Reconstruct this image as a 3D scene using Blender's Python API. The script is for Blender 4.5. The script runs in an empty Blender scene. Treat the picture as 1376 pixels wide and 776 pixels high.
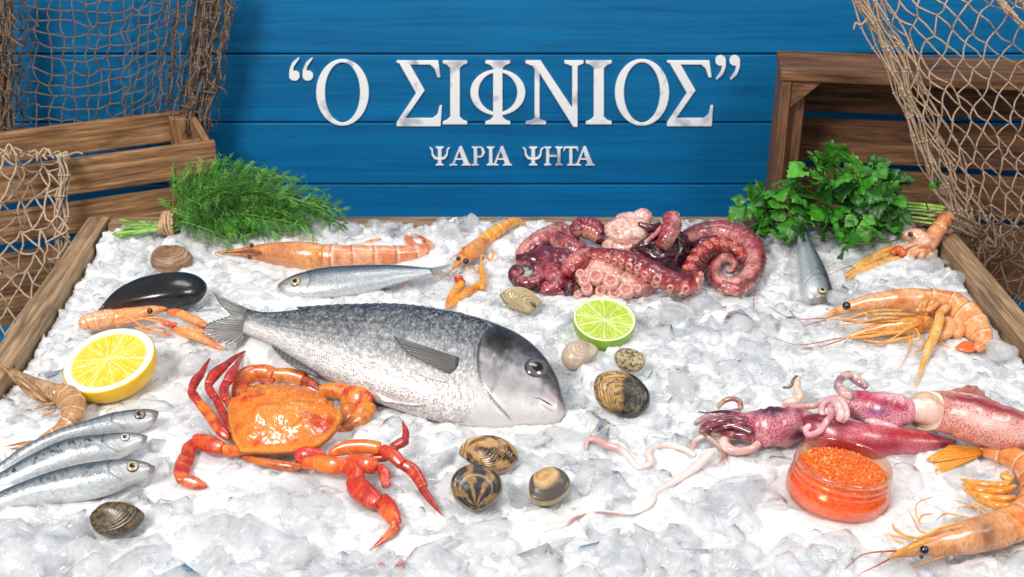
import bpy, bmesh, math, random
import numpy as np
from mathutils import Vector, Matrix, noise as mnoise
random.seed(7); RNG = np.random.default_rng(11)
R = math.radians
SC = bpy.context.scene
COL = SC.collection

# ------------------------------------------------------------------ camera
F_PX, CX, CY, TILT, CAM_H = 1650.0, 688.0, 388.0, R(26.4), 0.60
CAM = np.array([0.0, 0.0, CAM_H])
FWD = np.array([0, math.cos(TILT), -math.sin(TILT)])
UPV = np.array([0, math.sin(TILT), math.cos(TILT)])
RGT = np.array([1.0, 0, 0])

def ray(px, py):
    return RGT * ((px - CX) / F_PX) + UPV * ((CY - py) / F_PX) + FWD
def Pz(px, py, z=0.0):
    d = ray(px, py); return CAM + d * ((z - CAM_H) / d[2])
def Py(px, py, y):
    d = ray(px, py); return CAM + d * (y / d[1])
def mpp(p):                      # metres per photo pixel at a world point
    return float(np.dot(np.asarray(p) - CAM, FWD)) / F_PX
class Plane:
    """a real plane in the scene: through the point seen at (px,py) at height z, tilted towards the viewer"""
    def __init__(s, px, py, z, tilt=0.0, roll=0.0):
        s.o = Pz(px, py, z)
        t, r = R(tilt), R(roll)
        n = np.array([0, -math.sin(t), math.cos(t)])
        s.n = np.array([n[0]*math.cos(r) + n[2]*math.sin(r), n[1], -n[0]*math.sin(r) + n[2]*math.cos(r)])
        s.e1 = np.array([1.0, 0, 0]) - s.n * s.n[0]; s.e1 /= np.linalg.norm(s.e1)
        s.e2 = np.cross(s.n, s.e1)
    def P(s, px, py, off=0.0):
        d = ray(px, py); t = np.dot(s.o + s.n*off - CAM, s.n) / np.dot(d, s.n)
        return CAM + d * t
def ZM(ox, oy, k):               # coordinates read off an enlarged crop
    return lambda x, y: (ox + x / k, oy + y / k)

# ------------------------------------------------------------------ colour + noise
def lin(h):
    h = h.lstrip('#'); c = np.array([int(h[i:i+2], 16) for i in (0, 2, 4)]) / 255.0
    return np.where(c <= 0.04045, c/12.92, ((c+0.055)/1.055)**2.4)
def _hash(ix, iy, iz, seed):
    n = (ix*374761393 + iy*668265263 + iz*2147483647 + seed*1274126177) & 0xffffffff
    n = ((n ^ (n >> 13)) * 1274126177) & 0xffffffff
    n = (n ^ (n >> 16)) & 0xffffffff
    return n.astype(np.float64) / 4294967295.0
def vnoise(p, scale=1.0, seed=0, octaves=3):
    p = np.asarray(p, float)
    if p.shape[-1] == 2: p = np.concatenate([p, np.zeros(p.shape[:-1]+(1,))], -1)
    out = 0; amp = 1; tot = 0
    for o in range(octaves):
        q = p*scale*(2**o) + 17.3*o
        i = np.floor(q).astype(np.int64); f = q - i; f = f*f*(3-2*f)
        r = 0
        for dx in (0, 1):
            for dy in (0, 1):
                for dz in (0, 1):
                    w = (f[..., 0] if dx else 1-f[..., 0])*(f[..., 1] if dy else 1-f[..., 1])*(f[..., 2] if dz else 1-f[..., 2])
                    r = r + w*_hash(i[..., 0]+dx, i[..., 1]+dy, i[..., 2]+dz, seed+o*13)
        out = out + amp*r; tot += amp; amp *= 0.5
    return out/tot
def sstep(a, b, x):
    t = np.clip((x-a)/(b-a+1e-12), 0, 1); return t*t*(3-2*t)
def mixc(a, b, t):
    t = np.asarray(t)[..., None]; return np.asarray(a)*(1-t) + np.asarray(b)*t

# ------------------------------------------------------------------ splines
def spline(pts, n):
    """Catmull-Rom through pts (k x d), n samples, roughly even in chord length"""
    P = np.asarray(pts, float)
    if len(P) == 2:
        t = np.linspace(0, 1, n)[:, None]; return P[0]*(1-t) + P[1]*t
    d = np.linalg.norm(np.diff(P[:, :min(3, P.shape[1])], axis=0), axis=1) + 1e-9
    s = np.concatenate([[0], np.cumsum(d)]); s /= s[-1]
    m = np.zeros_like(P)
    m[1:-1] = (P[2:]-P[:-2]) / (s[2:]-s[:-2])[:, None]
    m[0] = (P[1]-P[0])/(s[1]-s[0]); m[-1] = (P[-1]-P[-2])/(s[-1]-s[-2])
    t = np.linspace(0, 1, n); k = np.clip(np.searchsorted(s, t, side='right')-1, 0, len(s)-2)
    h = (s[k+1]-s[k])[:, None]; x = ((t-s[k])[:, None])/h
    return (2*x**3-3*x**2+1)*P[k] + (x**3-2*x**2+x)*h*m[k] + (-2*x**3+3*x**2)*P[k+1] + (x**3-x**2)*h*m[k+1]
def unit(v):
    v = np.asarray(v, float); return v / (np.linalg.norm(v, axis=-1, keepdims=True) + 1e-12)

# ------------------------------------------------------------------ mesh builder
LOC = {}                          # world position of every root / part
FOOT = {}                         # 4 mm cells: lowest z of anything lying there
CELL = 0.004
def foot(V):
    ij = np.floor(V[:, :2]/CELL).astype(int)
    for (i, j), z in zip(map(tuple, ij), V[:, 2]):
        k = (i, j)
        if z < FOOT.get(k, 9): FOOT[k] = z
class MB:
    def __init__(s): s.v = []; s.f = []; s.c = []; s.t = []; s.n = 0
    def add(s, V, Fc, C=None, T=None):
        V = np.asarray(V, float).reshape(-1, 3); n = len(V)
        C = np.ones((n, 3))*0.8 if C is None else np.broadcast_to(np.asarray(C, float), (n, 3))
        T = V if T is None else np.asarray(T, float)
        s.v.append(V); s.c.append(C); s.t.append(T)
        s.f.extend([tuple(int(i)+s.n for i in q) for q in Fc]); s.n += n
        return s
    def build(s, name, mat, parent=None, smooth=True, bevel=0, lay=True, subsurf=0, flat_angle=None):
        V = np.concatenate(s.v); C = np.concatenate(s.c); T = np.concatenate(s.t)
        if lay: foot(V)
        base = LOC[parent.name] if parent is not None else np.zeros(3)
        me = bpy.data.meshes.new(name)
        me.from_pydata((V-base).tolist(), [], s.f); me.update()
        a = me.attributes.new('Col', 'FLOAT_COLOR', 'POINT')
        a.data.foreach_set('color', np.concatenate([C, np.ones((len(C), 1))], 1).astype(np.float32).ravel())
        a = me.attributes.new('tc', 'FLOAT_VECTOR', 'POINT')
        a.data.foreach_set('vector', T.astype(np.float32).ravel())
        if smooth: me.polygons.foreach_set('use_smooth', [True]*len(me.polygons))
        bm = bmesh.new(); bm.from_mesh(me); bmesh.ops.recalc_face_normals(bm, faces=bm.faces); bm.to_mesh(me); bm.free()
        me.materials.append(mat)
        o = bpy.data.objects.new(name, me); COL.objects.link(o)
        if parent is not None: o.parent = parent
        LOC[o.name] = base
        if bevel:
            m = o.modifiers.new('bevel', 'BEVEL'); m.width = bevel; m.segments = 2; m.limit_method = 'ANGLE'; m.harden_normals = False
        if subsurf:
            m = o.modifiers.new('sub', 'SUBSURF'); m.levels = subsurf; m.render_levels = subsurf
        return o
def thing(name, label, cat, loc=(0, 0, 0), group=None):
    o = bpy.data.objects.new(name, None); COL.objects.link(o); o.empty_display_size = 0.02
    o.location = [float(x) for x in loc]; LOC[o.name] = np.asarray(loc, float)
    return tag(o, label, cat, group)
def tag(o, label=None, cat=None, group=None, kind=None):
    if label: o['label'] = label
    if cat: o['category'] = cat
    if group: o['group'] = group
    if kind: o['kind'] = kind
    return o

# ------------------------------------------------------------------ solids
def grid_faces(nu, nv, closed_v=True, off=0):
    F = []
    for i in range(nu-1):
        for j in range(nv if closed_v else nv-1):
            k = (j+1) % nv
            F.append((off+i*nv+j, off+i*nv+k, off+(i+1)*nv+k, off+(i+1)*nv+j))
    return F
def sweep(mb, C, W, N, rw, rn, nseg=20, col=None, ex=2.0, disp=None, capround=True):
    """closed tube: centres C (n,3), frame W,N (n,3), radii rw,rn (n)"""
    n = len(C); a = np.linspace(0, 2*np.pi, nseg, endpoint=False)
    ca, sa = np.cos(a), np.sin(a)
    e = 2.0/ex
    ca2, sa2 = np.sign(ca)*np.abs(ca)**e, np.sign(sa)*np.abs(sa)**e
    rw = np.broadcast_to(rw, (n,)); rn = np.broadcast_to(rn, (n,))
    L = np.concatenate([[0], np.cumsum(np.linalg.norm(np.diff(C, axis=0), axis=1))])
    u = L/(L[-1]+1e-12)
    U, A = np.meshgrid(u, a, indexing='ij')
    D = ca2[None, :, None]*W[:, None]*rw[:, None, None] + sa2[None, :, None]*N[:, None]*rn[:, None, None]
    if disp is not None: D = D*(1+disp(U, A))[..., None]
    V = C[:, None] + D
    rm = (rw+rn)/2
    T = np.stack([np.broadcast_to(L[:, None], U.shape), A*np.mean(rm), np.full(U.shape, random.random()*9)], -1)
    c = np.ones((n, nseg, 3))*0.5 if col is None else np.broadcast_to(col(U, A, V) if callable(col) else np.asarray(col), (n, nseg, 3))
    F = grid_faces(n, nseg)
    V = V.reshape(-1, 3); c = c.reshape(-1, 3); T = T.reshape(-1, 3)
    k = len(V)
    V = np.concatenate([V, [C[0], C[-1]]]); c = np.concatenate([c, [c[0], c[-1]]]); T = np.concatenate([T, [T[0], T[-1]]])
    for j in range(nseg):
        F.append((k, (j+1) % nseg, j)); F.append((k+1, (n-1)*nseg+j, (n-1)*nseg+(j+1) % nseg))
    mb.add(V, F, c, T)
def round_end(t, a=0.06, b=0.06):
    """radius factor that closes both ends of a tube roundly"""
    f = np.ones_like(t)
    if a > 0: x = np.clip(t/a, 0, 1); f = f*np.sqrt(np.clip(1-(1-x)**2, 0, 1))
    if b > 0: x = np.clip((1-t)/b, 0, 1); f = f*np.sqrt(np.clip(1-(1-x)**2, 0, 1))
    return np.maximum(f, 0.02)
def frame_view(C):
    T = unit(np.gradient(C, axis=0)); vd = unit(C-CAM)
    W = np.cross(T, vd); bad = np.linalg.norm(W, axis=1) < 0.08
    W = unit(W)
    if bad.any():
        for i in np.where(bad)[0]: W[i] = W[i-1] if i else W[i]
    N = unit(np.cross(W, T)); flip = np.sum(N*vd, 1) > 0
    N[flip] *= -1
    return W, N
def vtube(mb, st, n=40, nseg=16, ratio=1.0, col=None, z=None, lift=0.0, caps=(0.05, 0.05), disp=None, ex=2.0, rmul=None, jitter=0):
    """tube through photo stations (px,py,half width px[,z]) lying on the ice: a round body with real size"""
    pts = []
    for s in st:
        px, py, w = s[:3]
        r = w*mpp(Pz(px, py, 0))
        zz = s[3] if len(s) > 3 and s[3] is not None else (z if z is not None else r*ratio*0.9+lift)
        p = Pz(px, py, zz); pts.append([*p, w*mpp(p)])
    S = spline(pts, n); C, r = S[:, :3], np.maximum(S[:, 3], 1e-4)
    t = np.linspace(0, 1, n); r = r*round_end(t, *caps)
    if rmul is not None: r = r*rmul(t)
    W, N = frame_view(C)
    sweep(mb, C, W, N, r, r*ratio, nseg, col, ex, disp)
    return C, r, W, N
def ptube(mb, pts, r, nseg=6, n=None, col=None, taper=None):
    """plain round tube through world points"""
    P = np.asarray(pts, float); n = n or max(2, 4*len(P)); C = spline(P, n) if len(P) > 2 or n > 2 else P
    T = unit(np.gradient(C, axis=0)); up = np.array([0, 0, 1.0]) if abs(T[:, 2]).mean() < .8 else np.array([0, 1.0, 0])
    W = unit(np.cross(T, up)); N = np.cross(W, T)
    rr = np.full(n, float(r)) if np.isscalar(r) else np.interp(np.linspace(0, 1, n), np.linspace(0, 1, len(r)), r)
    sweep(mb, C, W, N, rr, rr, nseg, col)
    return C
def inflate(mb, plane, pairs, thick, n=90, nseg=36, col=None, ex=2.2, disp=None, off=0.0, caps=(0.03, 0.0)):
    """body between an upper and a lower outline lying in a real plane, with half thickness given along it"""
    A = np.array([[*plane.P(*p[0], off), *plane.P(*p[1], off)] for p in pairs])
    S = spline(A, n); top, bot = S[:, :3], S[:, 3:]
    C = (top+bot)/2; h = np.linalg.norm(top-bot, axis=1)/2; W = unit(top-bot)
    N = np.tile(plane.n, (n, 1)); t = np.linspace(0, 1, n)
    th = np.interp(t, np.linspace(0, 1, len(thick)), thick)
    th = th*round_end(t, *caps) if caps else th
    sweep(mb, C, W, N, h, th, nseg, col, ex, disp)
    return C, W, h, th
def ball(mb, c, r, col=None, nu=10, nv=14, axes=None, colf=None):
    """ellipsoid; axes rows give its frame, r its three radii; pole = third axis"""
    r = np.broadcast_to(r, (3,)); ax = np.eye(3) if axes is None else np.asarray(axes)
    V = []; Cc = []
    th = np.linspace(0, np.pi, nu); ph = np.linspace(0, 2*np.pi, nv, endpoint=False)
    TH, PH = np.meshgrid(th, ph, indexing='ij')
    L = np.stack([np.sin(TH)*np.cos(PH)*r[0], np.sin(TH)*np.sin(PH)*r[1], np.cos(TH)*r[2]], -1)
    V = np.asarray(c) + L @ ax
    cc = colf(TH, PH) if colf else np.broadcast_to(np.ones(3)*0.5 if col is None else col, V.shape)
    mb.add(V.reshape(-1, 3), grid_faces(nu, nv), cc.reshape(-1, 3), L.reshape(-1, 3))
def sheet(mb, A, B, n=12, m=6, thick=0.0006, col=None, ripple=0.0, nrm=None, freq=30):
    """thin closed blade between two curves (fins, fans): rays run from A to B"""
    A = spline(A, n); B = spline(B, n); t = np.linspace(0, 1, m)
    G = A[:, None]*(1-t)[None, :, None] + B[:, None]*t[None, :, None]
    nn = unit(np.cross(B.mean(0)-A.mean(0), A[-1]-A[0])) if nrm is None else np.asarray(nrm)
    wob = ripple*np.sin(np.linspace(0, freq, n))[:, None]*np.sin(t*1.5)[None, :]
    G = G + wob[..., None]*nn
    U, Vv = np.meshgrid(np.linspace(0, 1, n), t, indexing='ij')
    c = col(U, Vv, G) if callable(col) else np.broadcast_to(col, G.shape)
    k = n*m; tt = (thick*(1-0.7*Vv))[..., None]
    V = np.concatenate([(G+nn*tt).reshape(-1, 3), (G-nn*tt).reshape(-1, 3)])
    F = grid_faces(n, m, False) + [tuple(reversed(f)) for f in grid_faces(n, m, False, k)]
    def rim(i, j): F.append((i, j, j+k, i+k))
    for i in range(n-1): rim(i*m, (i+1)*m); rim((i+1)*m+m-1, i*m+m-1)
    for j in range(m-1): rim(j+1, j); rim((n-1)*m+j, (n-1)*m+j+1)
    Tc = np.stack([U*np.linalg.norm(A[-1]-A[0]), Vv*np.linalg.norm(B.mean(0)-A.mean(0)), Vv*0], -1)
    mb.add(V, F, np.concatenate([c.reshape(-1, 3)]*2), np.concatenate([Tc.reshape(-1, 3)]*2))
def box(mb, c, size, ax=None, col=None, seed=None, grain=0, cut=1):
    """box with its own axes; grain axis runs along tc.x. cut = lengthwise divisions"""
    ax = np.eye(3) if ax is None else np.asarray(ax, float)
    s = np.asarray(size)/2
    q = np.array([[x, y, z] for x in (-1, 1) for y in (-1, 1) for z in (-1, 1)])*s
    rnd = np.array([random.random()*5, random.random()*5, random.random()*5])
    order = [grain] + [k for k in range(3) if k != grain]
    mb.add(np.asarray(c) + q @ ax, [(0, 1, 3, 2), (4, 6, 7, 5), (0, 4, 5, 1), (2, 3, 7, 6), (0, 2, 6, 4), (1, 5, 7, 3)], col, q[:, order]+rnd)
def beam(mb, a, b, w, h, up=(0, 0, 1), col=None):
    """bar from a to b, w wide across, h along up"""
    a, b = np.asarray(a, float), np.asarray(b, float); d = b-a; L = np.linalg.norm(d); x = d/L
    y = unit(np.cross(up, x)); z = np.cross(x, y)
    box(mb, (a+b)/2, (L, w, h), np.array([x, y, z]), col)

# ------------------------------------------------------------------ materials
class NT:
    def __init__(s, name):
        s.m = bpy.data.materials.new(name); s.m.use_nodes = True; s.t = s.m.node_tree
        s.b = s.t.nodes['Principled BSDF']
    def n(s, typ, **kw):
        nd = s.t.nodes.new(typ)
        for k, v in kw.items():
            if hasattr(nd, k) and not k[0].isupper(): setattr(nd, k, v)
            else: nd.inputs[k].default_value = v
        return nd
    def l(s, a, b): s.t.links.new(a, b)
    def attr(s, nm): return s.n('ShaderNodeAttribute', attribute_name=nm)
    def set(s, **kw):
        for k, v in kw.items(): s.b.inputs[k.replace('_', ' ')].default_value = v
    def scaled(s, scale):
        a = s.attr('tc'); m = s.n('ShaderNodeVectorMath', operation='MULTIPLY'); m.inputs[1].default_value = scale
        s.l(a.outputs['Vector'], m.inputs[0]); return m.outputs[0]
    def ramp(s, fac, stops):
        r = s.n('ShaderNodeValToRGB'); e = r.color_ramp.elements
        while len(e) < len(stops): e.new(0.5)
        for q, (p, c) in zip(e, stops): q.position = p; q.color = (*c, 1) if len(c) == 3 else c
        s.l(fac, r.inputs[0]); return r.outputs[0]
    def bump(s, h, strength=0.3, dist=0.001, prev=None):
        b = s.n('ShaderNodeBump'); b.inputs['Strength'].default_value = strength; b.inputs['Distance'].default_value = dist
        s.l(h, b.inputs['Height'])
        if prev is not None: s.l(prev, b.inputs['Normal'])
        return b.outputs[0]
    def mixrgb(s, a, b, fac, blend='MIX'):
        m = s.n('ShaderNodeMix', data_type='RGBA', blend_type=blend)
        for sock, v in ((m.inputs[6], a), (m.inputs[7], b), (m.inputs[0], fac)):
            if hasattr(v, 'is_linked'): s.l(v, sock)
            else: sock.default_value = v if not hasattr(v, '__len__') else (*v, 1)[:4]
        return m.outputs[2]
def g3(v): return (v, v, v)
def mat_organic(name, rough=0.35, sss=0.15, srad=(0.004, 0.002, 0.001), coat=0.3, nscale=400, nstr=0.25, vary=0.12, spec=0.5, trans=0.0, dist=0.0006):
    """wet flesh or shell coloured by the mesh's own pigment"""
    k = NT(name); a = k.attr('Col')
    nz = k.n('ShaderNodeTexNoise', Scale=nscale, Detail=4.0); k.l(k.attr('tc').outputs['Vector'], nz.inputs['Vector'])
    rm = k.ramp(nz.outputs[0], [(0.3, g3(1-vary*1.6)), (0.7, g3(1+vary))])
    c = k.mixrgb(a.outputs['Color'], rm, 1.0, 'MULTIPLY'); k.l(c, k.b.inputs['Base Color'])
    k.l(k.bump(nz.outputs[0], nstr, dist), k.b.inputs['Normal'])
    k.set(Roughness=rough, Subsurface_Weight=sss, Subsurface_Radius=srad, Subsurface_Scale=1.0, Coat_Weight=coat, Coat_Roughness=0.12, Transmission_Weight=trans)
    k.b.inputs['Specular IOR Level'].default_value = spec
    return k.m
def mat_wood(name, c1, c2, c3, rough=0.65, gscale=1.0, dirt=None):
    k = NT(name)
    w = k.n('ShaderNodeTexNoise', Scale=1.0, Detail=6.0, Roughness=0.65, Distortion=0.6)
    k.l(k.scaled((11*gscale, 210*gscale, 210*gscale)), w.inputs['Vector'])
    w2 = k.n('ShaderNodeTexNoise', Scale=1.0, Detail=5.0, Distortion=1.6); k.l(k.scaled((9, 55, 55)), w2.inputs['Vector'])
    w3 = k.n('ShaderNodeTexNoise', Scale=1.0, Detail=5.0); k.l(k.scaled((40, 900, 900)), w3.inputs['Vector'])
    a = k.ramp(w.outputs[0], [(0.3, c1), (0.52, c2), (0.72, c3)])
    b = k.ramp(w2.outputs[0], [(0.34, g3(0.62)), (0.6, g3(1.14))])
    c = k.mixrgb(a, b, 1.0, 'MULTIPLY')
    f = k.ramp(w3.outputs[0], [(0.3, g3(0.72)), (0.6, g3(1.05))]); c = k.mixrgb(c, f, 0.7, 'MULTIPLY')
    k.l(c, k.b.inputs['Base Color'])
    bp = k.bump(w.outputs[0], 0.45, 0.0012); bp = k.bump(w3.outputs[0], 0.35, 0.0005, bp)
    k.l(bp, k.b.inputs['Normal']); k.set(Roughness=rough)
    return k.m
# ================================================================== camera, light
cam = bpy.data.cameras.new('camera'); co = bpy.data.objects.new('camera', cam); COL.objects.link(co)
co.location = CAM; co.rotation_euler = (math.pi/2-TILT, 0, 0)
cam.sensor_width = 36; cam.lens = 36*F_PX/1376; cam.clip_start = 0.02; cam.clip_end = 50
cam.dof.use_dof = True; cam.dof.focus_distance = 1.12; cam.dof.aperture_fstop = 13
SC.camera = co
SC.view_settings.view_transform = 'Standard'; SC.view_settings.look = 'None'; SC.view_settings.exposure = 0.16; SC.view_settings.gamma = 1
SC.cycles.use_denoising = True; SC.cycles.max_bounces = 10; SC.cycles.transparent_max_bounces = 24
SC.cycles.sample_clamp_indirect = 12.0
W_ = bpy.data.worlds.new('World'); SC.world = W_; W_.use_nodes = True
W_.node_tree.nodes['Background'].inputs[0].default_value = (1, 0.99, 0.975, 1); W_.node_tree.nodes['Background'].inputs[1].default_value = 0.31
def softbox(name, loc, target, size, power, col=(1, 1, 1)):
    l = bpy.data.lights.new(name, 'AREA'); l.shape = 'RECTANGLE'; l.size, l.size_y = size; l.energy = power; l.color = col
    o = bpy.data.objects.new(name, l); COL.objects.link(o); o.location = loc
    o.rotation_euler = (Vector(target)-Vector(loc)).to_track_quat('-Z', 'Y').to_euler()
softbox('key_softbox', (-1.0, -0.25, 1.6), (0.05, 1.25, 0), (0.6, 0.5), 40, (1, 0.975, 0.94))
softbox('fill_softbox', (1.05, 0.15, 1.5), (0, 1.15, 0), (0.5, 0.45), 13, (0.97, 0.985, 1))
softbox('back_softbox', (0.1, 1.35, 1.9), (0, 1.0, 0), (1.1, 0.4), 8, (1, 1, 1))

# ================================================================== blue wall and table
TABLE_Z, WALL_Y = -0.12, 1.62
def mat_paint(name, base, dark):
    k = NT(name)
    w = k.n('ShaderNodeTexNoise', Scale=1.0, Detail=6.0, Roughness=0.6, Distortion=1.0); k.l(k.scaled((4, 90, 90)), w.inputs['Vector'])
    w2 = k.n('ShaderNodeTexNoise', Scale=1.0, Detail=3.0, Distortion=0.8); k.l(k.scaled((3.5, 14, 14)), w2.inputs['Vector'])
    w3 = k.n('ShaderNodeTexNoise', Scale=1.0, Detail=6.0, Roughness=0.7); k.l(k.scaled((22, 420, 420)), w3.inputs['Vector'])
    c = k.ramp(w.outputs[0], [(0.28, dark), (0.6, base)])
    c = k.mixrgb(c, k.ramp(w2.outputs[0], [(0.3, g3(0.90)), (0.7, g3(1.06))]), 1.0, 'MULTIPLY')
    sc = k.ramp(w3.outputs[0], [(0.70, g3(0)), (0.82, g3(0.35))])
    c = k.mixrgb(c, (0.10, 0.33, 0.52), sc)
    k.l(c, k.b.inputs['Base Color'])
    bp = k.bump(w.outputs[0], 0.5, 0.0012); bp = k.bump(w3.outputs[0], 0.3, 0.0005, bp); k.l(bp, k.b.inputs['Normal'])
    k.set(Roughness=0.5); k.b.inputs['Specular IOR Level'].default_value = 0.3
    return k.m
M_BLUE = mat_paint('blue paint', tuple(lin('#0670a6')), tuple(lin('#055e90')))
def zwall(py): return Py(688, py, WALL_Y)[2]
groove = [zwall(y) for y in (73, 165, 248)]
step = groove[0]-groove[1]
edges = [groove[0]+step*k for k in range(4, 0, -1)] + groove + [groove[2]-step*0.9]
edges = edges + [TABLE_Z-0.005]
mb = MB(); g = 0.0022
for hi, lo in zip(edges[:-1], edges[1:]):
    if hi-lo < 0.02: continue
    box(mb, (0, WALL_Y+0.01, (hi+lo)/2), (2.8, 0.02, hi-lo-g), seed=1)
box(mb, (0, WALL_Y+0.024, (edges[0]+edges[-1])/2), (2.8, 0.004, edges[0]-edges[-1]), col=(0.01, 0.02, 0.03))
wall = mb.build('plank_wall', M_BLUE, bevel=0.0015, lay=False, smooth=False)
tag(wall, 'wall of wide horizontal blue painted planks behind the ice tray', 'wall')
mb = MB(); y = 0.3
while y < WALL_Y-0.002:
    y2 = min(y+0.105, WALL_Y-0.002); box(mb, (0, (y+y2)/2, TABLE_Z-0.01), (2.8, y2-y-0.002, 0.02)); y = y2
tbl = mb.build('tabletop', M_BLUE, bevel=0.001, lay=False, smooth=False); tag(tbl, 'blue painted plank table top under the wooden tray and crates', 'table top', kind='structure')

# ================================================================== wooden tray
M_TRAY = mat_wood('tray wood', tuple(lin('#6b5038')), tuple(lin('#a58564')), tuple(lin('#c9ab88')))
RIM = 0.016
tray = thing('ice_tray', 'wide shallow wooden tray filled with crushed ice and seafood', 'tray', (0, 1.0, TABLE_Z))
bl, br = Pz(119, 291, RIM), Pz(1266, 291, RIM)
def along(a, b, y): t = (y-a[1])/(b[1]-a[1]); return a+(b-a)*t
fl = along(bl, Pz(28, 420, RIM), 0.62); fr = along(br, Pz(1376, 419, RIM), 0.62)
rw = 0.026
def rail(a, b, inward, name='rail'):
    a, b = np.array(a), np.array(b); off = np.array(inward)*rw/2
    zc = (RIM+TABLE_Z+0.003)/2; a = a+off; b = b+off; a[2] = b[2] = zc
    m = MB(); beam(m, a, b, rw, RIM-TABLE_Z-0.003); return m.build(name, M_TRAY, tray, bevel=0.002, lay=False, smooth=False)
dl = unit((bl-fl)*[1, 1, 0]); dr = unit((br-fr)*[1, 1, 0])
rail(bl+dl*0.0, fl, (dl[1], -dl[0], 0)); rail(br+dr*0.0, fr, (-dr[1], dr[0], 0))
rail(bl+[rw+.004, 0, 0], br-[rw+.004, 0, 0], (0, -1, 0), 'rail'); rail(fl+[rw+.004, 0, 0], fr-[rw+.004, 0, 0], (0, 1, 0), 'rail')
mb = MB(); box(mb, ((bl[0]+br[0])/2, (0.65+bl[1]-rw)/2, TABLE_Z+0.008), ((br-bl)[0]-0.10, bl[1]-rw-0.66, 0.012)); mb.build('tray_floor', M_TRAY, tray, lay=False, smooth=False)
TRAY = (bl, br, fl, fr)

# ================================================================== crates
M_CRATE = mat_wood('crate wood', tuple(lin('#5c3c24')), tuple(lin('#a0744c')), tuple(lin('#c79c70')), rough=0.75)
M_CRATE2 = mat_wood('dark crate wood', tuple(lin('#3f2716')), tuple(lin('#7c5234')), tuple(lin('#a57b55')), rough=0.75)
def slat(parent, a, b, w, h, mat, up=(0, 0, 1), name='slat'):
    m = MB(); beam(m, a, b, w, h, up); return m.build(name, mat, parent, bevel=0.0015, lay=False, smooth=False)
# left crate: open top, long side runs from its near-left end back to the right corner
k0 = Py(284, 189, 1.46); top_z = k0[2]
kl = Pz(0, 226, top_z); ux = unit((kl-k0)*[1, 1, 0]); uy = np.array([ux[1], -ux[0], 0]); uy = uy if uy[1] > 0 else -uy
Lc, Wc, th = 0.42, 0.135, 0.009
crate = thing('slatted_crate', 'open slatted wooden crate at the left behind the tray with netting over its near side', 'crate', (*(k0+ux*Lc/2+uy*Wc/2)[:2], TABLE_Z))
hs, pitch = 0.040, 0.0555
for kk in range(4):
    zc = top_z-hs/2-kk*pitch
    e = 0.004*math.sin(kk*2.1)
    zz = np.array([0, 0, zc])
    base = k0*[1, 1, 0]+zz
    slat(crate, base+ux*(-0.004-e), base+ux*Lc, th, hs, M_CRATE)                               # near side
    slat(crate, base+uy*Wc+ux*0.0, base+uy*Wc+ux*Lc, th, hs, M_CRATE)                          # far side
    slat(crate, base+uy*(th/2+.001)+ux*(th/2+.0005), base+uy*(Wc-th/2-.001)+ux*(th/2+.0005), th, hs, M_CRATE)   # right end
    slat(crate, base+uy*(th/2+.001)+ux*(Lc-th/2), base+uy*(Wc-th/2-.001)+ux*(Lc-th/2), th, hs, M_CRATE)
for sx in (0.022, Lc-0.022):
    for sy in (0.0145, Wc-0.0145):
        p = k0*[1, 1, 0]+ux*sx+uy*sy
        slat(crate, p+[0, 0, TABLE_Z+.003], p+[0, 0, top_z-0.003], 0.018, 0.024, M_CRATE, up=ux, name='corner_post')
mb = MB(); c = k0*[1, 1, 0]+ux*Lc/2+uy*Wc/2+[0, 0, TABLE_Z+.010]; box(mb, c, (Lc-.03, Wc-.02, 0.008), np.array([ux, uy, [0, 0, 1]])); mb.build('crate_floor', M_CRATE, crate, lay=False, smooth=False)
# right crate: standing on its side, its open top towards the viewer
q0 = Py(1050, 97, 1.46); q1 = Py(1376, 113, 1.42); tz = q0[2]
ux = unit((q1-q0)*[1, 1, 0]); uy = np.array([-ux[1], ux[0], 0])
Lq, Dq, th = 0.46, 0.105, 0.012
crate2 = thing('slatted_crate', 'dark slatted wooden crate standing on its side at the right behind the parsley', 'crate', (*(q0+ux*Lq/2+uy*Dq/2)[:2], TABLE_Z))
zb = TABLE_Z+0.003; H = tz-zb
def at(x, y, z): return q0*[1, 1, 0]+ux*x+uy*y+[0, 0, z]
slat(crate2, at(0, Dq/2-.014, tz-th/2), at(Lq, Dq/2-.014, tz-th/2), Dq-.03, th, M_CRATE2, name='side_board')
slat(crate2, at(0, Dq-.0125, tz-th/2-.001), at(Lq, Dq-.0125, tz-th/2-.001), 0.022, th, M_CRATE2, name='side_board')
slat(crate2, at(0, Dq/2, zb+th/2), at(Lq, Dq/2, zb+th/2), Dq, th, M_CRATE2, name='side_board')
for sx in (th/2+.002, Lq-th/2-.002):
    slat(crate2, at(sx, Dq/2-.001, zb+th+.001), at(sx, Dq/2-.001, tz-th-.001), Dq-.004, th, M_CRATE2, up=ux, name='end_board')
hs = (H-0.01)/4
for kk in range(4):
    zc = tz-0.014-hs*(kk+0.5)
    slat(crate2, at(th+.003, Dq-.006, zc), at(Lq-th-.003, Dq-.006, zc), 0.009, hs-0.010, M_CRATE2)
for sx, sg in ((th+.003, 1), (Lq-th-.003, -1)):      # corner braces
    m = MB(); a = 0.034
    T3 = [at(sx, .004, tz-th-.001), at(sx+sg*a, .004, tz-th-.001), at(sx, .004, tz-th-a)]
    V = T3+[p+uy*0.012 for p in T3]
    m.add(V, [(0, 1, 2), (5, 4, 3), (0, 3, 4, 1), (1, 4, 5, 2), (2, 5, 3, 0)]); m.build('corner_brace', M_CRATE2, crate2, lay=False, smooth=False)
    slat(crate2, at(sx+sg*.009, .028, zb+th+.001), at(sx+sg*.009, .028, tz-th-.002), .016, .02, M_CRATE2, up=ux, name='corner_post')

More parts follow.
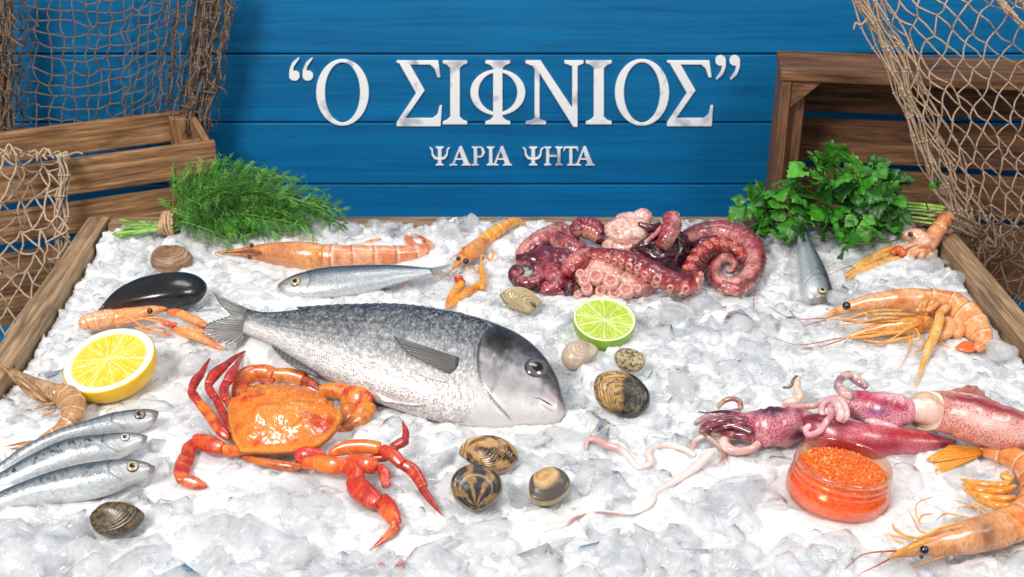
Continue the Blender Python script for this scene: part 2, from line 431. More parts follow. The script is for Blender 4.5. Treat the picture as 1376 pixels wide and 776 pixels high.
# ================================================================== lettering
k = NT('silver paint')
nz = k.n('ShaderNodeTexNoise', Scale=1.0, Detail=2.0, Distortion=0.4); k.l(k.scaled((26, 26, 26)), nz.inputs['Vector'])
c = k.ramp(nz.outputs[0], [(0.30, tuple(lin('#aab2be'))), (0.44, tuple(lin('#fbfaf8'))), (0.64, tuple(lin('#fbfbfb'))), (0.74, tuple(lin('#b9bccb')))])
k.l(c, k.b.inputs['Base Color']); k.set(Roughness=0.35, Metallic=0.0); k.l(k.bump(nz.outputs[0], 0.12, 0.002), k.b.inputs['Normal'])
M_SILVER = k.m
def arc(cx, cy, rx, ry, a0, a1, n): return [(cx+rx*math.cos(R(a0+(a1-a0)*i/n)), cy+ry*math.sin(R(a0+(a1-a0)*i/n))) for i in range(n+1)]
# glyphs: closed polygons (solid) and [outer, inner] rings in unit cells, y up 0..1, x scaled by width
def g_O(w, t=0.145, th=0.05): return [('ring', arc(w/2, .5, w/2, .52, 0, 360, 48)[:-1], arc(w/2, .5, w/2-t, .52-th, 0, 360, 48)[:-1])]
def g_I(w):
    m = w/2; s = .075
    return [('poly', [(0, 0), (w, 0), (w, .045), (m+s+.05, .07), (m+s, .12), (m+s, .88), (m+s+.05, .93), (w, .955), (w, 1), (0, 1), (0, .955), (m-s-.05, .93), (m-s, .88), (m-s, .12), (m-s-.05, .07), (0, .045)])]
def g_S(w):
    return [('poly', [(0, 1), (w*.92, 1), (w*.97, .73), (w*.90, .73), (w*.84, .87), (w*.74, .935), (w*.30, .935), (w*.62, .53), (w*.20, .10), (w*.80, .10), (w*.90, .16), (w*.95, .30), (w*1.0, .30), (w*.97, -.03), (0, -.03), (0, .03), (w*.43, .49), (w*.06, .955), (0, .965)])]
def g_F(w):
    return [('ring', arc(w/2, .5, w/2, .36, 0, 360, 44)[:-1], arc(w/2, .5, w/2-.13, .315, 0, 360, 44)[:-1])] + [('poly', [(x+w/2-.2, y) for x, y in g_I(.40)[0][1]])]
def g_N(w):
    return [('poly', [(0, 0), (.34, 0), (.34, .045), (.235, .08), (.235, .80), (w-.13, -.04), (w-.06, -.04), (w-.06, .91), (w+.04, .955), (w+.04, 1), (w-.28, 1), (w-.28, .955), (w-.15, .91), (w-.15, .26), (.25, 1), (0, 1), (0, .955), (.12, .91), (.15, .86), (.15, .10), (.11, .07), (0, .045)])]
def g_Y(w):   # psi
    s = .06; m = w/2
    return [('poly', [(x+m-.17, y) for x, y in g_I(.34)[0][1]]),
            ('poly', [(0, .95), (.05, .97), (.15, .86), (.17, .62), (.25, .45), (m, .38), (w-.25, .45), (w-.17, .62), (w-.15, .86), (w-.05, .97), (w, .95), (w-.08, .84), (w-.10, .55), (w-.20, .36), (m, .28), (.20, .36), (.10, .55), (.08, .84)])]
def g_A(w):
    return [('poly', [(0, 0), (w*.36, 0), (w*.36, .04), (w*.27, .07), (w*.24, .10), (w*.31, .31), (w*.60, .31), (w*.66, .10), (w*.64, .06), (w*.56, .04), (w*.56, 0), (w, 0), (w, .04), (w*.92, .08), (w*.58, 1.02), (w*.47, 1.02), (w*.14, .10), (w*.08, .06), (0, .04)], [(w*.33, .37), (w*.58, .37), (w*.46, .76)])]
def g_R(w):   # greek rho
    return [('poly', [(0, 0), (.34, 0), (.34, .045), (.255, .07), (.255, .44), (.40, .42), (w*.85, .50), (w, .70), (w*.86, .93), (.45, 1), (0, 1), (0, .955), (.09, .93), (.09, .07), (0, .045)], [(.255, .50), (.40, .49), (w*.72, .56), (w*.78, .70), (w*.70, .87), (.42, .94), (.255, .93)])]
def g_H(w):
    st = g_I(.34)[0][1]
    return [('poly', list(st)), ('poly', [(x+w-.34, y) for x, y in st]), ('poly', [(.25, .47), (w-.25, .47), (w-.25, .55), (.25, .55)])]
def g_T(w):
    m = w/2; s = .085
    return [('poly', [(m-.2, 0), (m+.2, 0), (m+.2, .045), (m+s, .08), (m+s, .93), (w-.12, .93), (w-.03, .76), (w, .76), (w-.02, 1), (.02, 1), (0, .76), (.03, .76), (.12, .93), (m-s, .93), (m-s, .08), (m-.2, .045)])]
def g_q(w, op=True):
    P = arc(.16, .20, .16, .20, 150, 400, 22) if op else None
    P = [(.30, 1.0), (.10, .78), (.01, .48), (.0, .24)] + arc(.17, .20, .17, .20, 180, 375, 16) + [(.32, .34), (.22, .42), (.12, .42), (.15, .62), (.33, .96)]
    if not op: P = [(.34-x, 1-y) for x, y in P]
    return [('poly', P)]
def letter(parent, glyph, x0, x1, yb, yt, w, name='letter', depth=0.0028):
    """a raised letter fixed on the wall"""
    m = MB(); yy = WALL_Y-0.0006
    def pt(x, y): return Py(x0+(x1-x0)*x/w, yb+(yt-yb)*y, yy)
    for gi, gph in enumerate(glyph):
        d = depth+0.0004*gi
        loops = [gph[1]]+list(gph[2:])
        bm = bmesh.new(); vs = []
        for lp in loops:
            vv = [bm.verts.new(Vector(pt(*p))) for p in lp]; vs.append(vv)
            for a, b in zip(vv, vv[1:]+vv[:1]): bm.edges.new((a, b))
        bmesh.ops.triangle_fill(bm, use_beauty=True, edges=bm.edges[:])
        bm.verts.index_update()
        V = np.array([v.co[:] for v in bm.verts]); n = len(V); F = [tuple(v.index for v in f.verts) for f in bm.faces]
        be = [tuple(v.index for v in e.verts) for e in bm.edges if len(e.link_faces) == 1]; bm.free()
        Vf = V+[0, -d, 0]
        m.add(np.concatenate([V, Vf]), [tuple(i+n for i in f) for f in F]+F+[(a, b, b+n, a+n) for a, b in be])
    return m.build(name, M_SILVER, parent, lay=False, smooth=False, bevel=0.0009)
title = thing('wall_lettering', 'large silver white Greek serif lettering on the blue wall reading O ΣΙΦΝΙΟΣ in quotation marks', 'lettering', Py(690, 125, WALL_Y))
yb, yt = 167, 81
for gl, x0, x1, w in ((g_O(.86), 425, 496, .86), (g_S(.72), 533, 594, .72), (g_I(.38), 595, 628, .38), (g_F(.88), 632, 706, .88), (g_N(.92), 706, 781, .92), (g_I(.38), 787, 822, .38), (g_O(.86), 826, 899, .86), (g_S(.72), 896, 958, .72)):
    letter(title, gl, x0, x1, yb, yt, w)
for x0 in (389, 407): letter(title, g_q(.34), x0, x0+14, 108, 77, .34, 'quotation_mark')
for x0 in (961, 980): letter(title, g_q(.34, False), x0, x0+14, 107, 74, .34, 'quotation_mark')
sub = thing('wall_lettering', 'small silver white Greek lettering low on the blue wall reading ΨΑΡΙΑ ΨΗΤΑ', 'lettering', Py(690, 210, WALL_Y))
for gl, x0, x1, w in ((g_Y(.86), 577, 605, .86), (g_A(.8), 604, 633, .8), (g_R(.62), 634, 652, .62), (g_I(.36), 654, 665, .36), (g_A(.8), 660, 688, .8), (g_Y(.86), 702, 731, .86), (g_H(.85), 731, 756, .85), (g_T(.8), 757, 777, .8), (g_A(.8), 771, 799, .8)):
    letter(sub, gl, x0, x1, 222, 197, w, depth=0.003)
# ================================================================== fish
def mat_fish(name, sc, strength, metal, rough=0.28, head=(.02, .03), rnd=.6, sheen=(.9, 1.08)):
    k = NT(name); a = k.attr('Col')
    v = k.n('ShaderNodeTexVoronoi', feature='F1', Scale=1.0, Randomness=rnd)
    wn = k.n('ShaderNodeTexNoise', Scale=40.0, Detail=2.0); k.l(k.attr('tc').outputs['Vector'], wn.inputs['Vector'])
    wm = k.n('ShaderNodeVectorMath', operation='MULTIPLY_ADD'); wm.inputs[1].default_value = (1.6, 1.6, 0); k.l(wn.outputs['Color'], wm.inputs[0]); k.l(k.scaled((sc, sc*1.35, 1)), wm.inputs[2]); k.l(wm.outputs[0], v.inputs['Vector'])
    sx = k.n('ShaderNodeSeparateXYZ'); k.l(k.attr('tc').outputs['Vector'], sx.inputs[0])
    mk = k.n('ShaderNodeMapRange'); mk.inputs[1].default_value, mk.inputs[2].default_value = head; k.l(sx.outputs[0], mk.inputs[0])
    nz = k.n('ShaderNodeTexNoise', Scale=900.0, Detail=3.0); k.l(k.attr('tc').outputs['Vector'], nz.inputs['Vector'])
    rm = k.ramp(v.outputs['Distance'], [(0.15, g3(1.12)), (0.75, g3(0.72))])
    # pigment alpha-like mask: scales only where the skin is scaled (stored in tc.z is a random seed, so use brightness)
    mf = k.n('ShaderNodeMath', operation='MULTIPLY'); mf.inputs[1].default_value = .75; k.l(mk.outputs[0], mf.inputs[0]); c = k.mixrgb(a.outputs['Color'], rm, mf.outputs[0], 'MULTIPLY'); sh = k.n('ShaderNodeSeparateColor'); k.l(v.outputs['Color'], sh.inputs[0]); c = k.mixrgb(c, k.ramp(sh.outputs[0], [(.1, g3(sheen[0])), (.9, g3(sheen[1]))]), mf.outputs[0], 'MULTIPLY'); k.l(c, k.b.inputs['Base Color'])  # random sheen of single scales is painted into the skin colour
    hm = k.n('ShaderNodeMath', operation='MULTIPLY'); k.l(v.outputs['Distance'], hm.inputs[0]); k.l(mk.outputs[0], hm.inputs[1]); bp = k.bump(hm.outputs[0], strength, 0.0009); bp = k.bump(nz.outputs[0], 0.3, 0.0006, bp); k.l(bp, k.b.inputs['Normal'])
    k.set(Roughness=rough, Metallic=metal, Coat_Weight=0.2, Coat_Roughness=0.1); return k.m
M_BREAM = mat_fish('sea bream skin', 400, 0.5, 0.12, 0.30, (.078, .105), .7, (.60, 1.32))
M_SARD = mat_fish('sardine skin', 520, 0.16, 0.30, 0.26)
M_FIN = mat_organic('fin membrane', rough=0.4, sss=0.0, coat=0.3, nscale=300, nstr=0.2)
M_EYE = mat_organic('wet eye', rough=0.08, sss=0.0, coat=1.0, nscale=50, nstr=0.0, vary=0.02)
def fish_eye(parent, c, r, n, iris, pupil=0.5, up=None, ringc='#1b1b1d'):
    """flattened eyeball with iris and pupil, pole along n"""
    n = unit(n); x = unit(np.cross([0, 1, 0.3], n)); y = np.cross(n, x)
    def cf(TH, PH):
        q = np.sin(TH)*np.where(TH > np.pi/2, 3, 1)
        c1 = np.broadcast_to(lin(iris), TH.shape+(3,)).copy()
        c1 = mixc(c1, lin(iris)*0.45, sstep(0.72, 0.88, q)); c1 = mixc(c1, lin(ringc), sstep(0.88, 0.97, q))
        c1 = mixc(c1, lin('#060607'), 1-sstep(pupil-0.05, pupil+0.05, q)); return c1
    m = MB(); ball(m, c, (r, r, r*0.45), nu=26, nv=24, axes=np.array([x, y, n]), colf=cf); return m.build('eye', M_EYE, parent, lay=False)

# ---- sea bream
pl = Plane(620, 560, 0.010, tilt=24, roll=0)
pairs = [((760, 549), (759, 556)), ((752, 519), (749, 568)), ((739, 492), (729, 572)), ((718, 468), (700, 574)), ((690, 450), (666, 574)), ((655, 435), (630, 571)), ((610, 424), (590, 564)), ((560, 416), (545, 551)), ((510, 413), (500, 536)), ((460, 414), (455, 516)), ((420, 416), (418, 496)), ((385, 420), (385, 476)), ((355, 421), (352, 457)), ((331, 416), (325, 447))]
bream = thing('sea_bream', 'large whole silver sea bream with dark back lying across the middle of the ice', 'fish', pl.P(540, 490))
TH_B = [.004, .013, .018, .021, .024, .026, .0265, .026, .0245, .022, .018, .013, .009, .006]
def side_uv(pairs, i_t):  # chord helper
    return None
def bream_col(U, A, V):
    v = (1-np.cos(A))/2                                   # 0 dorsal .. 1 ventral
    n1 = vnoise(V, 260, 3, 3); n2 = vnoise(V, 60, 5, 3); n3 = vnoise(V, 900, 6, 2)
    back, flank, belly, wht = lin('#24282c'), lin('#7a7e82'), lin('#a3a5a8'), lin('#cfccca')
    vv = v + (n2-.5)*.16 + .05*(U-.5)
    c = mixc(back, flank, sstep(0.05, 0.30, vv)); c = mixc(c, belly, sstep(0.32, 0.52, vv)); c = mixc(c, wht, sstep(0.52, 0.74, vv))
    fl = sstep(.50, .62, n1)*(1-sstep(.30, .58, v)); c = mixc(c, lin('#17191d'), fl*0.5)
    lightf = sstep(.56, .68, n3)*(1-sstep(.25, .5, v))*.5; c = mixc(c, lin('#d0d3d6'), lightf); f3 = sstep(.55, .63, vnoise(V, 420, 9, 2))*sstep(.02, .12, v)*(1-sstep(.38, .62, v)); c = mixc(c, lin('#101215'), f3*.45)
    dk = sstep(.54, .64, vnoise(V, 620, 8, 2))*sstep(.15, .3, v)*(1-sstep(.55, .78, v))*.5; c = mixc(c, lin('#4a4d52'), dk)
    ll = np.exp(-((v-(.20+.10*U))/.012)**2)*sstep(.28, .32, U)*(np.sin(U*260)*.3+.7); c = mixc(c, lin('#3a3d42'), ll*.6)
    rows = (np.sin(v*150)*.5+.5)*sstep(.24, .34, v)*(1-sstep(.5, .66, v))*sstep(.45, .7, U); c = c*(1-0.38*rows)[..., None]
    G = _gill(v)
    hd = 1-sstep(-.006, .006, U-G)
    hn = vnoise(V, 110, 12, 4)
    crown = mixc(lin('#3c3b40'), lin('#77747a'), sstep(.10, .40, v+(hn-.5)*.5)); crown = mixc(crown, lin('#a5a0a3'), sstep(.40, .66, v+(hn-.5)*.5)); crown = mixc(crown, lin('#cfcac8'), sstep(.62, .85, v+(hn-.5)*.3))
    crown = mixc(crown, lin('#2a292d'), sstep(.44, .60, n1)*(1-sstep(.40, .74, v))*.6)
    ck = np.exp(-(((U-.17)/.06)**2+((v-.62)/.13)**2)); crown = mixc(crown, lin('#8f8b8f'), ck*.55*sstep(.3, .6, hn))
    crown = mixc(crown, lin('#a7a3a5'), sstep(.58, .70, n3)*.4*sstep(.3, .4, v))
    c = mixc(c, crown, hd)
    patch = np.exp(-(((U-.232-.03*(v-.3))/.040)**2+((v-.31)/.14)**2)); c = mixc(c, lin('#0f0f12'), np.clip(patch*1.7*sstep(.28, .5, n1+.14), 0, 1)*.93)
    pre = np.exp(-(((U-(.165+.06*np.sin((v-.3)*3)))/.005)**2))*sstep(.35, .45, v)*(1-sstep(.85, .95, v)); c = c*(1-.2*pre)[..., None]
    gill = np.exp(-(((U-G)/.0045)**2))*sstep(.28, .36, v)*(1-sstep(.95, .99, v)); c = c*(1-.75*gill)[..., None]
    sn = (1-sstep(.05, .16, U))*(1-sstep(.40, .52, v-U*.3)); c = mixc(c, lin('#2e2a2f'), sn*.45)
    lip = np.exp(-((v-(.66-U*1.0))/.05)**2)*(1-sstep(.06, .10, U)); c = mixc(c, lin('#c9aaa6'), lip*.6)
    pk = np.exp(-(((U-.5)/.16)**2+((v-.93)/.10)**2)); c = mixc(c, lin('#d9bfbc'), pk*.45)
    return c
def _gill(v): return .285-.30*(v-.42)**2-.03*sstep(.7, 1, v)
def bream_disp(U, A):
    v = (1-np.cos(A))/2; G = _gill(v)
    g = -0.06*np.exp(-(((U-G-.004)/.006)**2))*sstep(.25, .4, v)*(1-sstep(.95, .99, v))
    op = 0.05*np.exp(-(((U-G+.05)/.045)**2))*np.clip(np.sin(A), 0, 1)
    pr = -0.008*np.exp(-(((U-(.165+.06*np.sin((v-.3)*3)))/.006)**2))*sstep(.35, .45, v)*(1-sstep(.85, .95, v))
    return g+op+pr
m = MB(); Cb, Wb, hb, tb = inflate(m, pl, pairs, TH_B, n=320, nseg=110, col=bream_col, disp=bream_disp, ex=2.15, caps=(0.04, 0.02)); m.build('body', M_BREAM, bream)
def bp(px, py, f=1.0):                                     # point on the visible flank
    p = pl.P(px, py); k = np.argmin(np.abs((Cb-p) @ unit(Cb[-1]-Cb[0])))
    y = np.clip(np.dot(p-Cb[k], Wb[k])/hb[k], -1, 1); return p + pl.n*tb[k]*math.sqrt(max(0, 1-abs(y)**2.15))**1.0*f
# points on the flank drift in the view because they stand above the mid plane; solve for the wanted pixel
def project(p):
    d = np.asarray(p)-CAM; z = np.dot(d, FWD); return np.array([CX+F_PX*d[0]/z, CY-F_PX*np.dot(d, UPV)/z])
def on(fn, px, py):
    q = np.array([px, py], float)
    for _ in range(8): q += (np.array([px, py])-project(fn(*q)))*0.8
    return fn(*q)
fish_eye(bream, on(bp, 721, 495)-pl.n*.0018, 0.0116, unit(pl.n+[0.25, -.1, 0]), '#5f5d5c', 0.46, ringc='#0c0c0d')
m = MB(); ptube(m, [on(bp, x, y)+pl.n*.0002 for x, y in ((757, 554), (748, 550), (737, 543), (726, 537), (714, 534))], [.0010, .0010, .0010, .0009, .0004], 6, 24, col=lin('#2c2226')); ptube(m, [on(bp, x, y)+pl.n*.0004 for x, y in ((756, 559), (747, 556), (737, 550), (727, 543))], [.0010, .0016, .0014, .0006], 7, 24, col=lin('#b9a5a2')); m.build('mouth', M_FIN, bream, lay=False)
def finc(c1, c2, rays=26, edge=0.25):
    def f(U, V, G):
        s = np.sin(U*rays*2*np.pi)*.5+.5
        c = mixc(lin(c1), lin(c2), s*.75+.25*V); return c
    return f
m = MB(); A = [on(bp, x, y)+pl.n*.001 for x, y in ((617, 482), (613, 495), (604, 503))]
B = [on(bp, x, y)+pl.n*.003 for x, y in ((528, 454), (548, 476), (598, 503))]
sheet(m, A, B, n=40, m=14, thick=.0009, col=finc('#1e1d1d', '#6a6562', 11), ripple=.0006, nrm=pl.n, freq=70); m.build('pectoral_fin', M_FIN, bream)
m = MB(); A = [on(bp, x, y)+pl.n*.0008 for x, y in ((598, 505), (603, 510), (600, 514))]; B = [on(bp, x, y)+pl.n*.0016 for x, y in ((566, 504), (572, 509), (598, 515))]
sheet(m, A, B, n=16, m=8, thick=.0006, col=finc('#a7a29e', '#dedad8', 5), nrm=pl.n); m.build('pectoral_fin', M_FIN, bream)
m = MB(); A = [on(bp, x, y)+pl.n*.0012 for x, y in ((572, 545), (556, 546), (530, 541))]; B = [on(bp, x, y)+pl.n*.0016 for x, y in ((530, 548), (515, 541), (505, 528))]
sheet(m, A, B, n=24, m=8, thick=.0008, col=finc('#cfc6c2', '#efe9e7', 7), nrm=pl.n, ripple=.0004, freq=60); m.build('pelvic_fin', M_FIN, bream)
m = MB(); A = [pl.P(x, y) for x, y in ((640, 432), (560, 417), (480, 414), (405, 418))]; B = [pl.P(x, y) for x, y in ((622, 421), (545, 409), (465, 409), (398, 413))]
sheet(m, A, B, n=70, m=5, thick=.0009, col=finc('#1f1f22', '#5e5c5c', 18), nrm=pl.n, ripple=.0005, freq=110); m.build('dorsal_fin', M_FIN, bream)
m = MB(); A = [pl.P(x, y) for x, y in ((366, 464), (395, 481), (424, 499))]; B = [pl.P(x, y) for x, y in ((366, 468), (388, 489), (428, 507))]
sheet(m, A, B, n=30, m=5, thick=.0009, col=finc('#2b2a2c', '#6d6a69', 10), nrm=pl.n, ripple=.0005, freq=60); m.build('anal_fin', M_FIN, bream)
m = MB()
A = [pl.P(x, y) for x, y in ((336, 417), (333, 425), (331, 432))]; B = [pl.P(x, y, o) for x, y, o in ((287, 394, .006), (296, 409, .006), (311, 424, .002))]
sheet(m, A, B, n=30, m=10, thick=.0012, col=finc('#232325', '#807e7c', 8), ripple=.0008, nrm=pl.n, freq=50)
A = [pl.P(x, y) for x, y in ((331, 431), (329, 440), (328, 447))]; B = [pl.P(x, y, o) for x, y, o in ((310, 425, .002), (285, 433, .003), (270, 441, .004))]
sheet(m, A, B, n=30, m=10, thick=.0012, col=finc('#252426', '#8b8885', 8), ripple=.0008, nrm=pl.n, freq=50)
A = [pl.P(x, y) for x, y in ((330, 441), (329, 446), (329, 449))]; B = [pl.P(x, y, o) for x, y, o in ((268, 446, .003), (288, 456, .002), (318, 460, .001))]
sheet(m, A, B, n=24, m=8, thick=.001, col=finc('#39363a', '#a09a98', 7), ripple=.0008, nrm=pl.n, freq=50)
m.build('tail_fin', M_FIN, bream)

# ---- sardines
def sard_col(seed, dark=1.0, spots=0.0, ribs=0.0):
    def f(U, A, V):
        v = (1-np.cos(A))/2; n1 = vnoise(V, 420, seed, 3); n2 = vnoise(V, 90, seed+3, 3)
        vv = v+(n2-.5)*.10
        c = mixc(lin('#2a333b'), lin('#66727b'), sstep(.10, .28, vv)); c = mixc(c, lin('#a3aab0'), sstep(.28, .50, vv)); c = mixc(c, lin('#cfd2d5'), sstep(.58, .82, vv)); c = c*(.78+.44*vnoise(V*[1, 1, 1], 320, seed+8, 3))[..., None]
        c = mixc(c, lin('#5f7080'), np.exp(-((vv-.30)/.035)**2)*.45*dark)
        if ribs: c = c*(1-ribs*(np.sin(U*190)*.5+.5)*sstep(.15, .3, v)*(1-sstep(.55, .75, v))*sstep(.22, .3, U))[..., None]
        if spots:
            s = sstep(.55, .61, n1)*np.exp(-(((v-.42)/.18)**2))*sstep(.1, .2, U); c = mixc(c, lin('#17181b'), s*spots)
        hd = 1-sstep(.20, .225, U+.06*(v-.5)**2)
        h = mixc(lin('#3a4146'), lin('#8d9499'), sstep(.15, .35, vv)); h = mixc(h, lin('#cfd0d0'), sstep(.4, .62, vv)); h = mixc(h, lin('#7c6a5f'), (1-sstep(.02, .07, U))*.8)
        c = mixc(c, h, hd*.9)
        gl = np.exp(-(((U-(.215-.25*(v-.5)**2))/.006)**2))*sstep(.15, .3, v)*(1-sstep(.9, .97, v)); c = c*(1-.5*gl)[..., None]
        g2 = np.exp(-(((U-(.16-.15*(v-.55)**2))/.004)**2))*sstep(.3, .4, v)*(1-sstep(.9, .97, v)); c = c*(1-.3*g2)[..., None]
        mt = np.exp(-((v-(.50+U*1.2))/.03)**2)*(1-sstep(.07, .09, U)); c = mixc(c, lin('#4a4543'), mt*.8)
        return c
    return f
def sardine(label, pl, pairs, thick, eye, eyer, seed, tail=None, group=None, iris='#c9b48a', **kw):
    root = thing('sardine', label, 'fish', pl.P(*pairs[len(pairs)//2][1]), group)
    m = MB(); C, W, h, t = inflate(m, pl, pairs, thick, n=140, nseg=44, col=sard_col(seed, **kw), ex=2.1, caps=(.05, .03),
        disp=lambda U, A: -.05*np.exp(-(((U-(.215-.25*((1-np.cos(A))/2-.5)**2))/.008)**2)))
    m.build('body', M_SARD, root)
    def sp(px, py):
        p = pl.P(px, py); k = np.argmin(np.abs((C-p) @ unit(C[-1]-C[0]))); y = np.clip(np.dot(p-C[k], W[k])/h[k], -.99, .99)
        return p+pl.n*t[k]*(1-abs(y)**2.1)**(1/2.1)
    e = on(sp, *eye); fish_eye(root, e-pl.n*.0004, eyer*mpp(e), unit(pl.n+unit(C[0]-C[-1])*.15), iris, .48)
    if tail:
        m = MB()
        for A_, B_ in tail: sheet(m, [pl.P(*q) for q in A_], [pl.P(*q, .002) for q in B_], n=16, m=8, thick=.0007, col=finc('#4d4c4c', '#a9a39a', 6), nrm=pl.n, ripple=.0005, freq=40)
        m.build('tail_fin', M_FIN, root)
    return root
sardine('slim silver sardine lying below the orange prawn at the back of the ice', Plane(470, 398, 0.006, tilt=26),
    [((373, 383), (373, 387)), ((390, 373), (386, 396)), ((412, 366), (408, 400)), ((440, 361), (436, 400)), ((470, 359), (468, 396)), ((505, 358), (503, 389)), ((540, 358), (540, 379)), ((565, 360), (565, 373)), ((581, 361), (581, 369))],
    [.003, .007, .010, .011, .011, .010, .008, .005, .003], (397, 379), 7.5, 21, tail=[(((579, 361), (580, 364), (580, 366)), ((606, 355), (600, 360), (592, 364))), (((580, 364), (580, 367), (580, 369)), ((592, 364), (602, 368), (606, 372)))])
SG = 'sardines side by side at the left front'
sardine('uppermost of three silver sardines side by side, ribbed flank and pink snout', Plane(150, 583, 0.010, tilt=26),
    [((213, 553), (213, 557)), ((202, 551), (207, 568)), ((180, 552), (187, 579)), ((151, 558), (158, 584)), ((119, 569), (125, 591)), ((72, 585), (82, 602)), ((29, 606), (40, 620)), ((0, 626), (8, 640)), ((-40, 652), (-35, 662)), ((-62, 668), (-60, 674))],
    [.003, .008, .011, .012, .012, .011, .009, .008, .005, .003], (187.5, 557), 8, 31, group=SG, iris='#8f7f7c', ribs=.35)
sardine('middle of three silver sardines side by side, black freckles along its flank', Plane(140, 618, 0.010, tilt=24),
    [((198, 586), (198, 590)), ((174, 583), (188, 600)), ((144, 585), (159, 616)), ((90, 594), (119, 626)), ((43, 614), (72, 639)), ((0, 638), (25, 655)), ((-40, 660), (-25, 672)), ((-62, 676), (-60, 682))],
    [.003, .008, .012, .013, .011, .009, .006, .003], (168, 588), 6.5, 41, group=SG, iris='#d7d3cf', spots=.95)
sardine('lowest of three silver sardines side by side, with a clear golden eye', Plane(110, 668, 0.008, tilt=26),
    [((208, 627), (208, 631)), ((195, 622), (202, 638)), ((170, 619), (180, 648)), ((133, 623), (144, 663)), ((90, 631), (105, 672)), ((43, 646), (62, 676)), ((0, 663), (18, 683)), ((-40, 682), (-30, 696)), ((-66, 698), (-64, 703))],
    [.003, .009, .013, .014, .013, .011, .008, .006, .003], (178, 627), 8.5, 51, group=SG, ribs=.18, spots=.6)
sardine('sardine lying end-on with its head forward from under the parsley', Plane(1095, 400, 0.013, tilt=8),
    [((1112, 404), (1097, 407)), ((1119, 394), (1084, 403)), ((1115, 380), (1075, 393)), ((1109, 365), (1073, 374)), ((1101, 350), (1071, 354)), ((1092, 334), (1071, 336)), ((1086, 318), (1072, 319)), ((1082, 305), (1076, 306))],
    [.004, .011, .014, .014, .013, .011, .008, .004], (1105, 391), 6, 61)
# ================================================================== clams and mussel
M_SHELL = mat_organic('clam shell', rough=0.38, sss=0.05, coat=0.25, nscale=500, nstr=0.3, vary=0.10)
M_MUSSEL = mat_organic('mussel shell', rough=0.26, sss=0.0, coat=0.6, nscale=350, nstr=0.35, vary=0.3)
def valve(mb, plane, outline, umbo, H, col, sign=1, ns=46, na=96, ridge=0.0, nr=22, off=0.0):
    """one shell valve: growth lines run round the umbo"""
    P = np.array([plane.P(x, y, off) for x, y in outline]); P = np.concatenate([P, P[:1]])
    O = spline(P, na+1)[:-1]; u = plane.P(*umbo, off); u = u*0.94+O.mean(0)*0.06
    D = O-u; L = np.linalg.norm(D, axis=1); Lm = L.max()
    s = np.linspace(0, 1, ns)**0.85
    f = (s**0.62)*np.clip(1-s**2.6, 0, 1)**.62; f = f/f.max()
    S, K = np.meshgrid(s, np.arange(na), indexing='ij')
    h = sign*H*(L[K]/Lm)**0.75*f[:, None]
    if ridge: h = h*(1+ridge*np.sin(S*nr*2*np.pi))
    V = u + D[K]*S[..., None] + plane.n*h[..., None]
    A = np.arctan2(D[K] @ plane.e2, D[K] @ plane.e1)
    c = col(S, A, V)
    if ridge > .01: c = c*(.80+.26*(np.sin(S*nr*2*np.pi+.6)*.5+.5))[..., None]
    T = np.stack([S*Lm, A*Lm*.4, S*0], -1)
    F = grid_faces(ns, na)
    mb.add(V.reshape(-1, 3), F, c.reshape(-1, 3), T.reshape(-1, 3))
    return O
def ell(cx, cy, a, b, rot=0, n=16, sk=0):
    r = R(rot); return [(cx+a*math.cos(t)*math.cos(r)-b*math.sin(t)*math.sin(r), cy+a*math.cos(t)*math.sin(r)+b*math.sin(t)*math.cos(r)) for t in [2*math.pi*i/n for i in range(n)]]
def clam(label, outline, umbo, z, tilt, roll, H, col, col2=None, ridge=0.03, nr=22, lower=0.7, group='clams and cockles on the ice', anchor=None):
    cx, cy = np.mean(outline, 0); ax, ay = anchor or (cx, max(q[1] for q in outline))
    pl = Plane(ax, ay, z, tilt, roll)
    root = thing('clam', label, 'clam', pl.P(cx, cy), group); ridge *= 1.7
    m = MB(); O = valve(m, pl, outline, umbo, H, col, 1, ridge=ridge, nr=nr); m.build('upper_valve', M_SHELL, root)
    m = MB(); valve(m, pl, outline, umbo, H*lower, col2 or col, -1, ridge=ridge, nr=nr, off=-.0006); m.build('lower_valve', M_SHELL, root)
    return root
def bands(c0, c1, n=9, seed=0, mix=.6, c2=None, n2=0, rays=0, rayc=None):
    def f(S, A, V):
        nz = vnoise(V, 350, seed, 3); nb = vnoise(V, 90, seed+5, 2)
        b = np.sin((S+(nb-.5)*.10)*n*2*np.pi)*.5+.5
        c = mixc(lin(c0), lin(c1), np.clip(b*mix+nz*.5-.15, 0, 1))
        if c2: c = mixc(c, lin(c2), sstep(.48, .62, vnoise(V, 160, seed+9, 3))*n2)
        if rays: c = mixc(c, lin(rayc), sstep(.35, .75, np.sin(A*rays+nb*4)*.5+.5)*sstep(.1, .35, S)*.75)
        return c
    return f
clam('plain brown clam alone on the ice below the dill stalks', [(202, 354), (204, 345), (212, 336), (224, 331), (238, 332), (252, 339), (260, 347), (257, 355), (246, 362), (230, 366), (214, 364), (205, 360)], (228, 333), .007, 30, 0, .013,
     bands('#7d5a3f', '#b89372', 8, 1, .7, '#5f4430', .45))
clam('tan ribbed clam below the octopus with its dark hinge towards the lime', [(671, 397), (680, 391), (693, 388), (707, 390), (719, 397), (727, 406), (722, 414), (713, 421), (703, 421), (690, 415), (677, 407)], (721, 415), .006, 32, 0, .013,
     lambda S, A, V: mixc(bands('#8f774f', '#d9c59a', 10, 2, .75)(S, A, V), lin('#2c1d12'), (1-sstep(.05, .26, S))*.85), ridge=.05, nr=16)
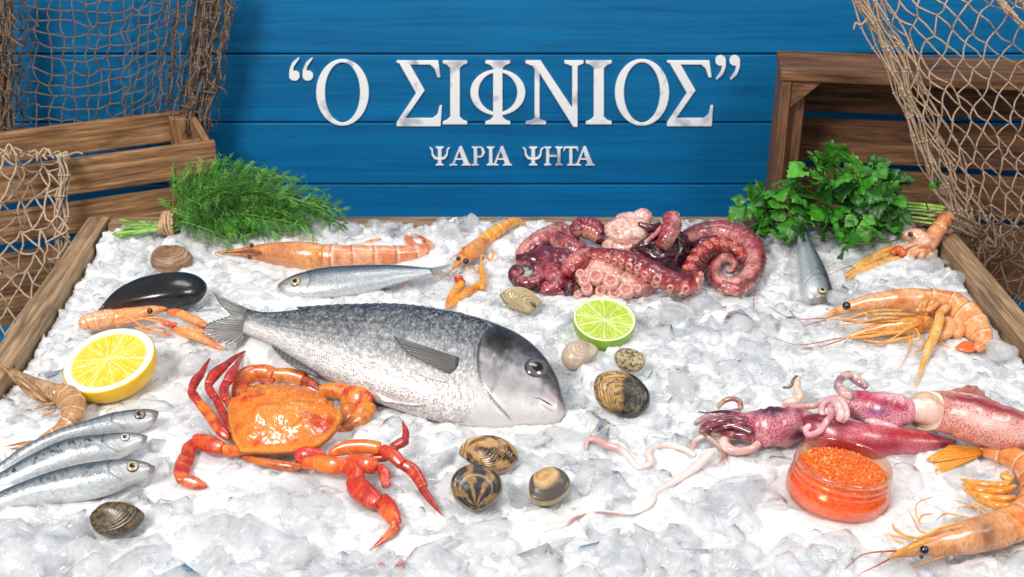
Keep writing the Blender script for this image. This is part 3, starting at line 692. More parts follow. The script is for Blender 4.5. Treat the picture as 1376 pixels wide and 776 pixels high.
clam('smooth pale beige clam between the lime half and the bream head', [(754, 482), (756, 472), (763, 464), (776, 460), (790, 461), (800, 466), (804, 473), (800, 481), (789, 488), (778, 496), (765, 496), (757, 490)], (793, 465), .006, 34, 0, .013,
     bands('#b59c82', '#dccab5', 7, 3, .6), col2=bands('#3a2b20', '#8a725a', 5, 4), ridge=.02)
speck = lambda c0, c1, c2, sd: (lambda S, A, V: mixc(mixc(lin(c0), lin(c1), vnoise(V, 120, sd, 2)), lin(c2), sstep(.50, .58, vnoise(V, 520, sd+1, 3))*.85*(1-.5*sstep(.75, .95, vnoise(V, 60, sd+2, 2)))))
clam('small speckled sandy clam perched above the big dark clam', [(825, 481), (828, 473), (838, 469), (852, 471), (864, 478), (867, 489), (861, 497), (850, 500), (838, 498), (829, 491)], (846, 500), .016, 34, 0, .009,
     speck('#9a8358', '#c8b88c', '#2e2415', 11))
def big_col(S, A, V):
    nz = vnoise(V, 300, 21, 3); x = (V-V.mean((0, 1)))[..., 0]/.03
    tan = mixc(lin('#a97b42'), lin('#d6ad70'), nz); lines = sstep(.55, .66, np.sin((S*9+nz*1.6)*6.28)*.5+.5*vnoise(V, 240, 22, 3)+.1)
    tan = mixc(tan, lin('#2e2114'), lines*.8)
    c = mixc(tan, lin('#23211c'), sstep(-.05, .22, x+(vnoise(V, 90, 23, 2)-.5)*.6))
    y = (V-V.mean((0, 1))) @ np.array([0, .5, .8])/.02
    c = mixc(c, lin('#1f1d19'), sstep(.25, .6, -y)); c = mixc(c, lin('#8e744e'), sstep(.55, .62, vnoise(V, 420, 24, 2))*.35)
    return c
clam('biggest clam, dark with tan zigzag lines, right of the bream snout', [(797, 520), (800, 509), (810, 502), (828, 500), (846, 503), (862, 514), (873, 530), (872, 546), (862, 556), (846, 560), (828, 557), (811, 549), (801, 536)], (838, 558), .010, 36, 0, .016, big_col, ridge=.03, nr=20)
def fan_col(S, A, V):
    nz = vnoise(V, 400, 31, 3); nb = vnoise(V, 120, 32, 2)
    c = mixc(lin('#a5743f'), lin('#d9b27c'), nz); r = sstep(.4, .75, np.sin(A*8+nb*7)*.5+.5+(nz-.5)*.5)
    ch = sstep(.42, .55, np.sin((S*16+np.abs(np.sin(A*5))*2)*6.28)*.5+.5)
    c = mixc(c, lin('#221a13'), np.clip(r*.45+ch*.65*r+sstep(.55, .65, vnoise(V, 200, 33, 3))*.6, 0, 1)*sstep(.08, .3, S)); return c
clam('orange brown clam with dark branching marks, leaning on the dark clam below it', [(617, 612), (618, 602), (628, 592), (645, 587), (664, 588), (682, 594), (694, 605), (696, 617), (688, 628), (676, 635), (660, 636), (643, 628), (628, 620)], (622, 606), .011, 32, 0, .014, fan_col, ridge=.04, nr=18)
def grey_col(S, A, V):
    nz = vnoise(V, 400, 41, 3); nb = vnoise(V, 110, 42, 2)
    ry = sstep(.5, .85, np.sin(A*9+1.2+nb*5)*.5+.5+(nz-.5)*.7)
    dark = mixc(lin('#15171a'), lin('#4a4b4c'), nz*.8); br = mixc(lin('#5d3b22'), lin('#c29a62'), nz)
    c = mixc(dark, br, ry*(1-sstep(.75, .95, S)*.5)); c = mixc(c, lin('#cbb690'), np.exp(-((S-.60)/.018)**2)*.7)
    c = mixc(c, lin('#b59b74'), sstep(.9, .98, S)*.7); return c
clam('rounded blackish clam with brown rays, lower one of the touching pair', [(605, 655), (607, 643), (617, 632), (633, 626), (650, 627), (664, 634), (674, 645), (675, 660), (668, 672), (655, 681), (641, 687), (626, 682), (611, 671)], (640, 686), .010, 34, 0, .017, grey_col, ridge=.035, nr=20)
def cockle_col(S, A, V):
    x = (V-V.mean((0, 1)))[..., 0]/.02; nz = vnoise(V, 300, 51, 3)
    c = mixc(lin('#b38b58'), lin('#d9bd8c'), nz); c = mixc(c, lin('#c17f3c'), np.exp(-((S-.3)/.1)**2)*.5)
    c = mixc(c, lin('#2d3233'), sstep(.55, .75, S+(nz-.5)*.15+np.abs(x)*.1)*.9); c = mixc(c, lin('#b8a175'), sstep(.93, .98, S)); return c
clam('small finely ridged cockle standing apart to the right of the touching pair', [(710, 658), (712, 645), (720, 636), (733, 630), (748, 632), (760, 638), (767, 650), (764, 662), (754, 672), (740, 679), (724, 679), (713, 672)], (724, 634), .010, 36, 0, .015, cockle_col, ridge=.06, nr=24)
clam('lone dark brown speckled clam at the front left below the sardines', [(121, 699), (124, 690), (133, 682), (149, 677), (166, 678), (183, 682), (194, 691), (191, 701), (181, 711), (165, 719), (147, 722), (133, 718), (124, 709)], (128, 688), .008, 32, 0, .015,
     speck('#4b3c2c', '#85704f', '#1b150f', 61), ridge=.05, nr=16)
# mussel
pl = Plane(205, 415, .010, tilt=28)
mus = thing('mussel', 'closed glossy black mussel lying behind the lemon half', 'mussel', pl.P(205, 395))
def mus_col(S, A, V):
    nz = vnoise(V, 200, 71, 3); ring = np.sin(S*60+nz*5)*.5+.5
    c = mixc(lin('#08090c'), lin('#1d1a1d'), nz*.7+ring*.3); x = V[..., 0]; t = (x-x.min())/(x.max()-x.min())
    low = sstep(.0, .6, -(V-V.mean((0, 1))) @ pl.e2/.02)
    c = mixc(c, lin('#4a2418'), low*(1-sstep(.2, .7, t))*.7); return c
out = [(132, 417), (141, 407), (157, 393), (175, 383), (200, 374), (225, 370), (250, 369), (266, 372), (277, 381), (277, 393), (268, 404), (250, 411), (220, 415), (180, 418), (148, 420)]
m = MB(); valve(m, pl, out, (135, 417), .019, mus_col, 1, ridge=.006, nr=30, ns=60, na=120); m.build('upper_valve', M_MUSSEL, mus)
m = MB(); valve(m, pl, out, (135, 417), .014, mus_col, -1, ridge=.006, nr=30, off=-.0005); m.build('lower_valve', M_MUSSEL, mus)

# ================================================================== crab
M_CRAB = mat_organic('crab shell', rough=0.36, sss=0.05, srad=(.003, .001, .0005), coat=0.6, nscale=620, nstr=0.28, vary=0.22, dist=.001)
pl = Plane(390, 608, .018, tilt=18, roll=-3)
crab = thing('crab', 'cooked orange crab with red legs sitting in front of the sea bream', 'crab', Pz(375, 590, 0))
q = ZM(220, 440, 2.31)
tooth = []
left = [(238, 392), (214, 352), (200, 300), (197, 250), (207, 225)]
front_l = [(207, 225), (238, 200)]
outl = [q(*p) for p in left]
teeth = [(207, 225), (236, 206), (258, 190), (285, 178), (315, 168), (350, 168), (385, 172), (420, 180), (455, 190), (485, 203), (508, 222), (530, 236), (552, 258)]
tz = []
cen = np.array(q(375, 285))
for i, p in enumerate(teeth):
    a = np.array(q(*p)); tz.append(tuple(a))
    if i < len(teeth)-1:
        b = np.array(q(*teeth[i+1])); mid = (a*.45+b*.55); tz.append(tuple(mid+(cen-mid)*.10))
outl += tz[1:] + [q(*p) for p in ((556, 285), (540, 320), (510, 352), (478, 374), (440, 384), (390, 392), (330, 394), (280, 392))]
def crab_col(r, A, V):
    n1 = vnoise(V, 70, 81, 3); n2 = vnoise(V, 260, 82, 3); n3 = vnoise(V, 28, 83, 2)
    c = mixc(lin('#d9621a'), lin('#ee8a24'), n2); c = mixc(c, lin('#c4240f'), sstep(.50, .70, n1+.25*(n3-.5))*.85); c = mixc(c, lin('#f2b04a'), sstep(.62, .72, vnoise(V, 900, 87, 2))*.35)
    c = mixc(c, lin('#b98a26'), sstep(.55, .75, vnoise(V, 45, 85, 2))*.35); c = mixc(c, lin('#f2a83a'), sstep(.90, .95, r)*.5); c = mixc(c, lin('#8a2208'), sstep(.965, 1, r)*.75); return c
def dome(mb, plane, outline, H, col, nr=40, na=160, low=.35, bump=None, k=2.2, center=None, cubic=False):
    P = np.array([plane.P(x, y) for x, y in outline]); P = np.concatenate([P, P[:1]])
    if cubic: O = spline(P, na+1)[:-1]
    else:
        d = np.concatenate([[0], np.cumsum(np.linalg.norm(np.diff(P, axis=0), axis=1))]); t = np.linspace(0, d[-1], na, endpoint=False)
        O = np.stack([np.interp(t, d, P[:, j]) for j in range(3)], 1)
    c = O.mean(0) if center is None else plane.P(*center)
    r = np.sin(np.linspace(0, np.pi/2, nr))
    Rr, K = np.meshgrid(r, np.arange(na), indexing='ij')
    base = c + (O-c)[K]*Rr[..., None]
    h = H*np.clip(1-Rr**k, 0, 1)**.72
    if bump is not None: h = h + bump(base)*(1-Rr**4)
    A = np.broadcast_to(np.linspace(0, 2*np.pi, na)[None], Rr.shape)
    top = base+plane.n*h[..., None]; bot = base-plane.n*(H*low*np.clip(1-Rr**k, 0, 1)**.5)[..., None]
    V = np.concatenate([top.reshape(-1, 3), bot[:-1].reshape(-1, 3)])
    F = grid_faces(nr, na); o = nr*na; F += grid_faces(nr-1, na, True, o)
    for j in range(na): F.append((o+(nr-2)*na+j, o+(nr-2)*na+(j+1) % na, (nr-1)*na+(j+1) % na, (nr-1)*na+j))
    cc = col(Rr, A, base) if callable(col) else np.broadcast_to(col, base.shape)
    mb.add(V, F, np.concatenate([cc.reshape(-1, 3), cc[:-1].reshape(-1, 3)]), V*1.0)
m = MB(); dome(m, pl, outl, .018, crab_col, bump=lambda b: (vnoise(b, 75, 88, 2)-.5)*.008 + (vnoise(b, 420, 86, 2)-.5)*.0012, na=360, nr=70, low=.75)
m.build('carapace', M_CRAB, crab)
def leg_col(base, dark, sd, tip=None):
    def f(U, A, V):
        n = vnoise(V, 160, sd, 3); n2 = vnoise(V, 700, sd+1, 2)
        c = mixc(lin(base), lin(dark), sstep(.42, .62, n+(n2-.5)*.3)); c = mixc(c, lin('#e8a04a'), sstep(.62, .72, n2)*.25)
        if tip: c = mixc(c, lin(tip), sstep(.2, .8, U))
        return c
    return f
def chain(name, segs, parent, mat, ratio=.75, lift0=.006, nseg=14):
    """jointed limb: each segment its own closed taper, all one mesh"""
    m = MB()
    for i, (st, col) in enumerate(segs):
        vtube(m, st, n=24, nseg=nseg, ratio=ratio, col=col, caps=(.07, .05), ex=2.7)
    return m.build(name, mat, parent)
z5 = ZM(220, 460, 3.525); z6 = ZM(390, 500, 3.105); k5, k6 = 1/3.525/2, 1/3.105/2     # widths given as full widths in the crop
def S5(*a): return [(*z5(x, y), w*k5, z) for x, y, w, z in a]
def S6(*a): return [(*z6(x, y), w*k6, z) for x, y, w, z in a]
OR, RD, DR = '#e2761f', '#c22a1c', '#9c1420'
chain('leg', [(S5((318, 462, 34, .016), (270, 420, 52, .020), (205, 330, 52, .024), (165, 285, 44, .027)), leg_col(OR, RD, 1)), (S5((172, 292, 40, .027), (140, 250, 46, .027), (128, 228, 36, .028)), leg_col(RD, DR, 2)),
    (S5((130, 235, 34, .028), (150, 185, 46, .030), (180, 150, 36, .031)), leg_col(RD, DR, 3)), (S5((176, 155, 34, .031), (195, 118, 24, .031), (220, 76, 5, .030)), leg_col(DR, '#b52a2a', 4))], crab, M_CRAB)
chain('leg', [(S5((328, 440, 30, .016), (300, 375, 38, .022), (262, 300, 40, .026), (240, 250, 36, .029)), leg_col(RD, DR, 5)), (S5((240, 262, 38, .029), (218, 225, 42, .030), (210, 195, 34, .031)), leg_col(RD, DR, 6)),
    (S5((208, 205, 38, .031), (240, 155, 56, .033), (295, 108, 38, .034)), leg_col(RD, '#8f1a2a', 7)), (S5((288, 114, 34, .034), (335, 75, 26, .034), (398, 36, 4, .033)), leg_col('#a2252c', '#7c1622', 8))], crab, M_CRAB)
chain('leg', [(S5((330, 350, 20, .018), (315, 310, 30, .024), (296, 270, 34, .028)), leg_col(RD, DR, 9)), (S5((300, 280, 40, .028), (284, 230, 46, .030), (300, 180, 38, .031)), leg_col(RD, DR, 10)),
    (S5((298, 195, 44, .031), (320, 155, 52, .033), (342, 118, 36, .034)), leg_col('#c2303a', DR, 11)), (S5((338, 125, 32, .034), (355, 92, 24, .035), (380, 56, 4, .035)), leg_col('#b5503a', '#8c2a28', 12))], crab, M_CRAB)
chain('leg', [(S5((395, 510, 40, .014), (330, 515, 56, .014), (275, 512, 60, .015)), leg_col(OR, '#d4541c', 13)), (S5((285, 505, 58, .015), (225, 488, 84, .015), (160, 465, 66, .014), (135, 470, 44, .013)), leg_col('#d9561f', RD, 14)),
    (S5((150, 470, 44, .013), (120, 505, 66, .012), (110, 540, 58, .011)), leg_col('#cf4a22', RD, 15)), (S5((124, 525, 60, .011), (104, 560, 80, .010), (86, 610, 80, .010), (92, 665, 56, .009)), leg_col('#b9231f', '#d86a3a', 16)),
    (S5((82, 655, 44, .009), (125, 662, 62, .008), (165, 674, 52, .007), (209, 687, 8, .006)), leg_col('#b02220', '#d86a3a', 17))], crab, M_CRAB, ratio=.6)
chain('leg', [(S6((45, 385, 40, .016), (110, 380, 66, .019), (180, 392, 76, .020), (245, 390, 66, .020)), leg_col(OR, '#d4541c', 21)), (S6((228, 385, 72, .020), (268, 420, 78, .019), (280, 465, 62, .017)), leg_col('#d3451c', RD, 22)),
    (S6((262, 440, 60, .017), (282, 480, 92, .016), (325, 520, 92, .015), (372, 552, 62, .014)), leg_col('#c9301c', '#a81a18', 23)), (S6((375, 520, 54, .014), (400, 560, 82, .012), (425, 600, 74, .011), (447, 640, 44, .010)), leg_col('#bb1f1a', '#d8602a', 24)),
    (S6((450, 640, 44, .009), (395, 695, 30, .007), (326, 747, 3, .005)), leg_col('#b3301c', '#d8702f', 25))], crab, M_CRAB, ratio=.6)
chain('leg', [(S6((158, 345, 30, .020), (230, 318, 58, .024), (310, 312, 62, .026), (382, 320, 54, .027)), leg_col(OR, '#d65a1c', 26)), (S6((380, 322, 50, .027), (430, 350, 56, .026), (470, 390, 48, .022)), leg_col('#c9381f', RD, 27)),
    (S6((452, 375, 44, .022), (510, 410, 56, .018), (560, 488, 44, .012)), leg_col('#cf3f20', '#a8201c', 28)), (S6((545, 478, 38, .012), (585, 535, 30, .009), (638, 604, 3, .006)), leg_col('#a82a1e', '#8c1a18', 29))], crab, M_CRAB)
chain('leg', [(S6((330, 362, 30, .018), (400, 355, 34, .020), (440, 315, 38, .021)), leg_col(RD, DR, 31)), (S6((420, 318, 34, .021), (465, 295, 44, .022), (490, 285, 34, .022)), leg_col('#a81820', DR, 32)), (S6((478, 295, 34, .022), (482, 250, 28, .025), (467, 203, 4, .027)), leg_col('#b3262a', DR, 33))], crab, M_CRAB)
chain('leg', [(S6((240, 362, 46, .022), (320, 385, 76, .022), (365, 400, 60, .020)), leg_col('#d8501c', RD, 34)), (S6((370, 392, 36, .020), (395, 430, 50, .017), (402, 480, 40, .013)), leg_col('#c22c20', '#d8605a', 35))], crab, M_CRAB)
# claws folded round the front edge
z3 = ZM(220, 440, 2.31); k3 = 1/2.31/2
def S3(*a): return [(*z3(x, y), w*k3, z-.008) for x, y, w, z in a]
chain('claw', [(S3((226, 240, 30, .022), (236, 195, 52, .025), (254, 155, 60, .027), (296, 138, 52, .028)), leg_col('#dd7420', '#c2401a', 41)), (S3((270, 142, 50, .028), (320, 142, 54, .029), (342, 150, 40, .029)), leg_col('#e07f24', '#c9501c', 40)), (S3((335, 148, 40, .029), (390, 150, 46, .029), (440, 162, 40, .028)), leg_col('#dd7f24', '#b9541c', 42)), (S3((428, 160, 36, .028), (460, 176, 30, .027), (486, 196, 8, .025)), leg_col('#c9481c', '#8c2a14', 43)),
    (S3((262, 188, 30, .026), (300, 176, 36, .026), (345, 172, 30, .025)), leg_col('#b9401c', '#7c2412', 44)), (S3((420, 186, 22, .026), (455, 192, 24, .026), (490, 206, 10, .024)), leg_col('#b9401c', '#7c2412', 39))], crab, M_CRAB, ratio=.7)
chain('claw', [(S3((480, 200, 36, .025), (520, 196, 48, .027), (570, 204, 54, .027)), leg_col('#e08424', '#c9581c', 45)), (S3((555, 215, 64, .026), (605, 228, 92, .025), (645, 242, 60, .023)), leg_col('#e08a2c', '#c9301c', 46)), (S3((630, 240, 62, .023), (625, 262, 60, .021), (590, 296, 44, .018), (540, 327, 10, .015)), leg_col('#d9862c', '#b9541c', 47)), (S3((590, 240, 60, .022), (570, 270, 54, .020), (555, 300, 30, .016)), leg_col('#d4781c', '#b9441c', 38))], crab, M_CRAB, ratio=.7)
m = MB(); vtube(m, S5((370, 545, 26, .010), (480, 570, 40, .011), (600, 590, 46, .011), (660, 590, 26, .011)), n=40, nseg=16, col=leg_col('#cf6a22', '#a8441c', 48), ratio=.7)
vtube(m, S6((20, 350, 60, .016), (70, 350, 80, .017), (150, 350, 40, .017)), n=24, nseg=16, col=leg_col('#c9302a', '#e0705a', 49), ratio=.7); m.build('rear_shell', M_CRAB, crab)
# ================================================================== prawns
M_PRAWN = mat_organic('prawn shell', rough=0.24, sss=0.18, srad=(.004, .0016, .0006), coat=0.6, nscale=420, nstr=0.3, vary=0.16)
M_HAIR = mat_organic('prawn leg', rough=0.35, sss=0.2, srad=(.003, .0012, .0005), coat=0.3, nscale=300, nstr=0.1)
def pr_col(base, light, accent, sd, segs=(), segc=None, vein=None):
    def f(U, A, V):
        n = vnoise(V, 110, sd, 3); n2 = vnoise(V, 420, sd+1, 3)
        c = mixc(lin(base), lin(light), np.clip(n*1.2-.1, 0, 1)); c = mixc(c, lin(accent), sstep(.50, .70, vnoise(V, 70, sd+2, 3))*.75)
        c = c*(0.80+.36*n2)[..., None]; c = mixc(c, lin(accent)*.7, sstep(.60, .70, vnoise(V, 900, sd+5, 2))*.45)
        for s in segs: c = mixc(c, lin(segc or accent)*.8, np.exp(-((U-s)/.007)**2)*.85); c = mixc(c, lin('#fbe3cc'), np.exp(-((U-s-.016)/.009)**2)*.5)
        if vein is not None: c = mixc(c, lin(vein[2]), np.exp(-((U-vein[0])/vein[1])**2)*np.clip(np.sin(A), 0, 1)*.6)
        return c
    return f
def segm(segs, a=.07):
    def f(t):
        r = np.ones_like(t); e = [0.0]+list(segs)+[1.01]
        for s0, s1 in zip(segs, e[2:]): k = (t >= s0) & (t < s1); r[k] *= 1+a*(1-(t[k]-s0)/(s1-s0))-a*.5
        return r
    return f
class Prawn:
    def __init__(s, label, zm, base_px, name='prawn', cat='prawn', group='prawns and langoustines on the ice'):
        s.z = zm; s.k = 1.0
        o = zm(0, 0); e = zm(100, 0); s.k = (e[0]-o[0])/100
        s.root = thing(name, label, cat, Pz(*zm(*base_px), 0), group)
    def st(s, pts): return [(*s.z(p[0], p[1]), p[2]*s.k/2, p[3] if len(p) > 3 else None) for p in pts]
    def body(s, name, pts, col, segs=(), n=70, nseg=22, ratio=.95, caps=(.03, .04), a=.08, lift=0, mat=None):
        m = MB(); r = vtube(m, s.st(pts), n=n, nseg=nseg, ratio=ratio, col=col, caps=caps, rmul=segm(segs, a) if segs else None, lift=lift, disp=lambda U, A: .025*np.sin(A*3+U*11)*np.sin(U*17+1)+.018*np.sin(A*7+U*31)); m.build(name, mat or M_PRAWN, s.root); return r
    def limbs(s, name, lst, col, each=True, r0=None, mat=None, nseg=7):
        """legs: every one a mesh of its own"""
        for pts in lst:
            m = MB(); vtube(m, s.st([(q[0], q[1], q[2]*(.72 if name == 'leg' and nseg < 9 else 1), q[3]) for q in pts]), n=5*len(pts)+4, nseg=nseg, ratio=.9, col=col, caps=(.04, .03)); m.build(name, mat or M_HAIR, s.root)
    def feelers(s, lst, col='#b0502a', r=.00045):
        for pts in lst:
            P = [Pz(*s.z(p[0], p[1]), max(p[2], .004)+.006) for p in pts]; m = MB(); ptube(m, P, [r*1.4, r, r*.5], nseg=5, n=24, col=lin(col)); m.build('antenna', M_HAIR, s.root, lay=False)
    def eye(s, x, y, d, z):
        p = Pz(*s.z(x, y), z); r = d*s.k/2*mpp(p); m = MB(); ball(m, p, r, lin('#0b0807'), 10, 14); m.build('eye', M_EYE, s.root, lay=False)
    def fan(s, lst, c1='#d2691e', c2='#f0a050', z0=.006, z1=.004):
        for A, B in lst:
            m = MB(); a = [Pz(*s.z(*p[:2]), p[2] if len(p) > 2 else z0) for p in A]; b = [Pz(*s.z(*p[:2]), p[2] if len(p) > 2 else z1) for p in B]
            vd = -unit(np.mean(a, 0)-CAM)
            sheet(m, a, b, n=14, m=9, thick=.0011, col=finc(c1, c2, 5), ripple=.0007, nrm=vd, freq=30); m.build('tail_fan', M_PRAWN, s.root)
O1, O2, O3 = '#e2843a', '#f4b57c', '#d4601e'
# A back left, seen from above
p = Prawn('long orange prawn at the back left, between the dill and the slim sardine', ZM(270, 290, 4.17), (600, 240))
p.body('carapace', [(92, 208, 10, .013), (180, 206, 34, .014), (270, 206, 66, .014), (330, 208, 96, .016), (420, 213, 128, .017), (540, 222, 152, .018), (640, 228, 150, .018), (700, 232, 136, .016)], pr_col('#e08a45', '#f2b07a', '#b9683f', 1, vein=(.62, .14, '#b5705a')), ratio=.8, caps=(.02, .06))
p.body('abdomen', [(655, 230, 136, .016), (760, 232, 138, .016), (870, 228, 128, .015), (980, 224, 116, .014), (1085, 220, 106, .013), (1180, 212, 94, .012), (1255, 194, 78, .011), (1282, 170, 48, .010), (1262, 140, 36, .010)], pr_col('#ee9a68', '#f7c09a', '#e07a48', 4, (.10, .24, .40, .56, .70), '#c05a2c'), (.10, .24, .40, .56, .70), n=120, ratio=.85)
p.fan([(((1270, 160, .011), (1262, 140, .011), (1240, 130, .011)), ((1225, 175, .014), (1150, 150, .016), (1140, 105, .018))), (((1275, 150, .012), (1262, 130, .012), (1250, 125, .012)), ((1175, 100, .020), (1215, 105, .020), (1262, 130, .016)))], '#e0602a', '#f08a50')
p.eye(284, 166, 26, .024); p.eye(272, 233, 26, .020)
p.limbs('leg', [[(285, 140, 10, .018), (290, 90, 10, .024), (262, 52, 7, .028)], [(435, 150, 10, .016), (428, 105, 12, .022), (470, 95, 12, .022), (560, 120, 10, .018)], [(470, 120, 8, .018), (600, 130, 8, .016), (690, 150, 8, .012)], [(900, 165, 30, .012), (960, 145, 36, .016), (1012, 130, 14, .018)], [(600, 300, 26, .008), (640, 295, 20, .006)], [(230, 310, 10, .005), (280, 295, 12, .006), (330, 275, 10, .008)]], pr_col('#e0a050', '#f2c890', '#d07a30', 7))
p.limbs('rostrum', [[(330, 200, 26, .024), (240, 203, 18, .022), (150, 208, 8, .018), (100, 212, 4, .014)]], pr_col('#3a1c10', '#b5602a', '#e0902c', 8))
p.feelers([[(150, 182, .016), (70, 165, .018), (0, 150, .018)], [(105, 200, .014), (80, 215, .012), (120, 235, .008)]], '#9c4a2c')
# B small langoustine facing the viewer
p = Prawn('small golden langoustine with folded claws facing the viewer left of the octopus', ZM(570, 280, 5.17), (420, 330), 'langoustine', 'langoustine')
p.body('abdomen', [(395, 235, 92, .022), (450, 200, 96, .024), (510, 155, 90, .027), (570, 118, 78, .029), (630, 95, 64, .028), (680, 108, 46, .022), (700, 140, 30, .015)], pr_col('#f7a01c', '#fbc256', '#ea8410', 11, (.08, .22, .36, .50, .64, .78), '#b9580f'), (.08, .22, .36, .50, .64, .78), n=90, a=.12)
p.body('carapace', [(196, 425, 8, .018), (225, 395, 40, .020), (262, 355, 92, .020), (320, 310, 120, .021), (380, 265, 116, .022), (420, 230, 90, .023)], pr_col('#e38a35', '#f2b272', '#d06a1c', 12), caps=(.02, .08))
p.fan([(((690, 120, .018), (700, 140, .016)), ((745, 205, .008), (690, 200, .008)))], '#e08a3a', '#f6c890')
p.eye(238, 351, 34, .030); p.eye(290, 370, 44, .029)
pc = pr_col('#ee9224', '#f6bc60', '#d0601c', 13)
p.limbs('claw', [[(390, 400, 40, .014), (405, 450, 48, .012), (412, 520, 62, .010), (395, 560, 44, .010)], [(425, 510, 44, .010), (330, 565, 56, .009), (230, 635, 58, .008), (165, 692, 22, .006)], [(270, 520, 66, .012), (215, 580, 66, .010), (180, 640, 54, .008), (155, 695, 20, .006)]], pc, mat=M_PRAWN, nseg=14)
p.limbs('claw', [[(238, 465, 56, .018), (240, 495, 66, .014), (262, 525, 60, .012)]], pr_col('#d8402a', '#e8703a', '#c02a1c', 14), mat=M_PRAWN, nseg=14)
p.limbs('leg', [[(395, 400, 20, .014), (400, 330, 22, .022), (440, 345, 22, .018), (460, 380, 16, .012)], [(440, 390, 24, .012), (480, 330, 24, .018), (470, 280, 18, .022)], [(275, 330, 16, .026), (262, 285, 18, .030), (285, 265, 12, .030)], [(340, 400, 18, .016), (350, 440, 16, .012), (330, 450, 10, .010)], [(300, 410, 16, .016), (290, 440, 12, .012)]], pc)
p.feelers([[(215, 410, .020), (150, 465, .016), (75, 525, .012)], [(230, 430, .018), (190, 480, .013), (165, 522, .010)], [(250, 310, .026), (215, 330, .024), (175, 362, .020)]], '#b5632a')
# C right, head down towards the viewer beside the parsley
p = Prawn('peach langoustine with long claws resting on the right rail below the parsley', ZM(1060, 270, 5.504), (1000, 350), 'langoustine', 'langoustine')
p.body('abdomen', [(1015, 350, 120, .016), (1045, 300, 124, .020), (1085, 235, 122, .025), (1130, 180, 118, .030), (1170, 135, 106, .032), (1190, 125, 70, .028)], pr_col('#e89250', '#f4b888', '#d86a2c', 21, (.14, .30, .46, .62, .78), '#b9662c'), (.14, .30, .46, .62, .78), n=80, a=.13)
p.fan([(((1200, 120, .030), (1225, 175, .028)), ((1225, 190, .022), (1240, 235, .018))), (((1150, 240, .022), (1200, 200, .024)), ((1180, 250, .016), (1235, 225, .018)))], '#d8a080', '#f2d0b8')
p.body('carapace', [(820, 290, 30, .022), (870, 262, 88, .025), (930, 262, 124, .026), (985, 300, 130, .022), (1020, 350, 110, .018)], pr_col('#e8a880', '#f6d0b4', '#d88050', 22), caps=(.06, .1))
p.eye(900, 250, 40, .034)
p.limbs('claw', [[(880, 400, 40, .012), (820, 375, 60, .013), (740, 385, 60, .013), (600, 445, 54, .012), (480, 515, 44, .009), (415, 560, 22, .006)], [(870, 350, 30, .016), (760, 355, 52, .017), (640, 400, 44, .016), (520, 460, 30, .013), (470, 490, 12, .011)], [(840, 430, 44, .009), (760, 440, 54, .009), (620, 490, 56, .008), (500, 535, 40, .007), (440, 575, 24, .006)]], pr_col('#eca030', '#f6cf86', '#e06a1c', 23), mat=M_PRAWN, nseg=14)
p.limbs('claw', [[(860, 400, 54, .016), (810, 365, 64, .018), (760, 385, 40, .017)]], pr_col('#e0541c', '#f0804a', '#d03a14', 24), mat=M_PRAWN, nseg=14)
p.limbs('leg', [[(960, 340, 40, .016), (900, 380, 46, .016), (870, 420, 36, .012)], [(1000, 370, 44, .014), (930, 390, 48, .015), (900, 430, 34, .010)], [(1040, 375, 48, .012), (985, 385, 56, .014), (960, 430, 50, .009)], [(950, 310, 30, .022), (860, 345, 34, .020), (830, 375, 24, .016)], [(1060, 395, 46, .010), (1010, 420, 46, .008)]], pr_col('#e8a070', '#f4c8a4', '#cf7a40', 25), nseg=10)
p.feelers([[(470, 480, .012), (380, 510, .010), (285, 550, .006)]], '#a85a2a')
# D big one at right, lying on its side
p = Prawn('largest orange prawn lying curled on its side at the right with many legs spread', ZM(1000, 370, 3.822), (900, 250))
p.body('carapace', [(408, 222, 14, .016), (470, 190, 44, .018), (540, 165, 66, .020), (640, 142, 86, .022), (750, 132, 108, .022), (850, 132, 128, .022), (930, 140, 130, .021), (975, 150, 100, .020)], pr_col('#e8935a', '#f4c090', '#d0702c', 31), ratio=.7, caps=(.03, .08))
p.body('abdomen', [(900, 150, 140, .020), (980, 155, 168, .020), (1060, 175, 182, .019), (1130, 215, 174, .018), (1185, 270, 150, .016), (1222, 320, 104, .013), (1215, 358, 70, .010), (1185, 380, 44, .009)], pr_col('#ee9450', '#f8bc84', '#e0702c', 32, (.10, .27, .44, .60, .76), '#c4601c'), (.10, .27, .44, .60, .76), n=110, ratio=.62)
p.fan([(((1205, 350, .010), (1195, 372, .009), (1180, 392, .008)), ((1130, 335, .010), (1085, 375, .009), (1150, 398, .007))), (((1225, 345, .010), (1205, 385, .008)), ((1255, 355, .008), (1195, 402, .006)))], '#e0561c', '#ee8440')
p.eye(525, 158, 44, .031); p.eye(705, 233, 28, .020)
p.body('carapace', [(530, 318, 12, .010), (610, 295, 44, .012), (700, 275, 72, .013), (800, 262, 100, .014), (900, 252, 96, .014), (980, 245, 60, .014)], pr_col('#e0903c', '#f0b468', '#cf6a1c', 33), ratio=.6, caps=(.03, .08))
am = pr_col('#e89a34', '#f4bf6a', '#d2701c', 34)
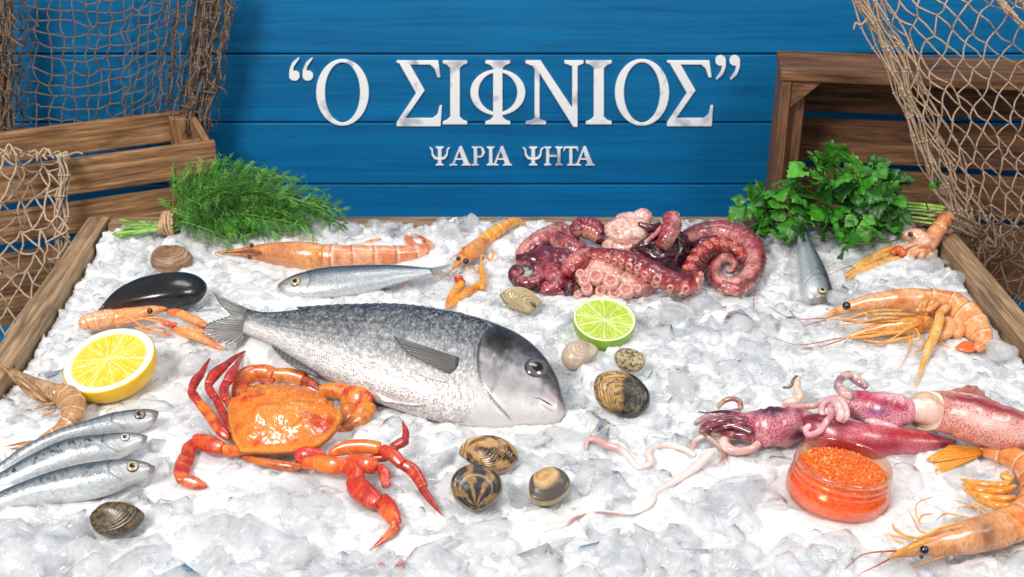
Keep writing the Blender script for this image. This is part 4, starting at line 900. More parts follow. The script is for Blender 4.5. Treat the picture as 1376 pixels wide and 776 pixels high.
p.limbs('leg', [[(890, 205, 26, .024), (760, 200, 26, .028), (640, 205, 22, .027), (520, 225, 14, .022), (430, 228, 6, .018)], [(820, 185, 18, .028), (700, 180, 18, .032), (600, 200, 14, .030), (540, 220, 8, .026)], [(860, 235, 22, .020), (740, 235, 22, .022), (600, 240, 20, .020), (500, 235, 12, .016)],
    [(860, 285, 22, .014), (740, 300, 24, .015), (640, 315, 24, .012), (540, 322, 10, .009)], [(900, 310, 20, .011), (790, 330, 26, .011), (700, 345, 22, .009), (600, 330, 10, .007)], [(640, 215, 14, .030), (625, 195, 12, .034), (655, 182, 10, .034)],
    [(930, 195, 26, .022), (900, 165, 18, .030), (940, 110, 16, .034), (930, 95, 12, .034)], [(960, 190, 22, .022), (950, 150, 20, .030), (985, 110, 14, .034)], [(900, 250, 18, .018), (830, 280, 18, .018), (770, 320, 12, .012), (720, 345, 6, .009)], [(880, 270, 16, .018), (900, 320, 16, .014), (870, 352, 12, .009), (845, 325, 10, .009), (845, 300, 6, .012)],
    [(850, 320, 26, .010), (850, 380, 10, .006), (815, 450, 6, .004), (780, 500, 3, .004)], [(930, 330, 16, .010), (910, 385, 12, .007), (865, 398, 5, .005)], [(1000, 330, 18, .010), (1040, 365, 10, .006), (1080, 392, 4, .005)], [(800, 220, 18, .025), (700, 222, 16, .027), (560, 250, 10, .020), (450, 262, 4, .012)], [(780, 290, 18, .015), (620, 300, 14, .013), (480, 325, 6, .008), (370, 352, 3, .005)]], am)
p.limbs('claw', [[(1005, 185, 46, .028), (1000, 235, 50, .026), (975, 310, 52, .018), (945, 380, 46, .012), (925, 440, 34, .008), (900, 520, 14, .005), (872, 595, 3, .004)], [(965, 350, 20, .012), (920, 470, 8, .005), (852, 548, 2, .004)]], pr_col('#f0b050', '#f8dc9c', '#e8961c', 36), mat=M_PRAWN, nseg=12)
p.limbs('leg', [[(1030, 230, 60, .018), (1060, 270, 70, .016), (1020, 310, 50, .012), (960, 330, 24, .009)], [(1080, 230, 70, .018), (1110, 270, 70, .015), (1080, 320, 50, .010)], [(940, 200, 36, .020), (905, 180, 36, .024), (880, 190, 20, .022)], [(1000, 140, 40, .028), (960, 170, 36, .027), (930, 185, 20, .025)], [(1050, 150, 44, .028), (1010, 190, 40, .026), (985, 210, 22, .022)]], pr_col('#ea9a58', '#f6c490', '#d87a34', 37), nseg=12)
p.feelers([[(425, 222, .016), (250, 222, .010), (120, 160, .006)], [(420, 230, .014), (270, 265, .008), (150, 250, .005)], [(520, 325, .008), (410, 362, .005), (290, 382, .004)], [(500, 322, .008), (280, 358, .004), (150, 322, .004)], [(52, 100, .006), (50, 160, .004), (85, 215, .004)]], '#b0603a', .0005)
# E half hidden behind the lemon
p = Prawn('orange langoustine with its long claws lying between the lemon half and the mussel', ZM(90, 390, 5.733), (450, 260), 'langoustine', 'langoustine')
p.body('abdomen', [(118, 290, 70, .014), (150, 255, 128, .016), (230, 238, 150, .017), (310, 225, 150, .017), (380, 215, 140, .017)], pr_col('#eda06a', '#f6c496', '#dc7c40', 41, (.2, .45, .7), '#c4703a'), (.2, .45, .7), n=60)
p.body('carapace', [(350, 222, 140, .017), (450, 205, 136, .018), (560, 185, 116, .019), (660, 160, 84, .022), (740, 145, 40, .024), (775, 140, 10, .024)], pr_col('#ea9450', '#f4b884', '#dc6a28', 42), caps=(.08, .03))
p.eye(640, 163, 46, .034)
pc = pr_col('#ee8a3a', '#f6b87a', '#dc5a1c', 43)
p.limbs('claw', [[(760, 175, 44, .022), (840, 175, 70, .022), (930, 210, 76, .021), (1040, 265, 66, .018), (1140, 335, 40, .014), (1195, 395, 14, .010)], [(800, 290, 40, .014), (880, 320, 66, .014), (1000, 360, 62, .012), (1110, 410, 46, .009), (1180, 445, 36, .007), (1250, 455, 10, .006)], [(840, 285, 24, .018), (960, 300, 40, .017), (1080, 345, 36, .014), (1180, 400, 14, .010)]], pc, mat=M_PRAWN, nseg=14)
p.limbs('leg', [[(320, 275, 18, .018), (400, 245, 22, .026), (480, 218, 22, .028), (560, 270, 22, .022), (650, 310, 18, .014)], [(370, 285, 18, .018), (460, 250, 22, .024), (580, 222, 24, .026), (700, 245, 22, .024), (800, 290, 18, .016)], [(520, 285, 20, .016), (640, 320, 24, .013), (760, 345, 24, .010), (820, 350, 14, .008)], [(600, 215, 22, .026), (700, 215, 24, .026), (790, 240, 20, .022)], [(560, 290, 22, .014), (700, 290, 26, .014), (790, 320, 22, .010)]], pc)
p.limbs('claw', [[(720, 240, 40, .022), (780, 262, 44, .021), (850, 262, 30, .020)]], pr_col('#e0502a', '#f0a080', '#d83a1c', 44), mat=M_PRAWN, nseg=12)
# F brownish one at the left edge
p = Prawn('translucent brown prawn at the left edge above the three sardines', ZM(0, 470, 5.171), (400, 400))
B1, B2, B3 = '#a8733c', '#cfa070', '#7c4a20'
p.body('carapace', [(-5, 118, 14, .018), (60, 150, 44, .018), (140, 200, 92, .018), (230, 250, 122, .018), (320, 288, 140, .018), (400, 310, 140, .018), (450, 320, 120, .018)], pr_col('#b07c48', '#dcbf9c', '#7c4a20', 51, vein=(.6, .18, '#6a4426')), ratio=.8, caps=(.03, .1))
p.body('abdomen', [(400, 300, 150, .018), (470, 335, 176, .018), (510, 400, 180, .017), (500, 475, 150, .016), (440, 545, 112, .013), (350, 600, 84, .010), (265, 640, 58, .008)], pr_col('#b07a44', '#d2a678', '#945c2a', 52, (.12, .30, .48, .65, .82), '#8a5424'), (.12, .30, .48, .65, .82), n=100, ratio=.75)
p.fan([(((280, 625, .009), (262, 650, .008)), ((150, 640, .007), (15, 678, .005))), (((270, 640, .008), (255, 665, .006)), ((60, 690, .004), (180, 700, .003)))], '#7c4416', '#c0803c')
p.limbs('leg', [[(390, 370, 26, .014), (310, 385, 32, .012), (235, 418, 10, .008)], [(390, 420, 22, .012), (340, 440, 26, .010), (285, 470, 8, .007)], [(370, 450, 14, .009), (330, 440, 12, .010), (300, 455, 8, .008)], [(300, 320, 20, .012), (230, 310, 22, .010), (160, 280, 18, .008), (120, 235, 10, .008)], [(340, 350, 18, .010), (260, 345, 18, .008), (200, 320, 16, .007), (150, 275, 10, .007)], [(200, 260, 22, .026), (260, 310, 22, .026), (320, 350, 22, .020)]], pr_col('#a06a34', '#cf9c62', '#70421a', 53))
p.eye(98, 118, 22, .026)
p.limbs('leg', [[(20, 125, 8, .020), (100, 190, 14, .024), (200, 262, 16, .022), (300, 335, 18, .016)], [(90, 215, 10, .014), (160, 270, 16, .014), (260, 350, 18, .010), (330, 365, 14, .010)], [(230, 300, 14, .020), (300, 350, 16, .016), (370, 365, 12, .012)], [(100, 150, 6, .030), (180, 215, 8, .032), (260, 280, 10, .030)], [(250, 230, 6, .034), (300, 285, 10, .034), (310, 330, 8, .028)]], pr_col('#b98a54', '#e2c49c', '#6a3c1c', 54), nseg=10)
# G front right
p = Prawn('large orange prawn curled at the front right corner beside the caviar jar', ZM(1120, 580, 3.961), (800, 560))
p.body('abdomen', [(880, 520, 190, .020), (990, 480, 196, .021), (1065, 410, 190, .021), (1085, 310, 176, .020), (1050, 215, 156, .018), (970, 150, 128, .015), (880, 115, 100, .012), (800, 100, 70, .010), (765, 100, 50, .010)], pr_col('#ee9040', '#f6b878', '#e0701c', 61, (.14, .29, .43, .57, .71, .86), '#c4601c'), (.14, .29, .43, .57, .71, .86), n=140, ratio=.75)
p.body('carapace', [(282, 676, 14, .016), (350, 652, 44, .018), (420, 632, 72, .019), (520, 606, 116, .020), (640, 578, 160, .021), (760, 552, 188, .021), (870, 525, 198, .021), (950, 502, 180, .021)], pr_col('#dc8c50', '#eeb688', '#b97040', 62, vein=(.72, .08, '#6b4632')), ratio=.8, caps=(.02, .08), n=90)
p.fan([(((785, 85, .012), (790, 105, .011), (785, 125, .010)), ((620, 70, .012), (495, 150, .008), (540, 165, .008))), (((785, 110, .010), (780, 130, .009)), ((530, 170, .006), (550, 236, .004)))], '#e0761c', '#f4b048')
p.fan([(((770, 130, .008), (765, 140, .008)), ((640, 190, .004), (560, 236, .003)))], '#d89a0c', '#f0c030')
p.eye(483, 632, 52, .038); p.eye(468, 668, 24, .024)
am = pr_col('#e8a03a', '#f4c272', '#d87a1c', 63)
p.limbs('swimmeret', [[(960, 230, 30, .014), (900, 285, 40, .014), (790, 280, 40, .012), (670, 255, 14, .008)], [(980, 290, 30, .014), (880, 320, 44, .014), (760, 310, 44, .012), (680, 280, 16, .008)], [(980, 350, 30, .014), (880, 360, 44, .013), (780, 345, 46, .011), (690, 310, 16, .007)], [(980, 390, 30, .014), (880, 395, 40, .013), (800, 370, 40, .010), (720, 335, 14, .007)], [(950, 260, 30, .016), (900, 240, 30, .016), (930, 215, 20, .016)]], pr_col('#ea9438', '#f4bc62', '#e08410', 64), nseg=10, mat=M_PRAWN)
p.limbs('leg', [[(720, 480, 18, .030), (600, 500, 20, .028), (500, 545, 18, .026), (420, 575, 10, .020)], [(760, 470, 14, .026), (660, 445, 14, .028), (590, 440, 12, .022), (545, 475, 8, .012)], [(820, 440, 14, .024), (740, 400, 14, .022), (640, 365, 8, .010)], [(840, 420, 16, .022), (760, 385, 14, .020), (730, 400, 10, .018)], [(520, 550, 16, .026), (460, 530, 16, .022), (430, 475, 12, .014), (400, 420, 7, .012)], [(470, 500, 16, .018), (440, 440, 14, .022), (445, 385, 10, .026), (530, 347, 8, .020)], [(450, 490, 14, .016), (470, 450, 14, .022), (530, 438, 8, .018)], [(480, 570, 14, .024), (400, 560, 22, .018), (330, 525, 22, .012), (312, 485, 10, .010)], [(440, 585, 12, .022), (340, 560, 16, .014), (265, 545, 6, .008)], [(600, 660, 14, .014), (520, 685, 16, .010), (415, 720, 5, .005)], [(700, 500, 12, .034), (560, 530, 12, .034), (480, 560, 8, .030)], [(380, 600, 10, .020), (330, 580, 10, .014), (290, 530, 5, .010)]], am)
p.limbs('rostrum', [[(520, 575, 20, .036), (430, 610, 26, .034), (350, 645, 22, .026), (290, 672, 8, .018)]], pr_col('#e8962c', '#f2b64a', '#d87a1c', 65))
p.feelers([[(335, 635, .018), (160, 655, .008), (60, 732, .004)], [(300, 680, .014), (230, 715, .006), (140, 757, .004)]], '#a8442c', .00055)
# ================================================================== octopus
M_OCTO = mat_organic('octopus skin', rough=0.18, sss=0.06, srad=(.003, .001, .0008), coat=0.85, nscale=420, nstr=0.7, vary=0.28, dist=.0014)
zo = ZM(640, 260, 3.233); ko = 1/3.233/2
octo = thing('octopus', 'cooked purple and pink octopus with curled suckered arms heaped at the back of the ice', 'octopus', Pz(*zo(700, 380), 0))
MO = MB()
DK, MR, PK, CR, RS = '#2c0816', '#6a182c', '#b5505a', '#ecc0b0', '#d98a80'
def oc(top, under, edge, sd, mot=.5):
    """pigment: top along the outer side, pale underside, mottled border"""
    def f(U, A, V):
        n = vnoise(V, 150, sd, 3); n2 = vnoise(V, 600, sd+1, 3); n3 = vnoise(V, 55, sd+2, 2)
        s = np.cos(A)*.5+.5
        s = s+(n-.5)*1.0*mot+(n3-.5)*.5
        c = mixc(lin(under), lin(edge), sstep(.26, .46, s)); c = mixc(c, lin(top), sstep(.44, .66, s)); c = mixc(c, lin('#5a0e20'), sstep(.50, .64, vnoise(V, 95, sd+7, 3))*.55)
        c = mixc(c, lin(DK), sstep(.56, .70, n2)*.5); c = c*np.array([.88, .58, .60]); c = mixc(c, lin(CR), sstep(.66, .74, vnoise(V, 330, sd+3, 2))*.25)
        return c
    return f
def SO(pts): return [(*zo(a[0], a[1]), a[2]*ko, a[3]) for a in pts]
def sucker(c, n, r, col1, col2):
    n = unit(n); x = unit(np.cross([.3, .2, 1], n)); y = np.cross(n, x)
    prof = [(0, .10), (.35, .10), (.55, .38), (.78, .60), (1.0, .42), (1.12, 0), (1.15, -.5)]
    a = np.linspace(0, 2*np.pi, 14, endpoint=False); V = []; Cc = []
    for i, (q, h) in enumerate(prof):
        for t in a: V.append(c+(x*math.cos(t)+y*math.sin(t))*r*q+n*r*h); Cc.append(lin(col2) if i < 2 else (lin(col1)*.85 if i == 2 else lin(col1)))
    MO.add(V, grid_faces(len(prof), 14), np.array(Cc))
def arm(pts, col, n=60, nseg=18, suck=None, ratio=.95, bumpy=.05, sd=0, caps=(.02, .03), sc=('#d08a84', '#9a3a44'), ex=2.0):
    st = SO(pts)
    def disp(U, A): return bumpy*(np.sin(U*170+np.sin(A*3+sd)*2)*np.sin(A*5+U*40+sd))+bumpy*.8*np.sin(U*67+A*2+sd)
    C, r, W, N = vtube(MO, st, n=n, nseg=nseg, ratio=ratio, col=col, caps=caps, disp=disp, ex=ex)
    if suck:
        side, ang, step, size, rows = suck
        L = np.concatenate([[0], np.cumsum(np.linalg.norm(np.diff(C, axis=0), axis=1))]); s = L[-1]*.03; k = 0
        while s < L[-1]*.985:
            i = min(np.searchsorted(L, s), n-1); rr = r[i]
            for row in rows:
                a = R(ang+row+(6 if k % 2 else -6)); d = W[i]*math.cos(a)*side+N[i]*math.sin(a)
                sucker(C[i]+d*rr*.93, d, rr*size*(1+.15*math.sin(k*2.3)), *sc)
            s += max(rr*step, .0016); k += 1
    return C, r, W, N
def blob(px, py, z, rad, col, sd=0, amp=.25, rot=None, fr=40):
    p = Pz(*zo(px, py), z); nu, nv = 40, 56; th = np.linspace(0, np.pi, nu); ph = np.linspace(0, 2*np.pi, nv, endpoint=False)
    TH, PH = np.meshgrid(th, ph, indexing='ij'); D = np.stack([np.sin(TH)*np.cos(PH), np.sin(TH)*np.sin(PH), np.cos(TH)], -1)
    V = p + D*np.asarray(rad)*(1+amp*(vnoise(D+sd, 2.2, sd, 3)-.5)*2+.05*(vnoise(D+sd, 14, sd+1, 2)-.5)*2)[..., None]
    c = col(D[..., 2], PH, V); MO.add(V.reshape(-1, 3), grid_faces(nu, nv), c.reshape(-1, 3))
def bc(c0, c1, sd, c2=None):
    def f(U, A, V):
        n = vnoise(V, 90, sd, 3); n2 = vnoise(V, 420, sd+1, 3)
        c = mixc(lin(c0), lin(c1), sstep(.38, .62, n)); c = mixc(c, lin(c2 or DK), sstep(.58, .70, n2)*.6); return c
    return f
# body: dark folded head with pale lobes
blob(770, 250, .026, (.030, .026, .026), bc('#4a1428', '#2c0a18', 3, '#8a3a50'), 3, .30)
blob(850, 260, .022, (.022, .024, .026), bc('#3a0f20', '#24070f', 4, '#7a2a40'), 4, .30)
blob(672, 165, .046, (.028, .022, .019), bc('#f2cdbd', '#e9ae9f', 5, '#d98a84'), 5, .22)
blob(720, 100, .058, (.012, .010, .008), bc('#f2c9bd', '#e0988e', 6, '#b9505a'), 6, .2)
blob(650, 230, .030, (.026, .020, .018), bc('#f0bfae', '#dd8f88', 7, '#a04050'), 7, .25)
blob(560, 350, .014, (.038, .026, .020), bc('#f0c0ac', '#e5a393', 8, '#c96a68'), 8, .2)
blob(690, 395, .012, (.024, .020, .014), bc('#efb9a8', '#d98880', 9, '#a84858'), 9, .25)
blob(350, 300, .016, (.034, .026, .018), bc('#4a1020', '#7a2438', 10, '#1c040c'), 10, .3)
blob(470, 300, .016, (.034, .022, .016), bc('#3e0c1a', '#70202e', 14, '#1c040c'), 14, .3)
arm([(800, 240, 60, .040), (830, 190, 76, .052), (850, 140, 84, .060), (842, 95, 70, .066)], oc('#c9505c', CR, '#d98a86', 11), n=30, bumpy=.05)
arm([(700, 130, 20, .062), (760, 150, 34, .058), (800, 130, 16, .058)], bc('#4a1428', '#7a2a40', 12), n=24)
arm([(730, 215, 14, .050), (790, 165, 22, .054), (800, 125, 10, .058)], bc('#e9a49a', '#d98080', 13), n=24)
# outer pale arm sweeping round the right hand spiral
arm([(880, 215, 60, .030), (950, 180, 84, .032), (1030, 165, 92, .034), (1120, 178, 98, .034), (1190, 225, 100, .030), (1212, 300, 96, .024), (1180, 370, 88, .018), (1120, 402, 80, .015), (1060, 388, 70, .015), (1030, 340, 60, .018), (1048, 292, 52, .022), (1090, 278, 44, .025), (1122, 305, 36, .024), (1108, 338, 28, .022), (1078, 340, 20, .021)],
    oc('#a8505c', '#eebdb0', '#e2a398', 21, .22), n=150, nseg=20, suck=(1, 14, .72, .17, (0,)), sc=('#8a3044', '#4a1022'), bumpy=.02)
arm([(1060, 398, 50, .020), (1130, 418, 52, .018), (1185, 385, 50, .018)], oc('#d98a84', '#e8a79c', '#d08078', 22, .3), n=30, suck=(-1, 20, 1.25, .42, (0,)), sc=('#d98a84', '#a04a54'))
arm([(930, 360, 90, .020), (950, 310, 92, .026), (985, 262, 86, .032), (1040, 232, 82, .034), (1095, 232, 74, .034), (1140, 262, 60, .030), (1150, 300, 46, .026)],
    oc('#c8483a', '#6a1828', '#a8342e', 23, .5), n=70, suck=(1, 40, 1.15, .26, (0, 34)), sc=('#dc7a66', '#a03030'))
arm([(940, 230, 40, .030), (985, 215, 50, .036), (1050, 198, 36, .038)], bc('#3a0f20', '#5a1a2c', 24), n=24)
# long arm with two rows of suckers
arm([(480, 262, 44, .036), (560, 268, 64, .038), (640, 285, 78, .038), (710, 312, 88, .036), (780, 350, 94, .032), (850, 385, 98, .026), (910, 395, 96, .022), (950, 360, 84, .022)],
    oc('#8a2436', '#e58a72', '#c8504a', 31, .4), n=80, suck=(-1, 62, 1.05, .36, (0, -38)), sc=('#e0988c', '#b04a4c'))
# left arms
arm([(430, 215, 60, .026), (375, 165, 76, .030), (300, 200, 100, .028), (235, 240, 92, .024), (190, 285, 66, .018)], oc('#5a1a30', '#eab4a8', '#b9606c', 41, .45), n=50, suck=(1, 10, 1.6, .12, (0,)), sc=('#8a3448', '#5a1428'))
arm([(340, 200, 60, .030), (400, 235, 96, .030), (460, 260, 80, .028)], oc('#b9606c', '#f2cdbd', '#e0a096', 42, .4), n=30)
arm([(175, 288, 50, .016), (235, 285, 60, .020), (285, 315, 72, .016), (282, 365, 76, .013), (235, 392, 66, .011), (185, 385, 58, .011), (160, 350, 48, .016), (178, 325, 36, .019), (198, 342, 26, .017), (186, 356, 16, .015)], oc('#5a1428', '#c0707a', '#8a3044', 43, .5), n=90, suck=(-1, 30, 1.2, .24, (0,)), sc=('#b9707a', '#6a1c30'), bumpy=.05)
arm([(420, 170, 50, .040), (455, 150, 90, .042), (505, 158, 100, .042), (545, 195, 70, .036)], oc('#9a3040', '#f2c4b0', '#d9806c', 44, .6), n=36, bumpy=.06)
arm([(520, 190, 60, .036), (570, 200, 70, .034), (600, 220, 40, .032)], bc('#3a0c1c', '#6a2034', 45), n=24)
arm([(490, 258, 50, .036), (450, 285, 80, .034), (405, 330, 84, .026), (385, 360, 50, .020)], oc('#b03a4a', '#e29890', '#c8606a', 46, .5), n=40, suck=(-1, 60, 1.2, .18, (0, 40)), sc=('#e0908c', '#a84050'))
arm([(330, 270, 70, .022), (325, 330, 96, .020), (355, 385, 84, .014), (330, 420, 60, .010), (298, 420, 46, .010), (302, 396, 32, .014), (322, 400, 20, .014)], oc('#a83a4c', '#d9848a', '#b9505c', 47, .5), n=60, suck=(1, 60, 1.4, .18, (0,)), sc=('#c8707a', '#7a2438'))
arm([(395, 385, 56, .012), (425, 415, 60, .010), (470, 432, 64, .009), (520, 430, 44, .008)], oc('#5a1428', '#c06a70', '#8a2c40', 48, .5), n=36, suck=(-1, 70, 1.1, .28, (0,)), sc=('#c87880', '#6a1c30'))
arm([(400, 440, 40, .009), (405, 405, 44, .014), (430, 400, 30, .014)], bc('#4a1024', '#8a3448', 49), n=24)
arm([(340, 435, 36, .006), (380, 438, 34, .006), (420, 440, 26, .006)], bc('#5a1428', '#a85060', 50), n=20, suck=(-1, 70, 1.1, .3, (0,)), sc=('#c87880', '#6a1c30'))
for x, y, z, r in ((520, 362, .026, .0085), (585, 384, .024, .0085), (650, 421, .016, .0082), (600, 437, .012, .0072), (470, 378, .024, .0065), (452, 350, .028, .005), (480, 415, .016, .006), (540, 425, .012, .006), (700, 415, .016, .005), (440, 440, .010, .004), (560, 405, .018, .004)):
    p = Pz(*zo(x, y), z); sucker(p, unit(CAM-p)*.75+np.array([0, 0, .45]), r, '#e8a898', '#d07a78')
MO.build('body', M_OCTO, octo)

# ================================================================== squid
def mat_squid():
    k = NT('squid skin'); a = k.attr('Col')
    v = k.n('ShaderNodeTexVoronoi', Scale=900.0, Randomness=1.0); k.l(k.attr('tc').outputs['Vector'], v.inputs['Vector'])
    dots = k.ramp(v.outputs['Distance'], [(0.30, g3(0.0)), (0.54, g3(1.0))])
    # chromatophores: darker red dots on coloured skin, none on white flesh
    c2 = k.mixrgb(a.outputs['Color'], tuple(lin('#7a0e22')), 0.80)
    lum = k.n('ShaderNodeSeparateColor'); k.l(a.outputs['Color'], lum.inputs[0])
    msk = k.ramp(lum.outputs['Green'], [(0.42, g3(0.0)), (0.66, g3(1.0))])
    m1 = k.mixrgb(dots, (1, 1, 1), msk, 'MIX')
    c = k.mixrgb(c2, a.outputs['Color'], m1)
    k.l(c, k.b.inputs['Base Color']); nz = k.n('ShaderNodeTexNoise', Scale=160.0, Detail=3.0); k.l(k.attr('tc').outputs['Vector'], nz.inputs['Vector'])
    k.l(k.bump(nz.outputs[0], .25, .001), k.b.inputs['Normal'])
    k.set(Roughness=.30, Subsurface_Weight=.3, Subsurface_Radius=(.005, .002, .0018), Subsurface_Scale=1.0, Coat_Weight=.3, Coat_Roughness=.3); return k.m
M_SQUID = mat_squid()
M_FLESH = mat_organic('squid flesh', rough=0.22, sss=0.4, srad=(.006, .003, .0025), coat=0.6, nscale=260, nstr=0.15, vary=.06)
def wob(sd, a=.06): return lambda U, A: a*(np.sin(U*9+sd)*np.sin(A*2+sd)+.6*np.sin(U*23+A*3+sd*2)+.4*np.sin(U*51+A+sd))
def sq(base, dark, pale, sd, d_at=None, p_at=None):
    def f(U, A, V):
        n = vnoise(V, 80, sd, 3); n2 = vnoise(V, 300, sd+1, 2)
        c = mixc(lin(base), lin(dark), sstep(.45, .68, n)*.7)
        if d_at:
            for (u0, a0, su, sa, col) in d_at: c = mixc(c, lin(col), np.clip(np.exp(-(((U-u0)/su)**2+((np.cos(A)-a0)/sa)**2))*1.2, 0, 1)*sstep(-.2, .2, np.sin(A)+.15))
        if p_at:
            for (u0, a0, su, sa, col) in p_at: c = mixc(c, lin(col), np.clip(np.exp(-(((U-u0)/su)**2+((np.cos(A)-a0+(n2-.5)*.3)/sa)**2))*1.1, 0, 1))
        return c
    return f
zL = ZM(880, 480, 4.848); kL = 1/4.848/2
zR = ZM(1080, 480, 4.649); kR = 1/4.649/2
def SL(*p): return [(*zL(a[0], a[1]), a[2]*kL, a[3]) for a in p]
def SR(*p): return [(*zR(a[0], a[1]), a[2]*kR, a[3]) for a in p]
s1 = thing('squid', 'dark red squid behind the caviar jar, long pale tentacles trailing to the left', 'squid', Pz(1100, 590, 0))
m = MB(); vtube(m, SR((-25, 420, 90, .017), (40, 440, 180, .019), (140, 470, 218, .020), (280, 505, 226, .019), (420, 525, 216, .018), (560, 525, 190, .016), (700, 530, 150, .013), (830, 532, 90, .010), (960, 528, 16, .007)), n=90, nseg=30, ratio=.8,
    col=sq('#d4707a', '#b03a50', '#c0405a', 3, d_at=[(.62, .5, .16, .3, '#b8262c'), (.15, .6, .12, .4, '#6a1a38'), (.40, -.3, .2, .3, '#a0283c')], p_at=[(.78, .12, .12, .10, '#f0c8c8'), (.30, -.5, .2, .25, '#b03a4a')]), caps=(.05, .02), disp=wob(1, .05)); m.build('mantle', M_SQUID, s1)
m = MB(); vtube(m, SL((905, 400, 130, .018), (960, 420, 160, .017), (1010, 440, 150, .016)), n=24, nseg=20, ratio=.8, col=bc('#e8bdb0', '#b06a78', 71, '#7a2040')); m.build('collar', M_FLESH, s1)
m = MB(); vtube(m, SL((440, 440, 50, .018), (520, 440, 110, .019), (600, 450, 170, .021), (700, 455, 240, .023), (790, 455, 258, .024), (870, 450, 250, .022), (920, 440, 190, .019)), n=60, nseg=30, ratio=.75,
    col=sq('#dc949c', '#b8607a', '#d9808a', 5, d_at=[(.62, .85, .18, .28, '#3a2240'), (.85, -.55, .12, .5, '#3a1c3c'), (.25, .1, .15, .5, '#b5303c')], p_at=[(.90, -.25, .035, .10, '#f2dfe4'), (.08, .9, .1, .3, '#d99a80')]), caps=(.04, .10), disp=wob(3, .07)); m.build('head', M_SQUID, s1)
def ten(parent, pts, col, mat=None, name='tentacle', r=.9, S=SL, n=None):
    m = MB(); vtube(m, S(*pts), n=n or 9*len(pts), nseg=10, ratio=r, col=col, caps=(.02, .03)); return m.build(name, mat or M_FLESH, parent)
pur = bc('#8a4450', '#5a2436', 73, '#c08a80'); pal = bc('#edccc0', '#d9a49c', 74, '#b87878'); tan_ = bc('#d8b09c', '#a87468', 75, '#6a3438')
ten(s1, [(640, 420, 60, .026), (540, 410, 56, .030), (430, 420, 50, .028), (350, 455, 36, .022), (300, 490, 26, .018), (300, 460, 16, .020)], pur)
ten(s1, [(650, 460, 50, .026), (560, 440, 44, .028), (450, 455, 40, .024), (370, 480, 30, .018)], bc('#a04a58', '#6a2438', 76, '#d9a090'))
ten(s1, [(650, 490, 50, .024), (570, 490, 40, .022), (500, 475, 34, .020), (420, 480, 28, .016)], pur)
ten(s1, [(620, 400, 70, .024), (520, 395, 60, .027), (420, 405, 46, .026), (330, 440, 30, .020), (290, 470, 20, .014)], bc('#b0606c', '#7a3040', 90, '#d9a090'))
ten(s1, [(640, 520, 66, .020), (560, 510, 56, .020), (470, 500, 44, .018), (390, 490, 32, .014), (320, 480, 20, .010)], bc('#a85662', '#6a2438', 93, '#d9a090'))
ten(s1, [(640, 500, 60, .024), (540, 460, 40, .026), (430, 430, 30, .026), (360, 450, 24, .020), (310, 500, 18, .012)], bc('#8a3848', '#5a1c30', 94, '#c08080'))
ten(s1, [(640, 540, 56, .016), (590, 530, 40, .018), (510, 490, 34, .018), (400, 500, 30, .014), (330, 500, 22, .010)], tan_)
ten(s1, [(680, 560, 56, .014), (620, 600, 52, .012), (530, 612, 60, .010), (470, 590, 70, .010), (450, 550, 64, .012), (490, 520, 50, .014), (540, 530, 30, .014)], pal)
ten(s1, [(300, 480, 34, .014), (360, 530, 30, .010), (430, 590, 28, .008), (450, 640, 24, .006), (420, 690, 16, .005), (370, 700, 10, .004)], tan_)
ten(s1, [(420, 500, 34, .012), (340, 510, 36, .010), (270, 540, 36, .008), (245, 590, 30, .006), (250, 650, 20, .004)], pal)
ten(s1, [(560, 360, 60, .020), (480, 370, 54, .020), (390, 375, 44, .016), (300, 410, 40, .012), (250, 440, 24, .008)], bc('#d9b8b4', '#b08a90', 77, '#8a5a66'))
ten(s1, [(560, 345, 40, .024), (550, 290, 36, .030), (500, 272, 34, .032), (440, 295, 34, .028), (405, 335, 26, .022)], tan_)
ten(s1, [(560, 380, 40, .024), (440, 355, 20, .022), (340, 365, 12, .016), (280, 356, 8, .014)], bc('#6a3a48', '#4a2030', 78))
ten(s1, [(900, 330, 50, .020), (1000, 322, 44, .022), (1100, 310, 40, .022), (1180, 320, 36, .022)], pal)
ten(s1, [(830, 300, 44, .018), (900, 290, 60, .018), (950, 260, 50, .020), (925, 200, 50, .024), (930, 130, 44, .026)], bc('#ecd2c0', '#d8a89a', 79, '#c09078'))
ten(s1, [(925, 125, 26, .028), (895, 160, 20, .026), (880, 195, 20, .022), (830, 200, 14, .020)], bc('#6a5048', '#a08070', 80))
def lt(pts): return [(x, y, w*.36, z+.002) for x, y, w, z in pts]
m = MB(); vtube(m, lt([(958, 605, 16, .010), (935, 628, 15, .006), (905, 648, 13, .005), (882, 662, 12, .007), (874, 676, 11, .008), (860, 686, 9, .005), (835, 690, 8, .004), (800, 688, 9, .006), (775, 694, 11, .006), (755, 706, 13, .005), (735, 711, 14, .004), (727, 716, 6, .003)]), n=120, nseg=12, ratio=.9,
    col=lambda U, A, V: mixc(mixc(lin('#f4e8e2'), lin('#ecd2ca'), vnoise(V, 200, 91, 2)), lin('#8a3a40'), sstep(.60, .66, U)*(1-sstep(.86, .9, U))*sstep(.1, .7, np.sin(A*1+1))*.7), caps=(.01, .01)); m.build('tentacle', M_FLESH, s1)
m = MB(); vtube(m, lt([(935, 612, 10, .006), (915, 602, 11, .006), (890, 598, 12, .006), (872, 608, 13, .008), (874, 622, 12, .007), (858, 628, 10, .006), (845, 615, 11, .008), (832, 603, 13, .010), (815, 598, 14, .010), (800, 591, 12, .009), (790, 592, 10, .008), (787, 605, 7, .005)]), n=110, nseg=12, ratio=.9,
    col=lambda U, A, V: mixc(mixc(lin('#f4e6e0'), lin('#e8c4bc'), vnoise(V, 200, 92, 2)), lin('#b5606a'), sstep(.62, .75, U)*.55), caps=(.01, .02)); m.build('tentacle', M_FLESH, s1)
